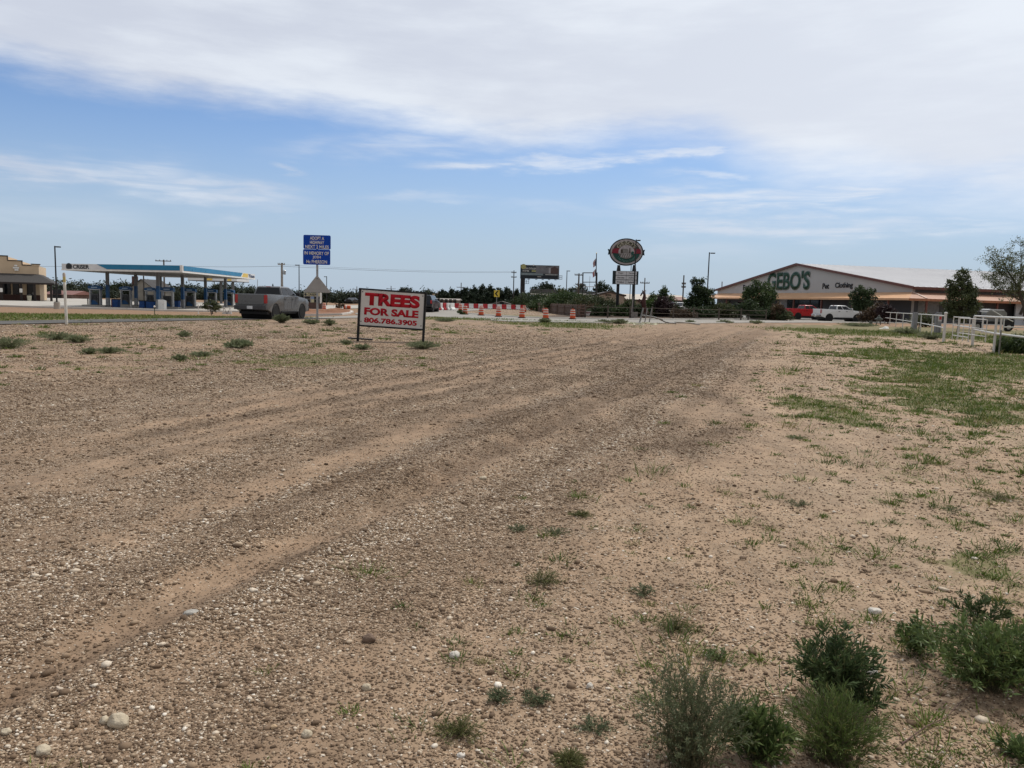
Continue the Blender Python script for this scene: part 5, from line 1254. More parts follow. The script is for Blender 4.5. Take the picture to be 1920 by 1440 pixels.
# ------------------------------------------------------------------ fences in the middle distance
def picket_fence():
    A, B = Vector((3.5, 119, 0)), Vector((6.75, 75.2, 0)); o = empty('picket_fence', 'weathered brown picket fence running back from the street', 'fence', (B.x, B.y, 0))
    W = mat('picket_wood', (.085, .058, .046), .9, vscale=3, col2=(.15, .105, .085)); d = (A - B); n = d.normalized(); rz = math.atan2(n.y, n.x)
    Lf = d.length; b = MB(); k = 0; u = 0.0
    while u < Lf:
        hh = 1.22 + .05 * math.sin(k * 7.3) + .04 * math.sin(k * 2.1)
        b.prism([(u, 0), (u + .17, 0), (u + .17, hh), (u + .085, hh + .05), (u, hh)], -.012, .012, 'y', Matrix.Rotation(rz, 4, 'Z')); u += .235; k += 1
    b.build('pickets', W, o)
    b = MB()
    for z in (.3, .95): b.b2(0, Lf, .014, .07, z, z + .09)
    ob = b.build('rail', W, o); ob.rotation_euler = (0, 0, rz)
    for i in range(8):
        u = Lf * i / 7; ob = MB().b2(u - .06, u + .06, .072, .19, -.2, 1.15).build('post', W, o); ob.rotation_euler = (0, 0, rz)
picket_fence()
def brick_screen():
    Y = 75; p = base(1090, Y); o = empty('pallet_screen', 'brown timber screen of open blocks at the corner of the picket fence', 'screen', p, R(8))
    W = mat('screen_wood', (.12, .075, .058), .9, vscale=3, col2=(.19, .125, .10)); w = .40; b = MB(); H = 1.25
    for k in range(5): b.b2(-w, w, 0, .1, k * .29, k * .29 + .12)
    b.build('slat', W, o)
    for x in (-w + .06, 0, w - .06): MB().b2(x - .06, x + .06, .101, .18, -.1, H).build('post', W, o)
brick_screen()
def rail_fence():
    px = [1097, 1139, 1181, 1222, 1262, 1300, 1347.5, 1389, 1436]; A, B = Vector((7.1, 73.9, 0)), Vector((29.3, 88.8, 0))
    pts = []
    for q in px:
        t = (q - 1097) / (1436 - 1097); d = dir_of(q, 598); s = d.x / d.y
        e = B - A; u = (s * A.y - A.x) / (e.x - s * e.y); pts.append(A + e * u)
    o = empty('rail_fence', 'grey wooden post and rail fence along the street before the shrubs', 'fence', pts[0])
    for i, q in enumerate(pts):
        v = q - pts[0]; r = .085; MB().cyl((v.x, v.y, -.2), (v.x, v.y, 1.32 + .06 * math.sin(i * 3.1)), r, r * .9, 9).build('post', WOODP, o)
    for a, c in zip(pts, pts[1:]):
        for z in (1.12, .62, .25):
            u, v = a - pts[0], c - pts[0]; b = MB(); b.tube([(u.x, u.y - .08, z + .02 * math.sin(a.x)), ((u.x + v.x) / 2, (u.y + v.y) / 2 - .08, z - .02), (v.x, v.y - .08, z)], .032, 6); b.build('rail', WOODP, o)
rail_fence()
tag(MB().cyl(base(1308.5, 84), base(1308.5, 84) + Vector((0, 0, .78)), .09, .085, 9).build('stump_post', WOODP), 'short lone post right of a rail fence post before the dark tree', 'post')
tag(MB().cyl(base(1184.5, 79), AT(1187, 556, 79), .07, .05, 8).build('pale_pole', mat('pale_wood_pole', (.26, .24, .22), .9, vscale=4)), 'pale bare pole beside the tall lamp post', 'pole')
def crate():
    p = base(1191, 76.5); o = empty('wooden_crate', 'grey slatted crate on end beside the tall lamp post', 'crate', p, R(5)); W = mat('grey_slats', (.25, .235, .215), .9, vscale=4)
    b = MB()
    for k in range(6): b.b2(-.30 + k * .10, -.23 + k * .10, -.02, .0, .0, .72)
    b.build('front_slats', W, o)
    for z in (.04, .34, .64): MB().b2(-.31, .31, .002, .5, z, z + .06).build('frame', W, o)
crate()
def rack():
    p = GP(1215, 607); o = empty('bent_pipe_rack', 'bent grey pipe rack with three leaning uprights and a sagging rail', 'pipe rack', p)
    P = lambda px, py, dy=0.0: Vector((AT(px, py, p.y + dy).x - p.x, dy, AT(px, py, p.y + dy).z - p.z))
    G2 = mat('grey_pipe', (.24, .24, .235), .6, .2, vscale=5)
    for (a, b_) in (((1199, 604), (1206.5, 577)), ((1208.5, 605), (1214, 578)), ((1216.5, 606), (1222.5, 578))): MB().cyl(P(*a) - Vector((0, 0, .1)), P(*b_), .045 if a[0] > 1200 else .06, n=8).build('upright', G2, o)
    MB().tube([P(1203, 591), P(1214, 592.5), P(1224, 594), P(1232, 596.5), P(1243, 599.5)], .05, 8).build('crosspiece', G2, o)
    MB().tube([P(1222, 594.5, .15), P(1236, 598, .15), P(1247, 603.5, .15), P(1256, 605.5, .1), P(1268, 606, .05)], .055, 8).build('sagging_rail', G2, o)
    q = GP(1294, 609) - p; MB().tube([q + Vector((-1.2, .1, .18)), q + Vector((-.3, 0, .16)), q + Vector((.3, -.1, .1)), q + Vector((.75, -.15, .04))], .06, 8).build('fallen_rail', mat('pale_pipe', (.42, .40, .36), .7), o)
rack()
random.seed(5)
for i, (px, py, L_, lb) in enumerate(((1172, 606, .55, 'crumpled pale yellow sheet at the left end of the litter'), (1182, 607, .7, 'white strip of litter left of the pipe rack'), (1197, 609, .8, 'long pale yellow sheet lying before the pipe rack'), (1210, 607, .7, 'folded pale yellow sheet under the leaning uprights'), (1225, 609, .55, 'pale scrap at the right end of the litter'))):
    p = GD(px, py); b = MB(); n = 7
    top = []; rows = []
    for k in range(n):
        u = k / (n - 1); x = (u - .5) * L_; zz_ = .06 + .10 * abs(math.sin(u * 7 + i)); w = .10 + .05 * math.sin(u * 5 + i)
        rows.append([(x, -w, .0), (x, -w * .3, zz_), (x + .03, w * .5, zz_ * .7), (x, w, .0)])
    o = b.loft(rows).build('litter_sheet', mat('pale_yellow_sheet', (.66, .64, .45), .6, vscale=3), bevel=.01); o.location = p; tag(o, lb, 'litter', 'pale litter under the pipe rack')

# rearing horse statue
def horse():
    Y = 83; p = base(1208, Y); o = empty('horse_statue', 'dark red rearing horse statue behind the rail fence', 'statue', p)
    def P(px, py, dy=0.0): v = AT(px, py, Y); return Vector((v.x - p.x, dy, v.z - p.z))
    V, E_, Rr = [], [], []
    def chain(pts, rs, start=None):
        prev = start
        for q, r in zip(pts, rs):
            V.append(q); Rr.append(r); k = len(V) - 1
            if prev is not None: E_.append((prev, k))
            prev = k
        return prev
    RM = mat('oxblood_steel', (.055, .018, .014), .55, var=.2, vscale=3, bump=.2, bscale=10)
    k = chain([P(1211, 589), P(1209.5, 582), P(1207.5, 575), P(1206, 568), P(1207, 561)], [.27, .31, .32, .34, .26])
    neck = chain([P(1208.5, 556.5), P(1208.2, 551.5), P(1206, 547.8)], [.24, .19, .16], k)
    chain([P(1203.5, 550), P(1201.8, 553.2), P(1201.0, 555.6)], [.13, .10, .08], neck)
    for s, q in ((-.16, [(1204, 566), (1199.5, 562.5), (1197.6, 560.5), (1197.2, 566)]), (.18, [(1204, 569), (1200.5, 566), (1199.0, 564), (1198.6, 568)])):
        chain([P(a, b, s) for a, b in q], [.13, .09, .075, .06], 3)
    for s in (-.2, .2):
        chain([P(1210.5, 590, s), P(1206.5, 594, s), P(1210.5, 597.5, s), P(1208.5, 601, s)], [.19, .12, .09, .09], 0)
    me = bpy.data.meshes.new('body'); me.from_pydata(V, E_, []); ob = bpy.data.objects.new('body', me); COL.objects.link(ob)
    sk = ob.modifiers.new('skin', 'SKIN'); sk.use_smooth_shade = True
    for v, r in zip(me.skin_vertices[0].data, Rr): v.radius = (r, r * .8)
    me.skin_vertices[0].data[0].use_root = True
    su = ob.modifiers.new('sub', 'SUBSURF'); su.levels = 1; su.render_levels = 1
    dg = bpy.context.evaluated_depsgraph_get(); dg.update(); m2 = bpy.data.meshes.new_from_object(ob.evaluated_get(dg))
    bpy.data.objects.remove(ob); m2.materials.clear(); m2.materials.append(RM); m2.name = 'body'
    ob = bpy.data.objects.new('body', m2); COL.objects.link(ob); ob.parent = o
    b = MB()
    for s in (-.07, .07): b.cyl(P(1205.3, 547.5, s), P(1204.6, 543.6, s), .06, .012, 7)
    b.build('ear', RM, o)
    b = MB()
    for i in range(8):
        u = i / 7; a = P(1206.5 + 4.2 * math.sin(u * 1.6), 546.5 + 12.5 * u); b.cyl(a, a + Vector((.30 - .06 * i, 0, .16 - .05 * i)), .07, .012, 6)
    b.build('mane', RM, o)
    MB().tube([P(1213, 584), P(1215.5, 586), P(1216.5, 592), P(1215.5, 597)], .10, 7, .03).build('tail', RM, o)
    b = MB(); b.b2(-.6, .6, -.4, .4, -.1, .06); b.build('plinth', CONCD, o)
horse()

# ------------------------------------------------------------------ buildings in the middle distance
def tan_hall():
    Y = 158; xl, xr = AT(1103, 560, Y).x, AT(1171, 560, Y).x; xm = (xl + xr) / 2; p = Vector((xm, Y, 0)); w = (xr - xl) / 2
    o = empty('tan_hall', 'low tan hall with a shallow gable and dark lettering behind the shrubs', 'building', p); P = lambda px, py: (AT(px, py, Y).x - xm, AT(px, py, Y).z)
    TANW = mat('tan_metal_wall', (.29, .235, .19), .8, vscale=.6, col2=(.35, .29, .235)); BRT = mat('brown_trim', (.06, .045, .038), .6); RF = mat('pale_tan_roof', (.46, .41, .35), .7, vscale=.5)
    za = P(1144, 549)[1]; zl = P(1106, 558)[1]; xa = P(1144, 549)[0]
    MB().prism([(-w, -.3), (w, -.3), (w, P(1171, 556)[1]), (xa, za), (-w, zl)], 0, 12, 'y').build('wall', TANW, o)
    b = MB()
    for (x0, z0, x1, z1) in ((-w - .3, zl, xa, za), (xa, za, w + .3, P(1171, 556.0)[1])): b.prism([(x0, z0 + .02), (x1, z1 + .02), (x1, z1 + .32), (x0, z0 + .32)], -.25, 12, 'y')
    b.build('eave_trim', BRT, o)
    for s, py, pw in (('BEYER', 553.2, 11), ('B.K.', 558.3, 6.5)): text_obj('lettering', s, pw * Y / FPX, 3.2 * Y / FPX, mat('brown_letter', (.04, .03, .028), .5), o, (P(1141, 550)[0], -.03, P(1141, py)[1]), bold=.03, depth=.02)
    # long wing to the right
    xr2 = P(1290, 560)[0]; zw = P(1230, 562.5)[1]; zr = P(1230, 551.5)[1]
    MB().b2(w + .02, xr2, .5, 14, -.3, zw).build('wing_wall', TANW, o); MB().prism([(.2, zw + .02), (9, zr), (15, zw + .02)], w + .35, xr2 + .5, 'x').build('wing_roof', RF, o)
    MB().b2(w + .02, xr2 + .4, .1, .19, zw - .28, zw + .01).build('gutter', BRT, o)
    for px in (1177, 1180, 1216): x = P(px, 570)[0]; MB().b2(x - .12, x + .12, .3, .495, -.2, zw - .3).build('downpipe', BRT, o)
tan_hall()
def flat_canopies():
    Y = 172
    for pa, pb, py, hh, lb in ((993, 1047, 551.5, 1.0, 'long low flat roofed canopy with a white fascia under the billboard'), (1078, 1099, 551, .8, 'small hipped white canopy above the shrubs'), (1097, 1122, 553.5, .7, 'low white edged roof left of the flagpole foot')):
        xa, xb = AT(pa, py, Y).x, AT(pb, py, Y).x; xm = (xa + xb) / 2; w = (xb - xa) / 2; z = AT((pa + pb) / 2, py, Y).z
        o = empty('flat_canopy', lb, 'canopy', (xm, Y, 0), 0, 'flat canopies behind the shrubs')
        MB().b2(-w, w, 0, 7, z - .15, z + .12).build('white_fascia', WHITEP, o)
        MB().prism([(-w, z + .122), (w, z + .122), (w * .9, z + .122 + hh), (-w * .9, z + .122 + hh)], .1, 6.8, 'y').build('roof_deck', mat('grey_deck', (.08, .085, .085), .7), o)
        for k in range(4):
            x = -w * .85 + k * w * 1.7 / 3; MB().b2(x - .12, x + .12, .6, .84, -.1, z - .152).build('post', mat('dull_post', (.24, .23, .2), .7), o)
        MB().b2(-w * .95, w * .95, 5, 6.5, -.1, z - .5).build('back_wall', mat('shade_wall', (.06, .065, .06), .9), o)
flat_canopies()
o, w, ze, zt = barn('low tan house with a broad pale roof behind the barriers', 813, 858, 176, 559.5, 562.5, (.20, .165, .14), (.30, .27, .24), 'low_house', 'house', 10)
MB().b2(-w - .35, -w + .1, .5, 1.1, 0, Z(820, 551, 176)).build('chimney', mat('tan_brick', (.36, .29, .2), .85), o)
for k in range(5): MB().b2(-w * .8 + k * w * .36, -w * .8 + k * w * .36 + .7, -.04, -.004, .3, 1.5).build('window', GLASSD, o)
o, w, ze, zt = barn('pale grey roofed house half hidden under the dark evergreens', 920, 962, 182, 564.5, 570, (.16, .15, .14), (.26, .24, .22), 'low_house', 'house', 9, True)
MB().b2(-.5, .5, -.05, -.004, -.1, 1.2).build('door', BLACKM, o)
o, w, ze, zt = barn('brown house with red roof between the two near trees', 1256, 1284, 150, 556, 563, (.15, .11, .09), (.25, .15, .125), 'low_house', 'house', 9)
for k in range(4): MB().b2(-w * .8 + k * w * .42, -w * .8 + k * w * .42 + .6, -.05, -.004, .6, 2.2).build('window', GLASSD, o)
# ------------------------------------------------------------------ the big gabled store on the right
def big_store():
    Rc = Vector((51.3, 100, 0)); Lc = Vector((39.3, 150, 0)); d = Lc - Rc; W = d.length
    rz = math.atan2(-(d.y), -(d.x))            # local +x runs from the far left corner to the near right corner
    o = empty('gabled_store', 'big metal store with a white gable, orange awning and long bright roof', 'store', Lc, rz)
    # local frame: x along the gable 0..W, y inwards (away from the camera), z up
    ze0, zap, xa = 4.45, 8.35, W * .505
    WALL = mat('white_gable', (.40, .395, .385), .6, vscale=.5, col2=(.44, .435, .425)); SHW = mat('shade_toned_wall', (.085, .087, .094), .75, vscale=.5, col2=(.115, .117, .125))  # side walls darkened in colour for the shade under the awning
    ROOF = mat('white_metal_roof', (.50, .50, .515), .5, .0, vscale=.15, col2=(.56, .56, .575)); TR = mat('red_brown_trim', (.13, .055, .045), .5)
    AW1 = mat('orange_awning', (.60, .35, .19), .42, vscale=.4, var=.06); AW2 = mat('dim_side_awning', (.40, .225, .15), .5, vscale=.4, var=.06)  # side awning is the same material; its weaker sheen is painted as browner colour
    DEP = 70.0
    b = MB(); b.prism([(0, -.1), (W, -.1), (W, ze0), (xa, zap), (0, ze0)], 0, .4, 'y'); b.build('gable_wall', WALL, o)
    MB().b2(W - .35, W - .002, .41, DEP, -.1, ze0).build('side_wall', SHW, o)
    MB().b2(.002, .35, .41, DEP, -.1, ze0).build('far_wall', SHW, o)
    b = MB(); t = .22
    for (x0, z0, x1, z1) in ((-.5, ze0 - .02, xa, zap + .06), (xa, zap + .06, W + .5, ze0 - .02)):
        b.prism([(x0, z0), (x1, z1), (x1, z1 + t), (x0, z0 + t)], -.3, DEP, 'y')
    rf = b.build('roof', ROOF, o)
    b = MB()
    for (x0, z0, x1, z1) in ((-.55, ze0 - .10, xa, zap - .02), (xa, zap - .02, W + .55, ze0 - .10)):
        b.prism([(x0, z0), (x1, z1), (x1, z1 + .36), (x0, z0 + .36)], -.42, -.305, 'y')
    b.build('gable_trim', TR, o)
    MB().b2(W + .51, W + .62, -.3, DEP, ze0 - .16, ze0 + .2).build('gutter', TR, o)
    for y in range(6, 60, 9): MB().b2(W * .30, W * .30 + .6, y, y + .6, zap - 1.5, zap - .75).build('roof_vent', GALV, rf)
    # faint standing seams on the near slope
    k = (ze0 - zap - .08) / (W + .5 - xa)
    b = MB()
    for y in np.arange(.5, DEP, .95): b.prism([(xa + .1, zap + .06 + t), (W + .45, zap + .06 + t + k * (W + .35 - xa)), (W + .45, zap + .10 + t + k * (W + .35 - xa)), (xa + .1, zap + .10 + t)], y, y + .05, 'y')
    b.build('roof_seams', ROOF, rf)
    # awnings
    za, zo, run = 3.95, 3.12, 2.6
    def slab(nm, q, m, th=.12): b = MB(); b.loft([q, [(x, y, z - th) for x, y, z in q]]); return b.build(nm, m, o)
    slab('front_awning', [(0, -.01, za), (W, -.01, za), (W + run, -run, zo), (-.4, -run, zo)], AW1)
    MB().b2(-.4, W + run - .02, -run - .05, -run - .003, zo - .26, zo - .02).build('front_fascia', AW1, o)
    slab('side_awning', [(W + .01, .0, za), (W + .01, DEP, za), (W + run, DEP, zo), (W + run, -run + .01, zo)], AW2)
    MB().b2(W + run + .003, W + run + .05, -run, DEP, zo - .30, zo - .02).build('side_fascia', mat('side_fascia', (.36, .16, .085), .5), o)
    MB().prism([(W, za + .03), (W + run, zo + .03), (W + run, zo + .1), (W, za + .1)], -.16, .10, 'y', Matrix.Translation((0, 0, 0))).build('hip_cap', mat('pale_hip', (.60, .46, .38), .5), o)
    PO = mat('awning_post', (.15, .06, .045), .6)
    for x in (1, 8, 15, 22, 29, 36, 43, 50): MB().b2(x - .1, x + .1, -run + .15, -run + .35, 0, zo - .13).build('awning_post', PO, o)
    for y in (0.2, 11, 22, 33, 44): MB().b2(W + run - .35, W + run - .15, y - .1, y + .1, 0, zo - .13).build('awning_post', PO, o)
    # front wall below the awning: siding painted dark for its shade, dark shop windows and doors
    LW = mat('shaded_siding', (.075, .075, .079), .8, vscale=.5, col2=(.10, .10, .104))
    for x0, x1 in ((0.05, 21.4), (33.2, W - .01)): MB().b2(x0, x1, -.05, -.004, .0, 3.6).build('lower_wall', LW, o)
    MB().b2(21.45, 23.6, -.07, -.004, .0, 3.6).build('pale_pier', mat('pale_pier', (.36, .36, .37), .8), o)
    f = MB().b2(23.7, 33.1, -.06, -.004, .0, 3.6).build('shop_front', mat('shop_front_dark', (.03, .03, .033), .6), o)
    for x in (24.1, 27.1, 30.1): MB().b2(x, x + 2.7, -.085, -.065, .35, 2.9).build('pane', GLASSD, f)
    for x in (3, 8, 13, 40, 45): MB().b2(x, x + 2.2, -.075, -.055, 1.0, 2.6).build('window', GLASSD, o)
    for y0, y1 in ((1, 4.2), (6.5, 8.2)): MB().b2(W + .003, W + .06, y0, y1, 0, 2.9).build('side_door', mat('grey_door', (.24, .25, .25), .6), o)
    # bright corrugated lean-to past the awning
    b = MB(); N = 60; y0, y1 = 15.2, 34; rows = []
    for i in range(N * 2 + 1):
        y = y0 + (y1 - y0) * i / (2 * N); x = W + 1.2 + (.05 if i % 4 in (1, 2) else .0)
        rows.append([(x, y, 0), (x, y, 3.0), (x - .2, y, 3.0), (x - .2, y, 0)])
    b.loft(rows); b.build('corrugated_wall', mat('corrugated_white', (.50, .52, .54), .5, .1, vscale=.5), o)
    # lettering
    GRN = mat('store_green', (.014, .058, .036), .5); OUT = mat('letter_pale_green', (.11, .17, .145), .5); BK = mat('store_black', (.022, .022, .024), .5)
    xc = .456 * W
    text_obj('letter_outline', "GEBO'S", 12.1, 3.05, OUT, o, (xc, -.06, 5.93), bold=.035, depth=.03)
    text_obj('lettering', "GEBO'S", 11.75, 2.75, GRN, o, (xc, -.10, 5.93), bold=.012, depth=.03)
    for s, u, w_, z, hh in (('Pet', .651, 1.6, 4.95, .85), ('Clothing', .733, 4.0, 4.93, 1.0), ('Farm', .215, 3.2, 4.98, .9)): text_obj('lettering', s, w_, hh, BK, o, (u * W, -.03, z), bold=.03, depth=.03)
big_store()

# ------------------------------------------------------------------ white pipe fence and gates on the right
PW = mat('pipe_white', (.50, .495, .47), .6, vscale=5, col2=(.58, .575, .55)); PRUST = mat('pipe_base_rust', (.14, .10, .08), .9)
FA = [(1658, 607), (1668, 609.5), (1679.5, 612.5), (1692, 616), (1708, 620), (1725, 625), (1746, 632), (1769, 641)]
def fence_far():
    pts = [GP(*q) for q in FA]; o = empty('pipe_fence', 'far run of white two rail pipe fence leading to the gate', 'fence', pts[-1])
    Lp = lambda p, z=0: (p.x - pts[-1].x, p.y - pts[-1].y, p.z - pts[-1].z + z)
    for i, p in enumerate(pts):
        r = .036 if i < 7 else .065; MB().cyl(Lp(p, -.2), Lp(p, 1.34 if i < 7 else 1.42), r, n=9).build('post', PW, o)
    MB().lathe([(.08, 0), (.085, .04), (.05, .08), (.01, .09)], 12, Matrix.Translation(Lp(pts[-1], 1.42))).build('post_cap', PW, o)
    for z in (1.31, .70): MB().tube([Lp(p, z) for p in pts], .032, 8).build('rail', PW, o)
fence_far()
def gate_panel(name, label, a, b, zs, nv, cat='gate', H=1.3, r=.024, group=None):
    a, b = Vector(a), Vector(b); o = empty(name, label, cat, a, 0, group); d = b - a
    for z in zs: MB().cyl((0, 0, z), (d.x, d.y, d.z + z), r, n=8).build('rail', PW, o)
    for k in range(nv):
        u = k / (nv - 1); q = d * u; MB().cyl((q.x, q.y, q.z + min(zs) - .22), (q.x, q.y, q.z + max(zs)), r, n=8).build('upright', PW, o)
    return o
gA, gB = GP(1771, 641), GP(1823, 648)
gate_panel('pipe_gate', 'white pipe gate between the capped post and the corner post', gA + Vector((.25, -.2, 0)), gB + Vector((-.15, .1, 0)), (1.27, .86, .36), 4)
def fence_near():
    P = [gB, Vector((18.3, 29.3, 0)), Vector((15.9, 22.6, 0)), Vector((13.6, 16.5, 0))]
    o = empty('pipe_fence', 'near run of white pipe fence from the corner post out past the right edge', 'fence', gB); L = lambda p, z=0: (p.x - gB.x, p.y - gB.y, p.z - gB.z + z)
    for i, p in enumerate(P): MB().cyl(L(p, -.2), L(p, 1.36), .06 if i == 0 else .045, n=10).build('post', PW, o)
    MB().cyl(L(P[0] + Vector((.22, -.28, 0)), .6), L(P[0] + Vector((.22, -.28, 0)), 1.34), .036, n=8).build('latch_post', PW, o)
    MB().cyl(L(P[1] + Vector((.12, -.1, 0)), .68), L(P[1] + Vector((.12, -.1, 0)), 1.34), .036, n=8).build('latch_post', PW, o)
    for z in (1.36, .74): MB().tube([L(p, z) for p in P], .038, 9).build('rail', PW, o)
fence_near()
gate_panel('pipe_gate', 'inner white pipe gate behind the near fence', (20.9, 36.2, 0), (19.3, 31.5, 0), (1.24, .85, .55), 3, r=.02)
gate_panel('pipe_gate', 'far white pipe panel behind the near fence at the right edge', (27.6, 43.5, 0), (36, 46, 0), (1.32, .75), 5, r=.03)
def timber_post(px, py, Y, wpx, ptop, label, plate=False):
    p = GP(px, py); Y = p.y; w = wpx * Y / FPX; zt = Z(px, ptop, Y) - p.z
    o = empty('timber_post', label, 'post', p, R(12), 'grey timber posts by the fence')
    MB().b2(-w / 2, w / 2, -.09, .09, -.2, zt).build('plank', mat('silver_grey_timber', (.20, .20, .215), .85, vscale=3, col2=(.29, .29, .305)), o, bevel=.015)
    if plate:
        q = MB().b2(-w * .45, w * .45, -.108, -.092, zt - .62, zt - .20).build('notice', mat('notice_white', (.55, .52, .52), .5), o)
        MB().b2(-w * .2, w * .36, -.115, -.109, zt - .50, zt - .28).build('red_print', mat('notice_red', (.45, .06, .06), .5), q)
        MB().b2(-w * .5 - .12, -w * .5 - .004, -.06, .06, -.2, zt - .05).build('second_plank', mat('silver_grey_timber', (.20, .20, .215), .85, vscale=3), o)
        MB().b2(w * .1, w * .46, -.15, -.092, .15, .55).build('electric_box', GALV, o)
    return o
timber_post(1713.5, 623.5, 0, 8.5, 585.5, 'broad grey plank post standing before the pipe fence')
timber_post(1758, 626, 0, 9, 585.5, 'grey plank post with a white and red notice beside the capped gate post', True)
p = Vector((17.75, 28.1, 0)); o = empty('steel_stake', 'thin grey steel stake before the dark bush at the right edge', 'stake', p); MB().cyl((0, 0, -.2), (0, 0, .90), .028, n=7).build('stake', mat('dull_grey_stake', (.20, .19, .17), .7), o)
p = GP(1722, 626); o = empty('steel_stake', 'thin dark steel stake beside the broad plank post', 'stake', p); MB().cyl((0, 0, -.2), (0, 0, .75), .03, n=7).build('stake', PLASTB, o)
def valve():
    p = GP(1647, 609); o = empty('water_valve', 'dark grey green water valve on two legs in the grass', 'valve', p); GM = mat('valve_green', (.06, .075, .065), .6, vscale=6, col2=(.11, .125, .11))
    MB().lathe([(.10, .35), (.24, .42), (.27, .6), (.2, .78), (.09, .85)], 14).build('valve_body', GM, o, smooth=True)
    for s in (-.22, .22): MB().cyl((s, 0, -.1), (s * .7, 0, .5), .05, n=8).build('leg', GM, o)
    MB().cyl((-.42, 0, .58), (.42, 0, .58), .07, n=10).build('cross_pipe', GM, o); MB().lathe([(.08, .852), (.11, .93), (.06, 1.0), (.01, 1.02)], 12).build('hand_wheel', GM, o)
    MB().b2(-.95, -.7, -.15, .15, -.05, .4).build('meter_box', GM, o)
valve()
p = GD(1657, 616.5); o = MB().loft([[(-.35, -.05, .0), (-.35, .05, .02), (-.35, .06, .0), (-.35, 0, -.01)], [(-.1, -.1, .02), (-.1, 0, .10), (-.1, .1, .02), (-.1, 0, -.01)], [(.1, -.2, .02), (.1, 0, .24), (.1, .2, .02), (.1, 0, -.01)], [(.34, -.16, .02), (.34, 0, .2), (.34, .16, .02), (.34, 0, -.01)], [(.42, -.05, .02), (.42, 0, .06), (.42, .05, .02), (.42, 0, -.01)]]).build('plastic_bag', mat('bag_white', (.72, .72, .68), .5), bevel=.02); o.location = p; tag(o, 'white plastic bag lying in the grass before the pipe fence', 'bag')
def trailer():
    Y = 66; p = base(1868, Y); o = empty('flatbed_trailer', 'black flatbed trailer with a grey covered load behind the pipe fence', 'trailer', p, R(-6))
    BK = mat('trailer_black', (.012, .012, .014), .35); k = Y / FPX
    x = lambda px: (px - 1868) * k
    MB().b2(x(1818), x(1900), 0, 2.1, .62, .78).build('deck', BK, o, bevel=.02)
    MB().b2(x(1816), x(1845), .1, 2.0, .9, 1.62).build('front_box', BK, o, bevel=.05); MB().b2(x(1818), x(1843), .15, 1.95, 1.625, 1.66).build('box_lid', mat('dark_chrome', (.12, .12, .13), .15, .8), o)
    MB().prism([(x(1852), .79), (x(1893), .79), (x(1892), 1.55), (x(1887), 1.78), (x(1862), 1.80), (x(1856), 1.6)], .3, 1.9, 'y').build('covered_load', mat('grey_cover', (.17, .165, .155), .7, vscale=2, col2=(.26, .255, .24)), o, bevel=.05)
    MB().prism([(x(1860), 1.80), (x(1888), 1.785), (x(1886), 1.86), (x(1863), 1.87)], .4, 1.8, 'y').build('load_top', mat('pale_cover', (.50, .50, .50), .5), o)
    for px in (1838, 1893):
        wl = MB().cyl((x(px), -.05, .36), (x(px), .22, .36), .37, n=22).build('wheel', RUBBER, o, bevel=.03); MB().cyl((x(px), -.07, .36), (x(px), -.052, .36), .19, n=16).build('rim', mat('pale_rim', (.35, .34, .33), .4, .6), wl)
    MB().b2(x(1884), x(1902), -.06, -.004, .3, .95).build('mudguard', BK, o)
    MB().tube([(x(1862), -.1, 1.72), (x(1880), -.1, 1.25), (x(1899), -.1, .85)], .045, 7).build('ramp_rail', PW, o)
trailer()

# ------------------------------------------------------------------ trees and shrubs
def leaves(name, centres, radii, n_per, lsz, m, parent, asp=1.0, seed=0, shell=.55, tonev=.22, droop=0.0, clump=.34):
    """leaf-sized faces in clumps through a set of ellipsoids"""
    r = np.random.default_rng(seed + 101); Vs, Ts = [], []
    for c, rad, n in zip(centres, radii, n_per):
        c = np.array(c); rad = np.array(rad); k = max(9, int(n / 30))
        u = r.normal(size=(k, 3)); u /= np.linalg.norm(u, axis=1)[:, None]
        cc = c + u * rad * (r.uniform(shell, 1.0, k) ** .7)[:, None]
        ct = r.uniform(.08, .78, k); idx = r.integers(0, k, n)
        cr = rad.mean() * max(clump, min(.6, clump - .14 + 1.1 / k ** .5)) * r.uniform(.6, 1.3, k)
        pos = cc[idx] + r.normal(size=(n, 3)) * cr[idx][:, None] * .55
        tone = np.clip(ct[idx] + r.normal(0, tonev, n) * .6, 0, 1)
        a = r.normal(size=(n, 3)); a /= np.linalg.norm(a, axis=1)[:, None]
        b_ = np.cross(a, r.normal(size=(n, 3))); b_ /= np.linalg.norm(b_, axis=1)[:, None]
        s = lsz * r.uniform(.55, 1.3, n)[:, None]
        if droop: a[:, 2] -= droop; a /= np.linalg.norm(a, axis=1)[:, None]
        A, B = a * s * asp, b_ * s * .5
        Vs.append(np.stack([pos - A * .5, pos + B * .5 - A * .05, pos + A * .5, pos - B * .5 + A * .05], 1).reshape(-1, 3)); Ts.append(np.repeat(tone, 4))
    V = np.concatenate(Vs); T_ = np.concatenate(Ts); n = len(V) // 4
    return np_mesh(name, V, np.arange(n * 4), np.full(n, 4), m, parent, tone=T_)
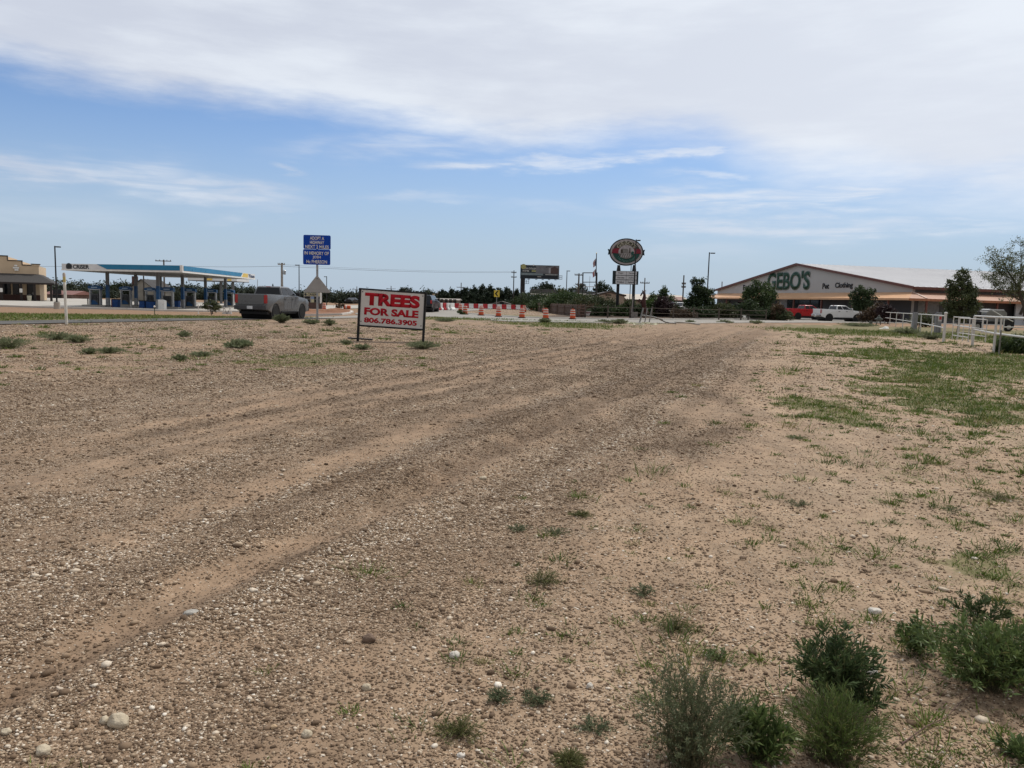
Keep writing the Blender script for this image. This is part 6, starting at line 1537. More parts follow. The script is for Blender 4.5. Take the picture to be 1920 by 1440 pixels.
LM = {
 'dark': leafmat('leaf_dark', (.016, .030, .012), (.052, .080, .030), (.055, .07, .03)),
 'ever': leafmat('leaf_evergreen', (.012, .022, .014), (.032, .05, .026), (.045, .058, .032)),
 'mid': leafmat('leaf_mid', (.024, .046, .016), (.078, .118, .04), (.10, .12, .045)),
 'olive': leafmat('leaf_olive', (.036, .048, .022), (.10, .115, .05), (.16, .14, .075)),
 'pale': leafmat('leaf_pale', (.065, .082, .04), (.20, .225, .12), (.26, .26, .16)),
 'red': leafmat('leaf_red', (.042, .028, .018), (.115, .075, .045), (.16, .13, .06)),
 'plum': leafmat('leaf_plum', (.018, .010, .012), (.05, .028, .030), (.06, .04, .03)),
 'bright': leafmat('leaf_bright', (.030, .058, .014), (.085, .135, .034), (.15, .16, .05)),
 'far': leafmat('leaf_far', (.022, .034, .022), (.052, .068, .042), (.07, .08, .05), trans=.1),
}
BARK = mat('bark', (.055, .042, .034), .95, vscale=4, col2=(.10, .08, .065), bump=.5, bscale=18)
def tree(name, label, cat, Y, px, py, blobs, lm, lsz=.22, dens=1.0, tr=.14, group=None, seed=0, depth=.9, multi=1, shell=.5, asp=1.3, clump=.34, trunk='trunk', droop=0):
    b0 = base(px, Y, py); o = empty(name, label, cat, b0, 0, group); cs, rs, ns = [], [], []
    k = Y / FPX
    rg = random.Random(seed + 3)
    for i, (bx, by, rx, ry) in enumerate(blobs):
        c = AT(bx, by, Y); dy = rg.uniform(-.35, .35) * rx * k
        cs.append((c.x - b0.x, dy, c.z - b0.z)); rs.append((rx * k, rx * k * depth, ry * k)); ns.append(int(max(60, dens * 52 * (rx * k) * (ry * k) / (lsz * lsz))))
    leaves('crown' if trunk == 'trunk' else 'foliage', cs, rs, ns, lsz, LM[lm], o, asp, seed, shell, clump=clump, droop=droop)
    b = MB(); top = max(cs, key=lambda c: c[2])
    for m_ in range(multi):
        ox = (m_ - (multi - 1) / 2) * tr * 1.6; fork = Vector((ox * 2.2, 0, max(.15, min(c[2] for c in cs) * .75)))
        b.tube([(ox, 0, -.15), (ox * 1.3 + .03, 0, fork.z * .5), fork], tr, 8, tr * .75)
        for c in cs[m_::multi] if multi > 1 else cs:
            q = Vector(c); mid = fork.lerp(q, .5) + Vector((rg.uniform(-.15, .15), rg.uniform(-.1, .1), .12)) * (q - fork).length * .4
            b.tube([fork, mid, q, q + Vector((rg.uniform(-.3, .3), 0, .5)) * max(rs[0]) * .6], tr * .55, 6, tr * .1)
    b.build(trunk, BARK, o)
    return o
# tree line on the left, beyond the filling station, and on to the billboard
TL = [ # px, halfwidth, top, base, kind, label
 (92, 16, 541, 566, 'far', 'tree line clump seen under the tan store porch'), (128, 24, 546, 568, 'far', 'low tree clump left of the white marker post top'), (160, 22, 541, 569, 'far', 'rounded tree left of the leftmost fuel pump'),
 (196, 22, 545, 569, 'far', 'tree behind the leftmost fuel pump'), (231, 20, 531, 569, 'dark', 'tall rounded tree left of the gabled house'), (262, 12, 540, 568, 'dark', 'dark tree hiding the foot of the gabled house'), (292, 18, 540, 569, 'far', 'tree just right of the gabled house'),
 (322, 20, 545, 569, 'far', 'tree between the thick column and corner column'), (358, 22, 535, 569, 'far', 'broad tree right of the corner column'), (385, 16, 544, 569, 'far', 'low tree behind the near row of fuel pumps'), (409, 15, 530, 569, 'far', 'tall tree left of the grey pickup, behind the canopy column'),
 (437, 21, 535, 569, 'far', 'broad round tree left of the grey pickup'), (468, 17, 538, 569, 'far', 'round tree touching the rear left of the grey pickup cab'), (610, 13, 545, 568, 'far', 'tree right of the fuel price sign, behind the triangle'), (630, 8, 553, 569, 'far', 'small tree near the far lamp post, right of the grey triangle'),
 (645, 10, 549, 569, 'far', 'loose tree left of the tree sale board'), (665, 10, 550, 569, 'far', 'low tree at the left edge of the tree sale board'), (690, 14, 553, 569, 'far', 'tree hidden behind the left half of the sale board'), (720, 14, 552, 570, 'far', 'tree behind the middle of the sale board'),
 (761, 13, 537, 571, 'far', 'round tree rising over the right half of the sale board'), (801, 14, 544, 571, 'far', 'round tree above the navy SUV'), (832, 10, 546, 572, 'red', 'small brownish tree behind the low tan house')]
random.seed(21)
for i, (px, hw, tp, bs, kd, lb) in enumerate(TL):
    Y = 190 + (i * 37 % 50); hh = (bs - tp) / 2; rg = random.Random(i)
    hw *= 1.15; bl = [(px, tp + hh * .8, hw * .85, hh * .8)]
    for k in range(5): bl.append((px + rg.uniform(-.7, .7) * hw, tp + hh * rg.uniform(.55, 1.3), hw * rg.uniform(.4, .55), hh * rg.uniform(.35, .55)))
    for k in (-.75, 0, .75): bl.append((px + k * hw, bs - hh * .42, hw * .5, hh * .45))
    tree('broadleaf_tree', lb, 'tree', Y, px, bs, bl, kd, .5, 1.3, .3, 'trees along the horizon', i, shell=.3)
def woodland():
    cs, rs, ns = [], [], []; rg = random.Random(77); px = 60
    while px < 1010:
        w = rg.uniform(9, 16); Y = rg.uniform(235, 262); top = 564 - (960 - px) * math.tan(ROLL) - rg.uniform(0, 9); c = AT(px, (top + 571 - (960 - px) * .008) / 2, Y); k = Y / FPX
        cs.append((c.x, Y, max(c.z - .2, .5))); rs.append((w * k, 3, max(1.2, (571 - top) * .5 * k))); ns.append(700); px += w * .7
    o = leaves('distant_woodland', cs, rs, ns, .75, LM['far'], None, 1.3, 9, .2, clump=.5); tag(o, 'low continuous belt of far trees and scrub along the horizon', 'woodland', kind='stuff')
woodland()
# narrow cypresses and the dark evergreen grove
for i, px in enumerate((782.5, 788, 793.5)):
    bl = [(px, 549 + j * 5, 1.3 + j * .55, 3.6) for j in range(5)]
    tree('cypress', ('left', 'middle', 'right')[i] + ' one of three thin dark cypresses above the board and SUV', 'tree', 200, px, 572, bl, 'ever', .45, 1.6, .16, 'three thin cypresses', 50 + i, shell=.2)
GV = [(829, 12, 544), (848, 15, 543), (870, 14, 540), (889, 15, 538), (905, 13, 535.5), (920, 13, 537), (937, 15, 541), (952, 14, 540), (968, 13, 544), (982, 10, 549)]
GL = ['leftmost dark evergreen of the grove, right of the low tan house', 'evergreen left of the pole before the grove', 'evergreen behind the pole with one crossarm', 'evergreen left of the tallest in the grove', 'tallest dark evergreen in the grove', 'evergreen left of the chevron sign', 'evergreen behind the chevron sign', 'evergreen right of the chevron sign', 'evergreen behind the pole with two crossarms', 'rightmost evergreen, behind the billboard column']
for i, (px, hw, tp) in enumerate(GV):
    rg = random.Random(i + 60); bl = []
    for j in range(5):
        f = j / 4; bl.append((px + rg.uniform(-.15, .15) * hw, tp + 3 + f * 22, hw * (.28 + .72 * f ** .7), 5.5))
    hw *= 1.3
    for k in range(6): bl.append((px + rg.uniform(-.95, .95) * hw, tp + rg.uniform(8, 28), hw * .45, 5))
    tree('evergreen_tree', GL[i], 'tree', 192 + (i * 13 % 20), px, 575, bl, 'ever', .5, 1.3, .3, 'dark evergreens of the grove', 60 + i, shell=.25)
def T(name, label, Y, px, py, bl, kd, **kw): return tree(name, label, kw.pop('cat', 'tree'), Y, px, py, bl, kd, **kw)
T('broadleaf_tree', 'flat topped dark tree behind the long white canopy under the billboard', 205, 1023, 574, [(1022, 540, 15, 6), (1030, 538, 10, 5), (1010, 544, 14, 5), (1000, 547, 10, 4), (1022, 552, 20, 9), (1036, 546, 6, 7)], 'ever', lsz=.6, tr=.4, seed=81, shell=.3)
T('broadleaf_tree', 'greyish green tree behind the pole left of the sign frame', 200, 1086, 574, [(1085, 542, 14, 9), (1075, 547, 9, 7), (1097, 548, 10, 8), (1086, 556, 18, 10)], 'far', lsz=.6, tr=.35, seed=82, shell=.35)
T('broadleaf_tree', 'dense dark tree right of the flagpole behind the tan hall', 200, 1131, 574, [(1129, 540, 12, 8), (1138, 542, 9, 7), (1120, 547, 9, 7), (1132, 552, 15, 9)], 'ever', lsz=.55, tr=.35, seed=83, shell=.3)
T('feathery_tree', 'feathery brown green tree over the picket fence', 112, 1055, 596, [(1053, 553, 12, 9), (1042, 560, 12, 8), (1066, 558, 11, 9), (1055, 568, 20, 9), (1072, 568, 12, 8), (1052, 545, 6, 5), (1036, 569, 10, 7)], 'olive', lsz=.34, asp=2.2, tr=.14, seed=84, multi=2, dens=1.1, droop=.4)
T('broadleaf_tree', 'dark leafy tree left of the billboard column foot', 135, 990, 588, [(985, 560, 12, 10), (972, 566, 12, 9), (996, 568, 10, 9), (980, 575, 18, 8)], 'dark', lsz=.36, tr=.16, seed=85)
T('broadleaf_tree', 'airy bright green tree right of the horse statue', 101, 1238, 597, [(1243, 548, 8, 9), (1236, 556, 16, 8), (1224, 562, 11, 9), (1250, 560, 13, 10), (1240, 570, 20, 10), (1258, 570, 12, 10), (1228, 574, 12, 8), (1246, 541, 4.5, 5.5)], 'mid', lsz=.30, tr=.12, seed=86, dens=1.0, shell=.45)
T('dark_oak', 'dense dark green tree left of the store gable with an uneven top', 92, 1313, 598, [(1312, 545, 17, 14), (1300, 552, 12, 12), (1326, 552, 14, 13), (1306, 532, 7, 9), (1299, 526, 4.5, 6), (1316, 533, 9, 8), (1314, 566, 24, 14), (1296, 570, 14, 12), (1330, 570, 12, 14), (1312, 582, 20, 10)], 'dark', lsz=.25, tr=.16, seed=87, dens=1.15, shell=.45, clump=.28)
T('broadleaf_tree', 'rounded green tree hiding the first letters on the gable', 95, 1428, 600, [(1424, 538, 16, 12), (1410, 545, 14, 11), (1440, 545, 14, 12), (1425, 553, 28, 13), (1402, 556, 10, 10), (1446, 556, 11, 11), (1428, 567, 22, 11), (1416, 530, 8, 6), (1432, 577, 14, 9)], 'mid', lsz=.25, tr=.13, seed=88, dens=.95, shell=.5, clump=.28)
T('broadleaf_tree', 'small dark tree in front of the awning right of the white pickup', 97, 1620, 602, [(1616, 548, 15, 9), (1604, 553, 11, 9), (1632, 552, 11, 10), (1619, 560, 24, 11), (1618, 571, 21, 10), (1606, 577, 12, 8), (1630, 578, 12, 9), (1617, 541, 6, 5)], 'dark', lsz=.24, tr=.12, seed=89, dens=1.0, shell=.5, clump=.28)
T('juniper', 'upright twin topped juniper before the side awning', 60, 1796, 622, [(1806, 518, 13, 12), (1810, 530, 16, 11), (1783, 531, 8, 9), (1797, 545, 22, 13), (1783, 546, 10, 12), (1818, 548, 14, 12), (1796, 560, 27, 13), (1774, 572, 14, 9), (1800, 578, 30, 14), (1818, 572, 14, 12), (1796, 592, 24, 10), (1808, 510, 6, 5)], 'olive', lsz=.15, tr=.12, seed=90, dens=.72, shell=.5, asp=1.8, clump=.26)
# open airy tree at the right edge
def airy_tree():
    Y = 50; b0 = base(1920, Y, 618); o = empty('airy_tree', 'tall thin leaved tree with open branches at the right edge', 'tree', b0); rg = random.Random(4); b = MB(); tips = []
    P = lambda px, py: AT(px, py, Y) - b0
    main = [[(1920, 600), (1916, 572), (1911, 553), (1906, 540), (1893, 522), (1886, 505), (1882, 482)], [(1914, 565), (1902, 556), (1885, 548), (1870, 539), (1860, 524)], [(1911, 553), (1916, 535), (1917, 510), (1917, 480), (1916, 462)],
            [(1918, 590), (1930, 560), (1945, 535), (1955, 505)], [(1893, 522), (1880, 512), (1872, 500), (1866, 488)], [(1906, 540), (1918, 527), (1930, 505), (1935, 480)], [(1902, 545), (1895, 530), (1897, 508), (1900, 490)], [(1885, 548), (1878, 530), (1875, 515)], [(1930, 560), (1960, 550), (1985, 530)]]
    for i, l in enumerate(main):
        pts = [P(*q) + Vector((0, rg.uniform(-.3, .3), 0)) for q in l]; b.tube(pts, (.14, .055, .06, .09, .03, .05, .03, .025, .05)[i], 7, .012)
        for j, q in enumerate(pts[1:] if i else pts[2:]):
            for _ in range(7 if i else 6):
                d = Vector((rg.uniform(-1, 1), rg.uniform(-1, 1), rg.uniform(-.3, 1))).normalized() * rg.uniform(.35, .95); m_ = q + d * .5 + Vector((0, 0, .05)); e = q + d
                b.tube([q, m_, e], .014, 4, .005); tips += [m_, e, q + d * .75 + Vector((rg.uniform(-.15, .15), 0, rg.uniform(-.1, .15)))]
    b.build('trunk', BARK, o)
    leaves('crown', [tuple(t) for t in tips], [(.24, .24, .2)] * len(tips), [17] * len(tips), .085, LM['pale'], o, 1.6, 5, .2, clump=.55)
airy_tree()
# shrubs
def shrub(label, Y, px, py, bl, kd, lsz=.16, dens=1.0, seed=0, asp=1.5, group='shrubs behind the rail fence', name='shrub', **kw): return tree(name, label, 'shrub', Y, px, py, bl, kd, lsz, dens, .035, group, seed, trunk='stems', multi=3, shell=.35, asp=asp, **kw)
SH = [('dark brush along the rail fence right of the yield sign', 84, 1126, 598, [(1120, 588, 14, 7), (1134, 587, 14, 8)], 'dark'), ('dark brush behind the wooden crate', 86, 1194, 599, [(1190, 588, 12, 8), (1202, 587, 10, 9)], 'dark'), ('dark brush below the feathery green tree', 90, 1262, 600, [(1256, 590, 14, 7), (1270, 588, 12, 8)], 'dark'), ('dark undergrowth at the foot of the dark tree', 89, 1314, 600, [(1306, 590, 16, 8), (1324, 590, 16, 8)], 'dark'), ('dark undergrowth below the gable tree', 92, 1424, 602, [(1418, 592, 14, 8), (1434, 592, 14, 8)], 'dark'),
 ('tangled green shrub mass behind the picket fence top', 103, 1058, 595, [(1056, 566, 22, 10), (1040, 572, 18, 9), (1074, 568, 18, 10), (1090, 566, 16, 8)], 'mid'), ('dark shrub mass between billboard column and feathery tree', 125, 1012, 588, [(1004, 566, 18, 9), (1022, 566, 16, 9), (1036, 568, 12, 8)], 'dark'), ('dusky olive shrub mass left of the flagpole foot', 99, 1108, 597, [(1104, 570, 16, 10), (1120, 574, 14, 10), (1095, 578, 12, 9)], 'olive'),
 ('olive shrub behind the left end of the picket fence', 118, 1010, 590, [(1008, 575, 16, 6), (1022, 572, 13, 7)], 'mid'), ('grey green shrub above the middle of the picket fence', 108, 1040, 594, [(1038, 575, 18, 7), (1050, 570, 10, 7)], 'olive'),
 ('wide brown green shrub behind the timber screen', 92, 1085, 597, [(1082, 575, 18, 7), (1098, 572, 16, 8), (1075, 583, 14, 8)], 'olive'), ('olive shrub at the foot of the flagpole', 95, 1118, 597, [(1115, 572, 18, 8), (1130, 578, 14, 9)], 'olive'),
 ('rusty shrub behind the yield sign', 86, 1106, 598, [(1106, 585, 18, 8), (1122, 588, 12, 7)], 'red'), ('yellow green shrub before the tan hall', 99, 1146, 598, [(1142, 576, 14, 9), (1152, 583, 12, 9), (1134, 586, 12, 7)], 'olive'),
 ('low green shrub between the two posts of the oval sign', 90, 1172, 599, [(1172, 586, 14, 9), (1162, 590, 10, 7)], 'mid'), ('round olive shrub left of the tall lamp post', 90, 1183, 599, [(1180, 575, 12, 10), (1190, 582, 9, 10)], 'olive'),
 ('bright green clump right of the horse statue', 92, 1228, 600, [(1226, 580, 14, 12), (1238, 588, 10, 11), (1218, 588, 9, 10)], 'bright'), ('dark plum shrub below the airy tree', 90, 1246, 600, [(1243, 573, 12, 10), (1250, 584, 14, 10)], 'plum'),
 ('rusty ground shrub left of the dark tree', 87, 1281, 600, [(1276, 590, 16, 7), (1290, 592, 12, 6)], 'red'), ('spreading olive shrub right of the dark tree', 92, 1346, 602, [(1338, 588, 18, 9), (1354, 584, 16, 9), (1366, 590, 14, 8)], 'olive'),
 ('dark shrub before the left end of the awning', 96, 1378, 602, [(1374, 586, 10, 9), (1384, 590, 10, 8)], 'dark'), ('clipped round bush on a stem before the gable tree', 89, 1402, 602, [(1402, 575, 12.5, 12.5)], 'dark'),
 ('dark shrub right of the rail fence end', 92, 1446, 604, [(1444, 590, 9, 10), (1452, 594, 8, 8)], 'dark'), ('red plumed grass clump left of the red pickup', 91, 1462, 605, [(1456, 588, 9, 12), (1466, 592, 9, 10)], 'red'), ('low green shrub before the rear of the red pickup', 90.5, 1468, 606, [(1468, 596, 14, 7)], 'olive'),
 ('dark hedge clump left of the white parked SUV', 96, 1264, 600, [(1262, 588, 14, 9)], 'plum'), ('reddish shrub right of the white pickup nose', 92, 1640, 606, [(1636, 590, 14, 9), (1650, 585, 12, 10), (1624, 596, 12, 6)], 'red'), ('dull red shrub beside the far end of the pipe fence', 88, 1664, 607, [(1660, 588, 12, 10), (1672, 592, 12, 9)], 'plum'),
 ('dark low shrub behind the plank post', 75, 1735, 618, [(1732, 603, 16, 8)], 'olive')]
for i, (lb, Y, px, py, bl, kd) in enumerate(SH): shrub(lb, Y, px, py, [(x, y - (2.2 if 'round' not in lb else 0), rx * 1.3, ry * (1.35 if 'round' not in lb else 1.1)) for x, y, rx, ry in bl], kd, .2, 1.7, 120 + i)
shrub('dark green bush beside the grey pickup tail on the forecourt edge', 78, 397, 586, [(396, 572, 12, 9), (388, 577, 9, 6), (406, 576, 9, 8)], 'olive', .17, 1.1, 160, group=None)
shrub('dark green dense bush under the near pipe fence at the right edge', 29.5, 1895, 664, [(1885, 648, 22, 13), (1908, 644, 22, 15), (1930, 648, 22, 14), (1897, 656, 28, 8), (1872, 655, 10, 8)], 'mid', .075, 1.25, 161, asp=2.6, group=None, droop=-.6)
shrub('dry brown shrub with a pale stone on the far earth bank', 100, 636, 578, [(634, 573, 6, 3.5), (642, 574, 5, 3)], 'red', .17, 1.1, 162, group=None)
shrub('dark green weeds at the kerb nose behind the leftmost drum', 76, 864, 590, [(863, 586, 5, 4), (868, 587, 5, 3)], 'mid', .15, 1.2, 163, group=None)
# ------------------------------------------------------------------ weeds and stones one can point at
def plant(name, label, px, py, wpx, hpx, kind, cat='weed', group=None, seed=0, lean=(.05, 1.0), n=None, offx=0.0):
    r = np.random.default_rng(seed + 900)
    p = GD(px, py); dist = math.hypot(p.x, p.y, CZ); k = dist / FPX
    Wd, Ht = wpx * k / 2, hpx * k * (1.12 if dist < 6 else 1.02)
    o = empty(name, label, cat, (p.x, p.y, p.z - .004), 0, group)
    spec = {  # stems, leaves per stem, leaf length, leaf width, leaf angle, material, stem lengths
        'willow': (70, 34, .034, .0075, .75, 'weed_dark'), 'broad': (46, 30, .036, .0085, .8, 'weed_mid'), 'fine': (230, 40, .017, .0028, .8, 'weed_grey'),
        'needle': (240, 26, .026, .0026, .55, 'weed_fresh'), 'tuft': (110, 9, .024, .0026, .6, 'weed_olive'), 'dusty': (70, 14, .016, .0036, .9, 'weed_grey'), 'mat': (60, 16, .016, .004, .9, 'weed_mid')}[kind]
    ns, nl, ll, lw, la, mm = spec; ns = n or ns
    if kind in ('tuft', 'dusty', 'mat'): Ht *= .55; Wd *= 1.3; ns = int(ns * (.8 if kind == 'tuft' else .5))
    elif dist < 6: Ht *= .9
    far = max(1.0, dist / 7.0)
    ll, lw = ll * far ** .8, lw * far ** .95
    if dist > 15: Ht *= .72
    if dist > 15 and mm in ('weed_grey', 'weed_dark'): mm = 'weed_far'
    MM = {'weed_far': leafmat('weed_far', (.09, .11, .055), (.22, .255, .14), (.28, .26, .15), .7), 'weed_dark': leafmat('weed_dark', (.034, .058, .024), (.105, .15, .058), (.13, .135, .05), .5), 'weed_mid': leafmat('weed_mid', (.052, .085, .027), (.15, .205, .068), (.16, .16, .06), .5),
          'weed_olive': leafmat('weed_olive', (.06, .07, .02), (.165, .17, .06), (.28, .22, .11), .7), 'weed_grey': leafmat('weed_grey', (.065, .085, .045), (.165, .195, .105), (.24, .22, .13), .7), 'weed_fresh': leafmat('weed_fresh', (.045, .075, .017), (.13, .18, .048), (.24, .22, .08), .6)}[mm]
    az = r.uniform(0, 2 * math.pi, ns); ln = np.sqrt(r.uniform(lean[0] ** 2, lean[1] ** 2, ns)); L = r.uniform(.62, 1.08, ns)
    root = r.normal(0, .16 if kind in ('fine', 'needle') else .10, (ns, 2)) * Wd
    ex = np.cos(az) * ln * Wd + offx * Wd * L; ey = np.sin(az) * ln * Wd; ez = Ht * L * np.sqrt(np.clip(1 - (ln * .88) ** 2, .06, 1))
    m = 6; tt = np.linspace(0, 1, m); S = np.zeros((ns, m, 3))
    S[:, :, 0] = root[:, :1] + ex[:, None] * (tt ** 1.25)[None]; S[:, :, 1] = root[:, 1:] + ey[:, None] * (tt ** 1.25)[None]; S[:, :, 2] = ez[:, None] * (1.25 * tt - .25 * tt ** 2.2)[None]
    S[:, 1:, :] += r.normal(0, .02, (ns, m - 1, 3)) * Ht
    # stems: three sided
    rad = (.0016 * far) * (1 - .7 * tt); ang = np.array([0, 2.094, 4.189])
    V = S[:, :, None, :] + np.stack([np.cos(ang), np.sin(ang), 0 * ang], 1)[None, None] * rad[None, :, None, None]
    V = V.reshape(-1, 3); F = []
    bi = (np.arange(ns) * m * 3)[:, None, None]; seg = (np.arange(m - 1) * 3)[None, :, None]; kk = np.arange(3)[None, None]
    q = np.stack([bi + seg + kk, bi + seg + (kk + 1) % 3, bi + seg + 3 + (kk + 1) % 3, bi + seg + 3 + kk], -1).reshape(-1, 4)
    np_mesh('stems', V, q, np.full(len(q), 4), mat('weed_stem', (.09, .10, .045), .8, vscale=20, col2=(.15, .12, .07)), o)
    # leaves
    N = ns * nl; si = np.repeat(np.arange(ns), nl); t = np.sqrt(r.uniform(.03, 1.0, N)); u = t * (m - 1); i0 = np.minimum(u.astype(int), m - 2); f = (u - i0)[:, None]
    P = S[si, i0] * (1 - f) + S[si, i0 + 1] * f; D = S[si, i0 + 1] - S[si, i0]; D /= np.linalg.norm(D, axis=1)[:, None] + 1e-9
    rnd = r.normal(size=(N, 3)); side = np.cross(D, rnd); side /= np.linalg.norm(side, axis=1)[:, None] + 1e-9
    a = la * r.uniform(.5, 1.3, N)[:, None]; d = D * np.cos(a) + side * np.sin(a); w = np.cross(d, rnd); w /= np.linalg.norm(w, axis=1)[:, None] + 1e-9
    l = ll * r.uniform(.6, 1.25, N)[:, None]; ww = lw * r.uniform(.7, 1.2, N)[:, None] * .5; nrm = np.cross(d, w)
    mid = P + d * l * .48 + nrm * l * .04; tip = P + d * l + nrm * l * -.10
    V = np.stack([P, mid + w * ww, tip, mid - w * ww], 1).reshape(-1, 3); V[:, 2] = np.maximum(V[:, 2], .004)
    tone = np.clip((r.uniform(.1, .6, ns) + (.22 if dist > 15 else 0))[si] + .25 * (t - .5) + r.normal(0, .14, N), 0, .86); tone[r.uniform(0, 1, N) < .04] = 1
    np_mesh('foliage', V, np.arange(N * 4), np.full(N, 4), MM, o, tone=np.repeat(tone, 4))
    return o
PL = [('weed_bush', 'tall grey green feathery weed at the bottom edge of the lot', 1288, 1440, 200, 185, 'fine', dict(n=230)),
 ('weed_bush', 'dark willow leaved weed with a branch reaching right', 1555, 1318, 150, 125, 'willow', dict(offx=.25, n=95)),
 ('weed_bush', 'low trailing end of the dark willow leaved weed', 1612, 1338, 90, 62, 'willow', dict(n=26)),
 ('weed_bush', 'bright green needle leaved weed below the dark one', 1560, 1424, 175, 105, 'needle', dict(n=300)),
 ('weed_bush', 'small leafy green weed left of the bright needle leaved one', 1420, 1432, 120, 95, 'broad', dict(n=60)),
 ('weed_bush', 'large deep green bushy weed at the right edge', 1850, 1290, 230, 100, 'broad', dict(n=120)), ('weed_bush', 'right half of the bushy weeds running out past the right edge', 1945, 1294, 180, 98, 'broad', dict(n=80)),
 ('weed_bush', 'small leafy sprig left of the big bushy weed', 1717, 1226, 78, 52, 'broad', dict(n=26)), ('weed_bush', 'open willow leaved sprig above the big bushy weed', 1832, 1172, 95, 52, 'willow', dict(n=22)),
 ('weed_bush', 'pale leafy weed in the bottom right corner', 1914, 1432, 60, 28, 'broad', dict(n=11)),
 ('weed_tuft', 'yellow green grassy tuft in the middle foreground, largest of those on the gravel', 1020, 1092, 66, 32, 'tuft', {}), ('weed_tuft', 'grey green tuft right of the largest foreground tuft', 1206, 1112, 40, 32, 'dusty', {}),
 ('weed_tuft', 'olive mossy tuft right of centre in the foreground', 1265, 1180, 70, 30, 'tuft', {}), ('weed_tuft', 'small dusty weed on the gravel, left of a pair', 974, 991, 40, 15, 'dusty', {}), ('weed_tuft', 'small dusty weed on the gravel, right of a pair', 1041, 998, 46, 15, 'dusty', {}),
 ('weed_tuft', 'small upright weed on bare sand, left of two near the bottom', 936, 1318, 38, 32, 'dusty', {}), ('weed_tuft', 'small upright weed on bare sand, right of two near the bottom', 1009, 1322, 42, 36, 'dusty', {}),
 ('weed_tuft', 'bushy olive tuft on bare sand at bottom centre', 864, 1378, 68, 34, 'tuft', {}), ('weed_tuft', 'flat grey tuft left of the tall feathery weed', 1113, 1372, 64, 26, 'dusty', {}), ('weed_tuft', 'wispy weed above the tall feathery weed', 1352, 1235, 66, 26, 'mat', {}),
 ('weed_tuft', 'grassy tuft at the bottom edge left of the feathery weed', 1068, 1436, 40, 24, 'tuft', {}), ('weed_tuft', 'dry brown green clump left of the right hand green patches', 1500, 950, 44, 20, 'dusty', {}), ('weed_tuft', 'dark small clump beside the curved tyre mark', 1490, 822, 30, 10, 'mat', {}),
 ('weed_tuft', 'twiggy dark weed standing alone on the right', 1786, 962, 26, 24, 'dusty', dict(n=24)), ('weed_tuft', 'greenish tuft near the right edge below the bright grass', 1872, 933, 60, 14, 'tuft', {}), ('weed_tuft', 'pale green sprig on the gravel in the middle', 1090, 966, 34, 12, 'tuft', {}),
 ('weed_clump', 'grey green weed clump at the left edge of the bank', 18, 652, 62, 24, 'fine', dict(n=120)), ('weed_clump', 'weed clump on the bank, second from the left edge', 105, 637, 66, 18, 'fine', dict(n=100)), ('weed_clump', 'round weed clump right of the marker post foot', 146, 642, 38, 16, 'fine', dict(n=80)),
 ('weed_clump', 'weed clump lower left of two on the gravel bank', 168, 664, 30, 15, 'fine', dict(n=60)), ('weed_clump', 'wider weed clump right of two on the gravel bank', 208, 662, 44, 14, 'fine', dict(n=80)), ('weed_clump', 'small weed clump on the bank left of centre', 337, 674, 26, 14, 'fine', dict(n=60)),
 ('weed_clump', 'low weed clump right of a smaller one on the bank', 378, 668, 40, 12, 'fine', dict(n=70)), ('weed_clump', 'small upright weed below the grey pickup tail', 346, 631, 22, 14, 'fine', dict(n=50)), ('weed_clump', 'spreading weed clump below the grey pickup', 448, 652, 56, 18, 'willow', dict(n=60)),
 ('weed_clump', 'round green bush in front of the grey pickup rear wheel', 528, 605, 27, 21, 'fine', dict(n=160)), ('weed_clump', 'low weed at the foot of the blue highway sign post', 585, 608, 34, 12, 'fine', dict(n=70)), ('weed_clump', 'grey weed right of the blue highway sign post', 618, 611, 24, 16, 'fine', dict(n=60)),
 ('weed_clump', 'bushy green weed around the right post of the sale board', 794, 654, 66, 20, 'fine', dict(n=170)), ('weed_clump', 'weed below the left post of the sale board', 680, 655, 34, 14, 'fine', dict(n=70)), ('weed_clump', 'weed left of the sale board foot', 648, 646, 26, 10, 'fine', dict(n=40)),
 ('weed_clump', 'weed clump on the street verge right of the navy SUV', 833, 603, 40, 9, 'fine', dict(n=90)), ('weed_clump', 'round dark weed clump on the near kerb before the picket fence', 1021, 605, 22, 11, 'fine', dict(n=90)), ('weed_clump', 'kerb weed left of the yellow litter', 1133, 606, 26, 9, 'fine', dict(n=60)),
 ('weed_clump', 'dark kerb weeds just left of the pale litter', 1160, 607, 36, 12, 'fine', dict(n=110)), ('weed_clump', 'kerb weed right of the fallen rail', 1294, 606, 20, 7, 'fine', dict(n=40)), ('weed_clump', 'kerb weed before the clipped round bush', 1360, 606, 26, 8, 'fine', dict(n=50)), ('weed_clump', 'kerb weed before the gable tree', 1418, 607, 26, 8, 'fine', dict(n=50)),
 ('weed_clump', 'tall weeds at the foot of the broad plank post', 1700, 627, 50, 16, 'fine', dict(n=120)), ('weed_clump', 'green weeds under the notice post', 1745, 636, 50, 16, 'fine', dict(n=110)), ('weed_clump', 'taller grass tuft before the pipe fence', 1610, 612, 60, 9, 'fine', dict(n=100))]
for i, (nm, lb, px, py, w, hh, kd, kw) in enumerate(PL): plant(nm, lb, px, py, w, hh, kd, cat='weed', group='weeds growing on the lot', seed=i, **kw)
STN = {k: mat('stone_' + k, c, .85, vscale=14, var=.2, bump=.6, bscale=40, col2=c2) for k, c, c2 in (('cream', (.40, .33, .23), (.54, .47, .36)), ('white', (.50, .46, .40), (.64, .60, .54)), ('brown', (.12, .08, .06), (.20, .14, .10)), ('grey', (.30, .28, .25), (.42, .40, .36)), ('tan', (.40, .28, .17), (.55, .40, .25)))}
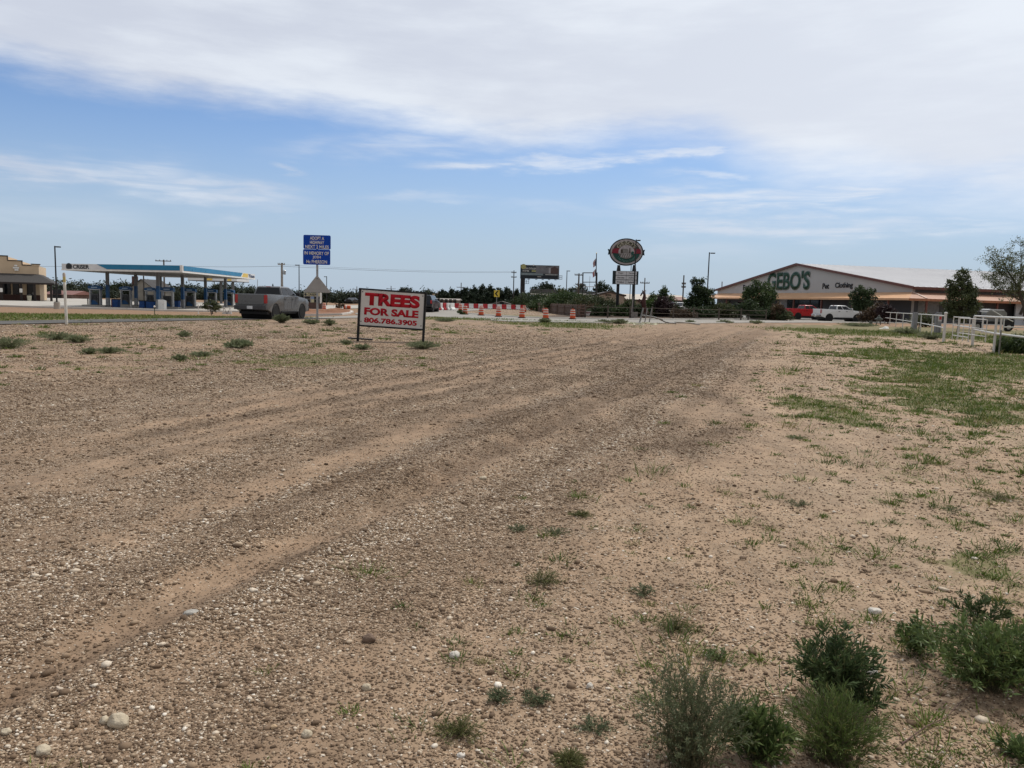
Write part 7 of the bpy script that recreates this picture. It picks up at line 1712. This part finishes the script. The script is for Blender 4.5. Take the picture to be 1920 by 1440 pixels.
def rock(label, px, py, wpx, hpx, kind, seed):
    p = GD(px, py); k = math.hypot(p.x, p.y, CZ) / FPX; r = random.Random(seed); b = bmesh.new(); bmesh.ops.create_icosphere(b, subdivisions=3, radius=1)
    ax, az_ = wpx * k / 2, hpx * k * .62
    off = Vector((r.uniform(0, 9), r.uniform(0, 9), r.uniform(0, 9)))
    from mathutils import noise as mn
    for v in b.verts:
        d = 1 + .28 * mn.noise(v.co * 1.3 + off) + .12 * mn.noise(v.co * 3.4 + off); v.co = Vector((v.co.x * ax * d, v.co.y * ax * .8 * d, v.co.z * az_ * d))
        v.co.z = max(v.co.z, -az_ * .45)
    me = bpy.data.meshes.new('rock'); b.to_mesh(me); b.free(); me.polygons.foreach_set('use_smooth', np.ones(len(me.polygons), bool)); me.materials.append(STN[kind])
    o = bpy.data.objects.new('rock', me); COL.objects.link(o); o.location = p + Vector((0, 0, az_ * .35)); o.rotation_euler = (0, 0, r.uniform(-.5, .5)); tag(o, label, 'stone', 'larger stones on the gravel')
for i, q in enumerate([('large cream rock at the bottom left among the gravel', 222, 1358, 31, 23, 'cream'), ('pale stone touching the left side of the large cream rock', 196, 1356, 16, 12, 'cream'), ('white stone in the bottom left corner', 82, 1412, 24, 14, 'cream'), ('flat white stone in the wheel rut on the left', 359, 1166, 25, 7, 'grey'),
 ('tan stone alone right of the bottom left gravel', 514, 1370, 12, 9, 'tan'), ('cream stone alone on bare gravel left of centre', 852, 1238, 20, 13, 'white'), ('pale stone with a shadow at the gravel edge', 687, 1295, 16, 12, 'cream'), ('brown angular stone left of centre', 692, 1206, 24, 16, 'brown'),
 ('white stone among weeds on the right', 1640, 1146, 23, 9, 'white'), ('small white stone right of a pale one below centre', 1105, 1295, 12, 10, 'white'), ('white pebble at the bottom edge, centre left', 864, 1422, 14, 8, 'white'), ('grey stone pair beside the trailing weed', 1635, 1266, 20, 10, 'grey'),
 ('small dark stone in the left middle distance', 391, 781, 8, 5, 'brown'), ('white stone by the bottom left corner rut', 12, 1392, 14, 9, 'cream'), ('pale round stone left of the small upright weeds', 906, 903, 14, 7, 'cream'), ('grey stone at the lower left gravel edge', 575, 1388, 18, 13, 'cream')]): rock(*q, i)
def stick(label, pts, r, name='dry_stick'):
    P = [GD(px, py) + Vector((0, 0, dz)) for px, py, dz in pts]; o = MB().tube(P, r, 6, r * .4).build(name, mat('dry_stick', (.09, .055, .045), .9, vscale=30, col2=(.17, .11, .09))); tag(o, label, 'stick')
stick('long thin dry stick lying on sand below the bushy weed', [(1690, 1402, .006), (1735, 1372, .014), (1775, 1352, .010), (1798, 1334, .02), (1826, 1310, .03)], .0028)
stick('short bent dead stem right of the bright needle leaved weed', [(1648, 1382, .0), (1645, 1370, .03), (1638, 1350, .075)], .003)
stick('bit of straw lying on the lower left gravel', [(148, 1336, .012), (170, 1326, .018), (192, 1314, .014)], .0022, 'straw')
stick('thin dry stem left of the dark willow leaved weed', [(1452, 1296, .004), (1478, 1284, .02)], .0018)
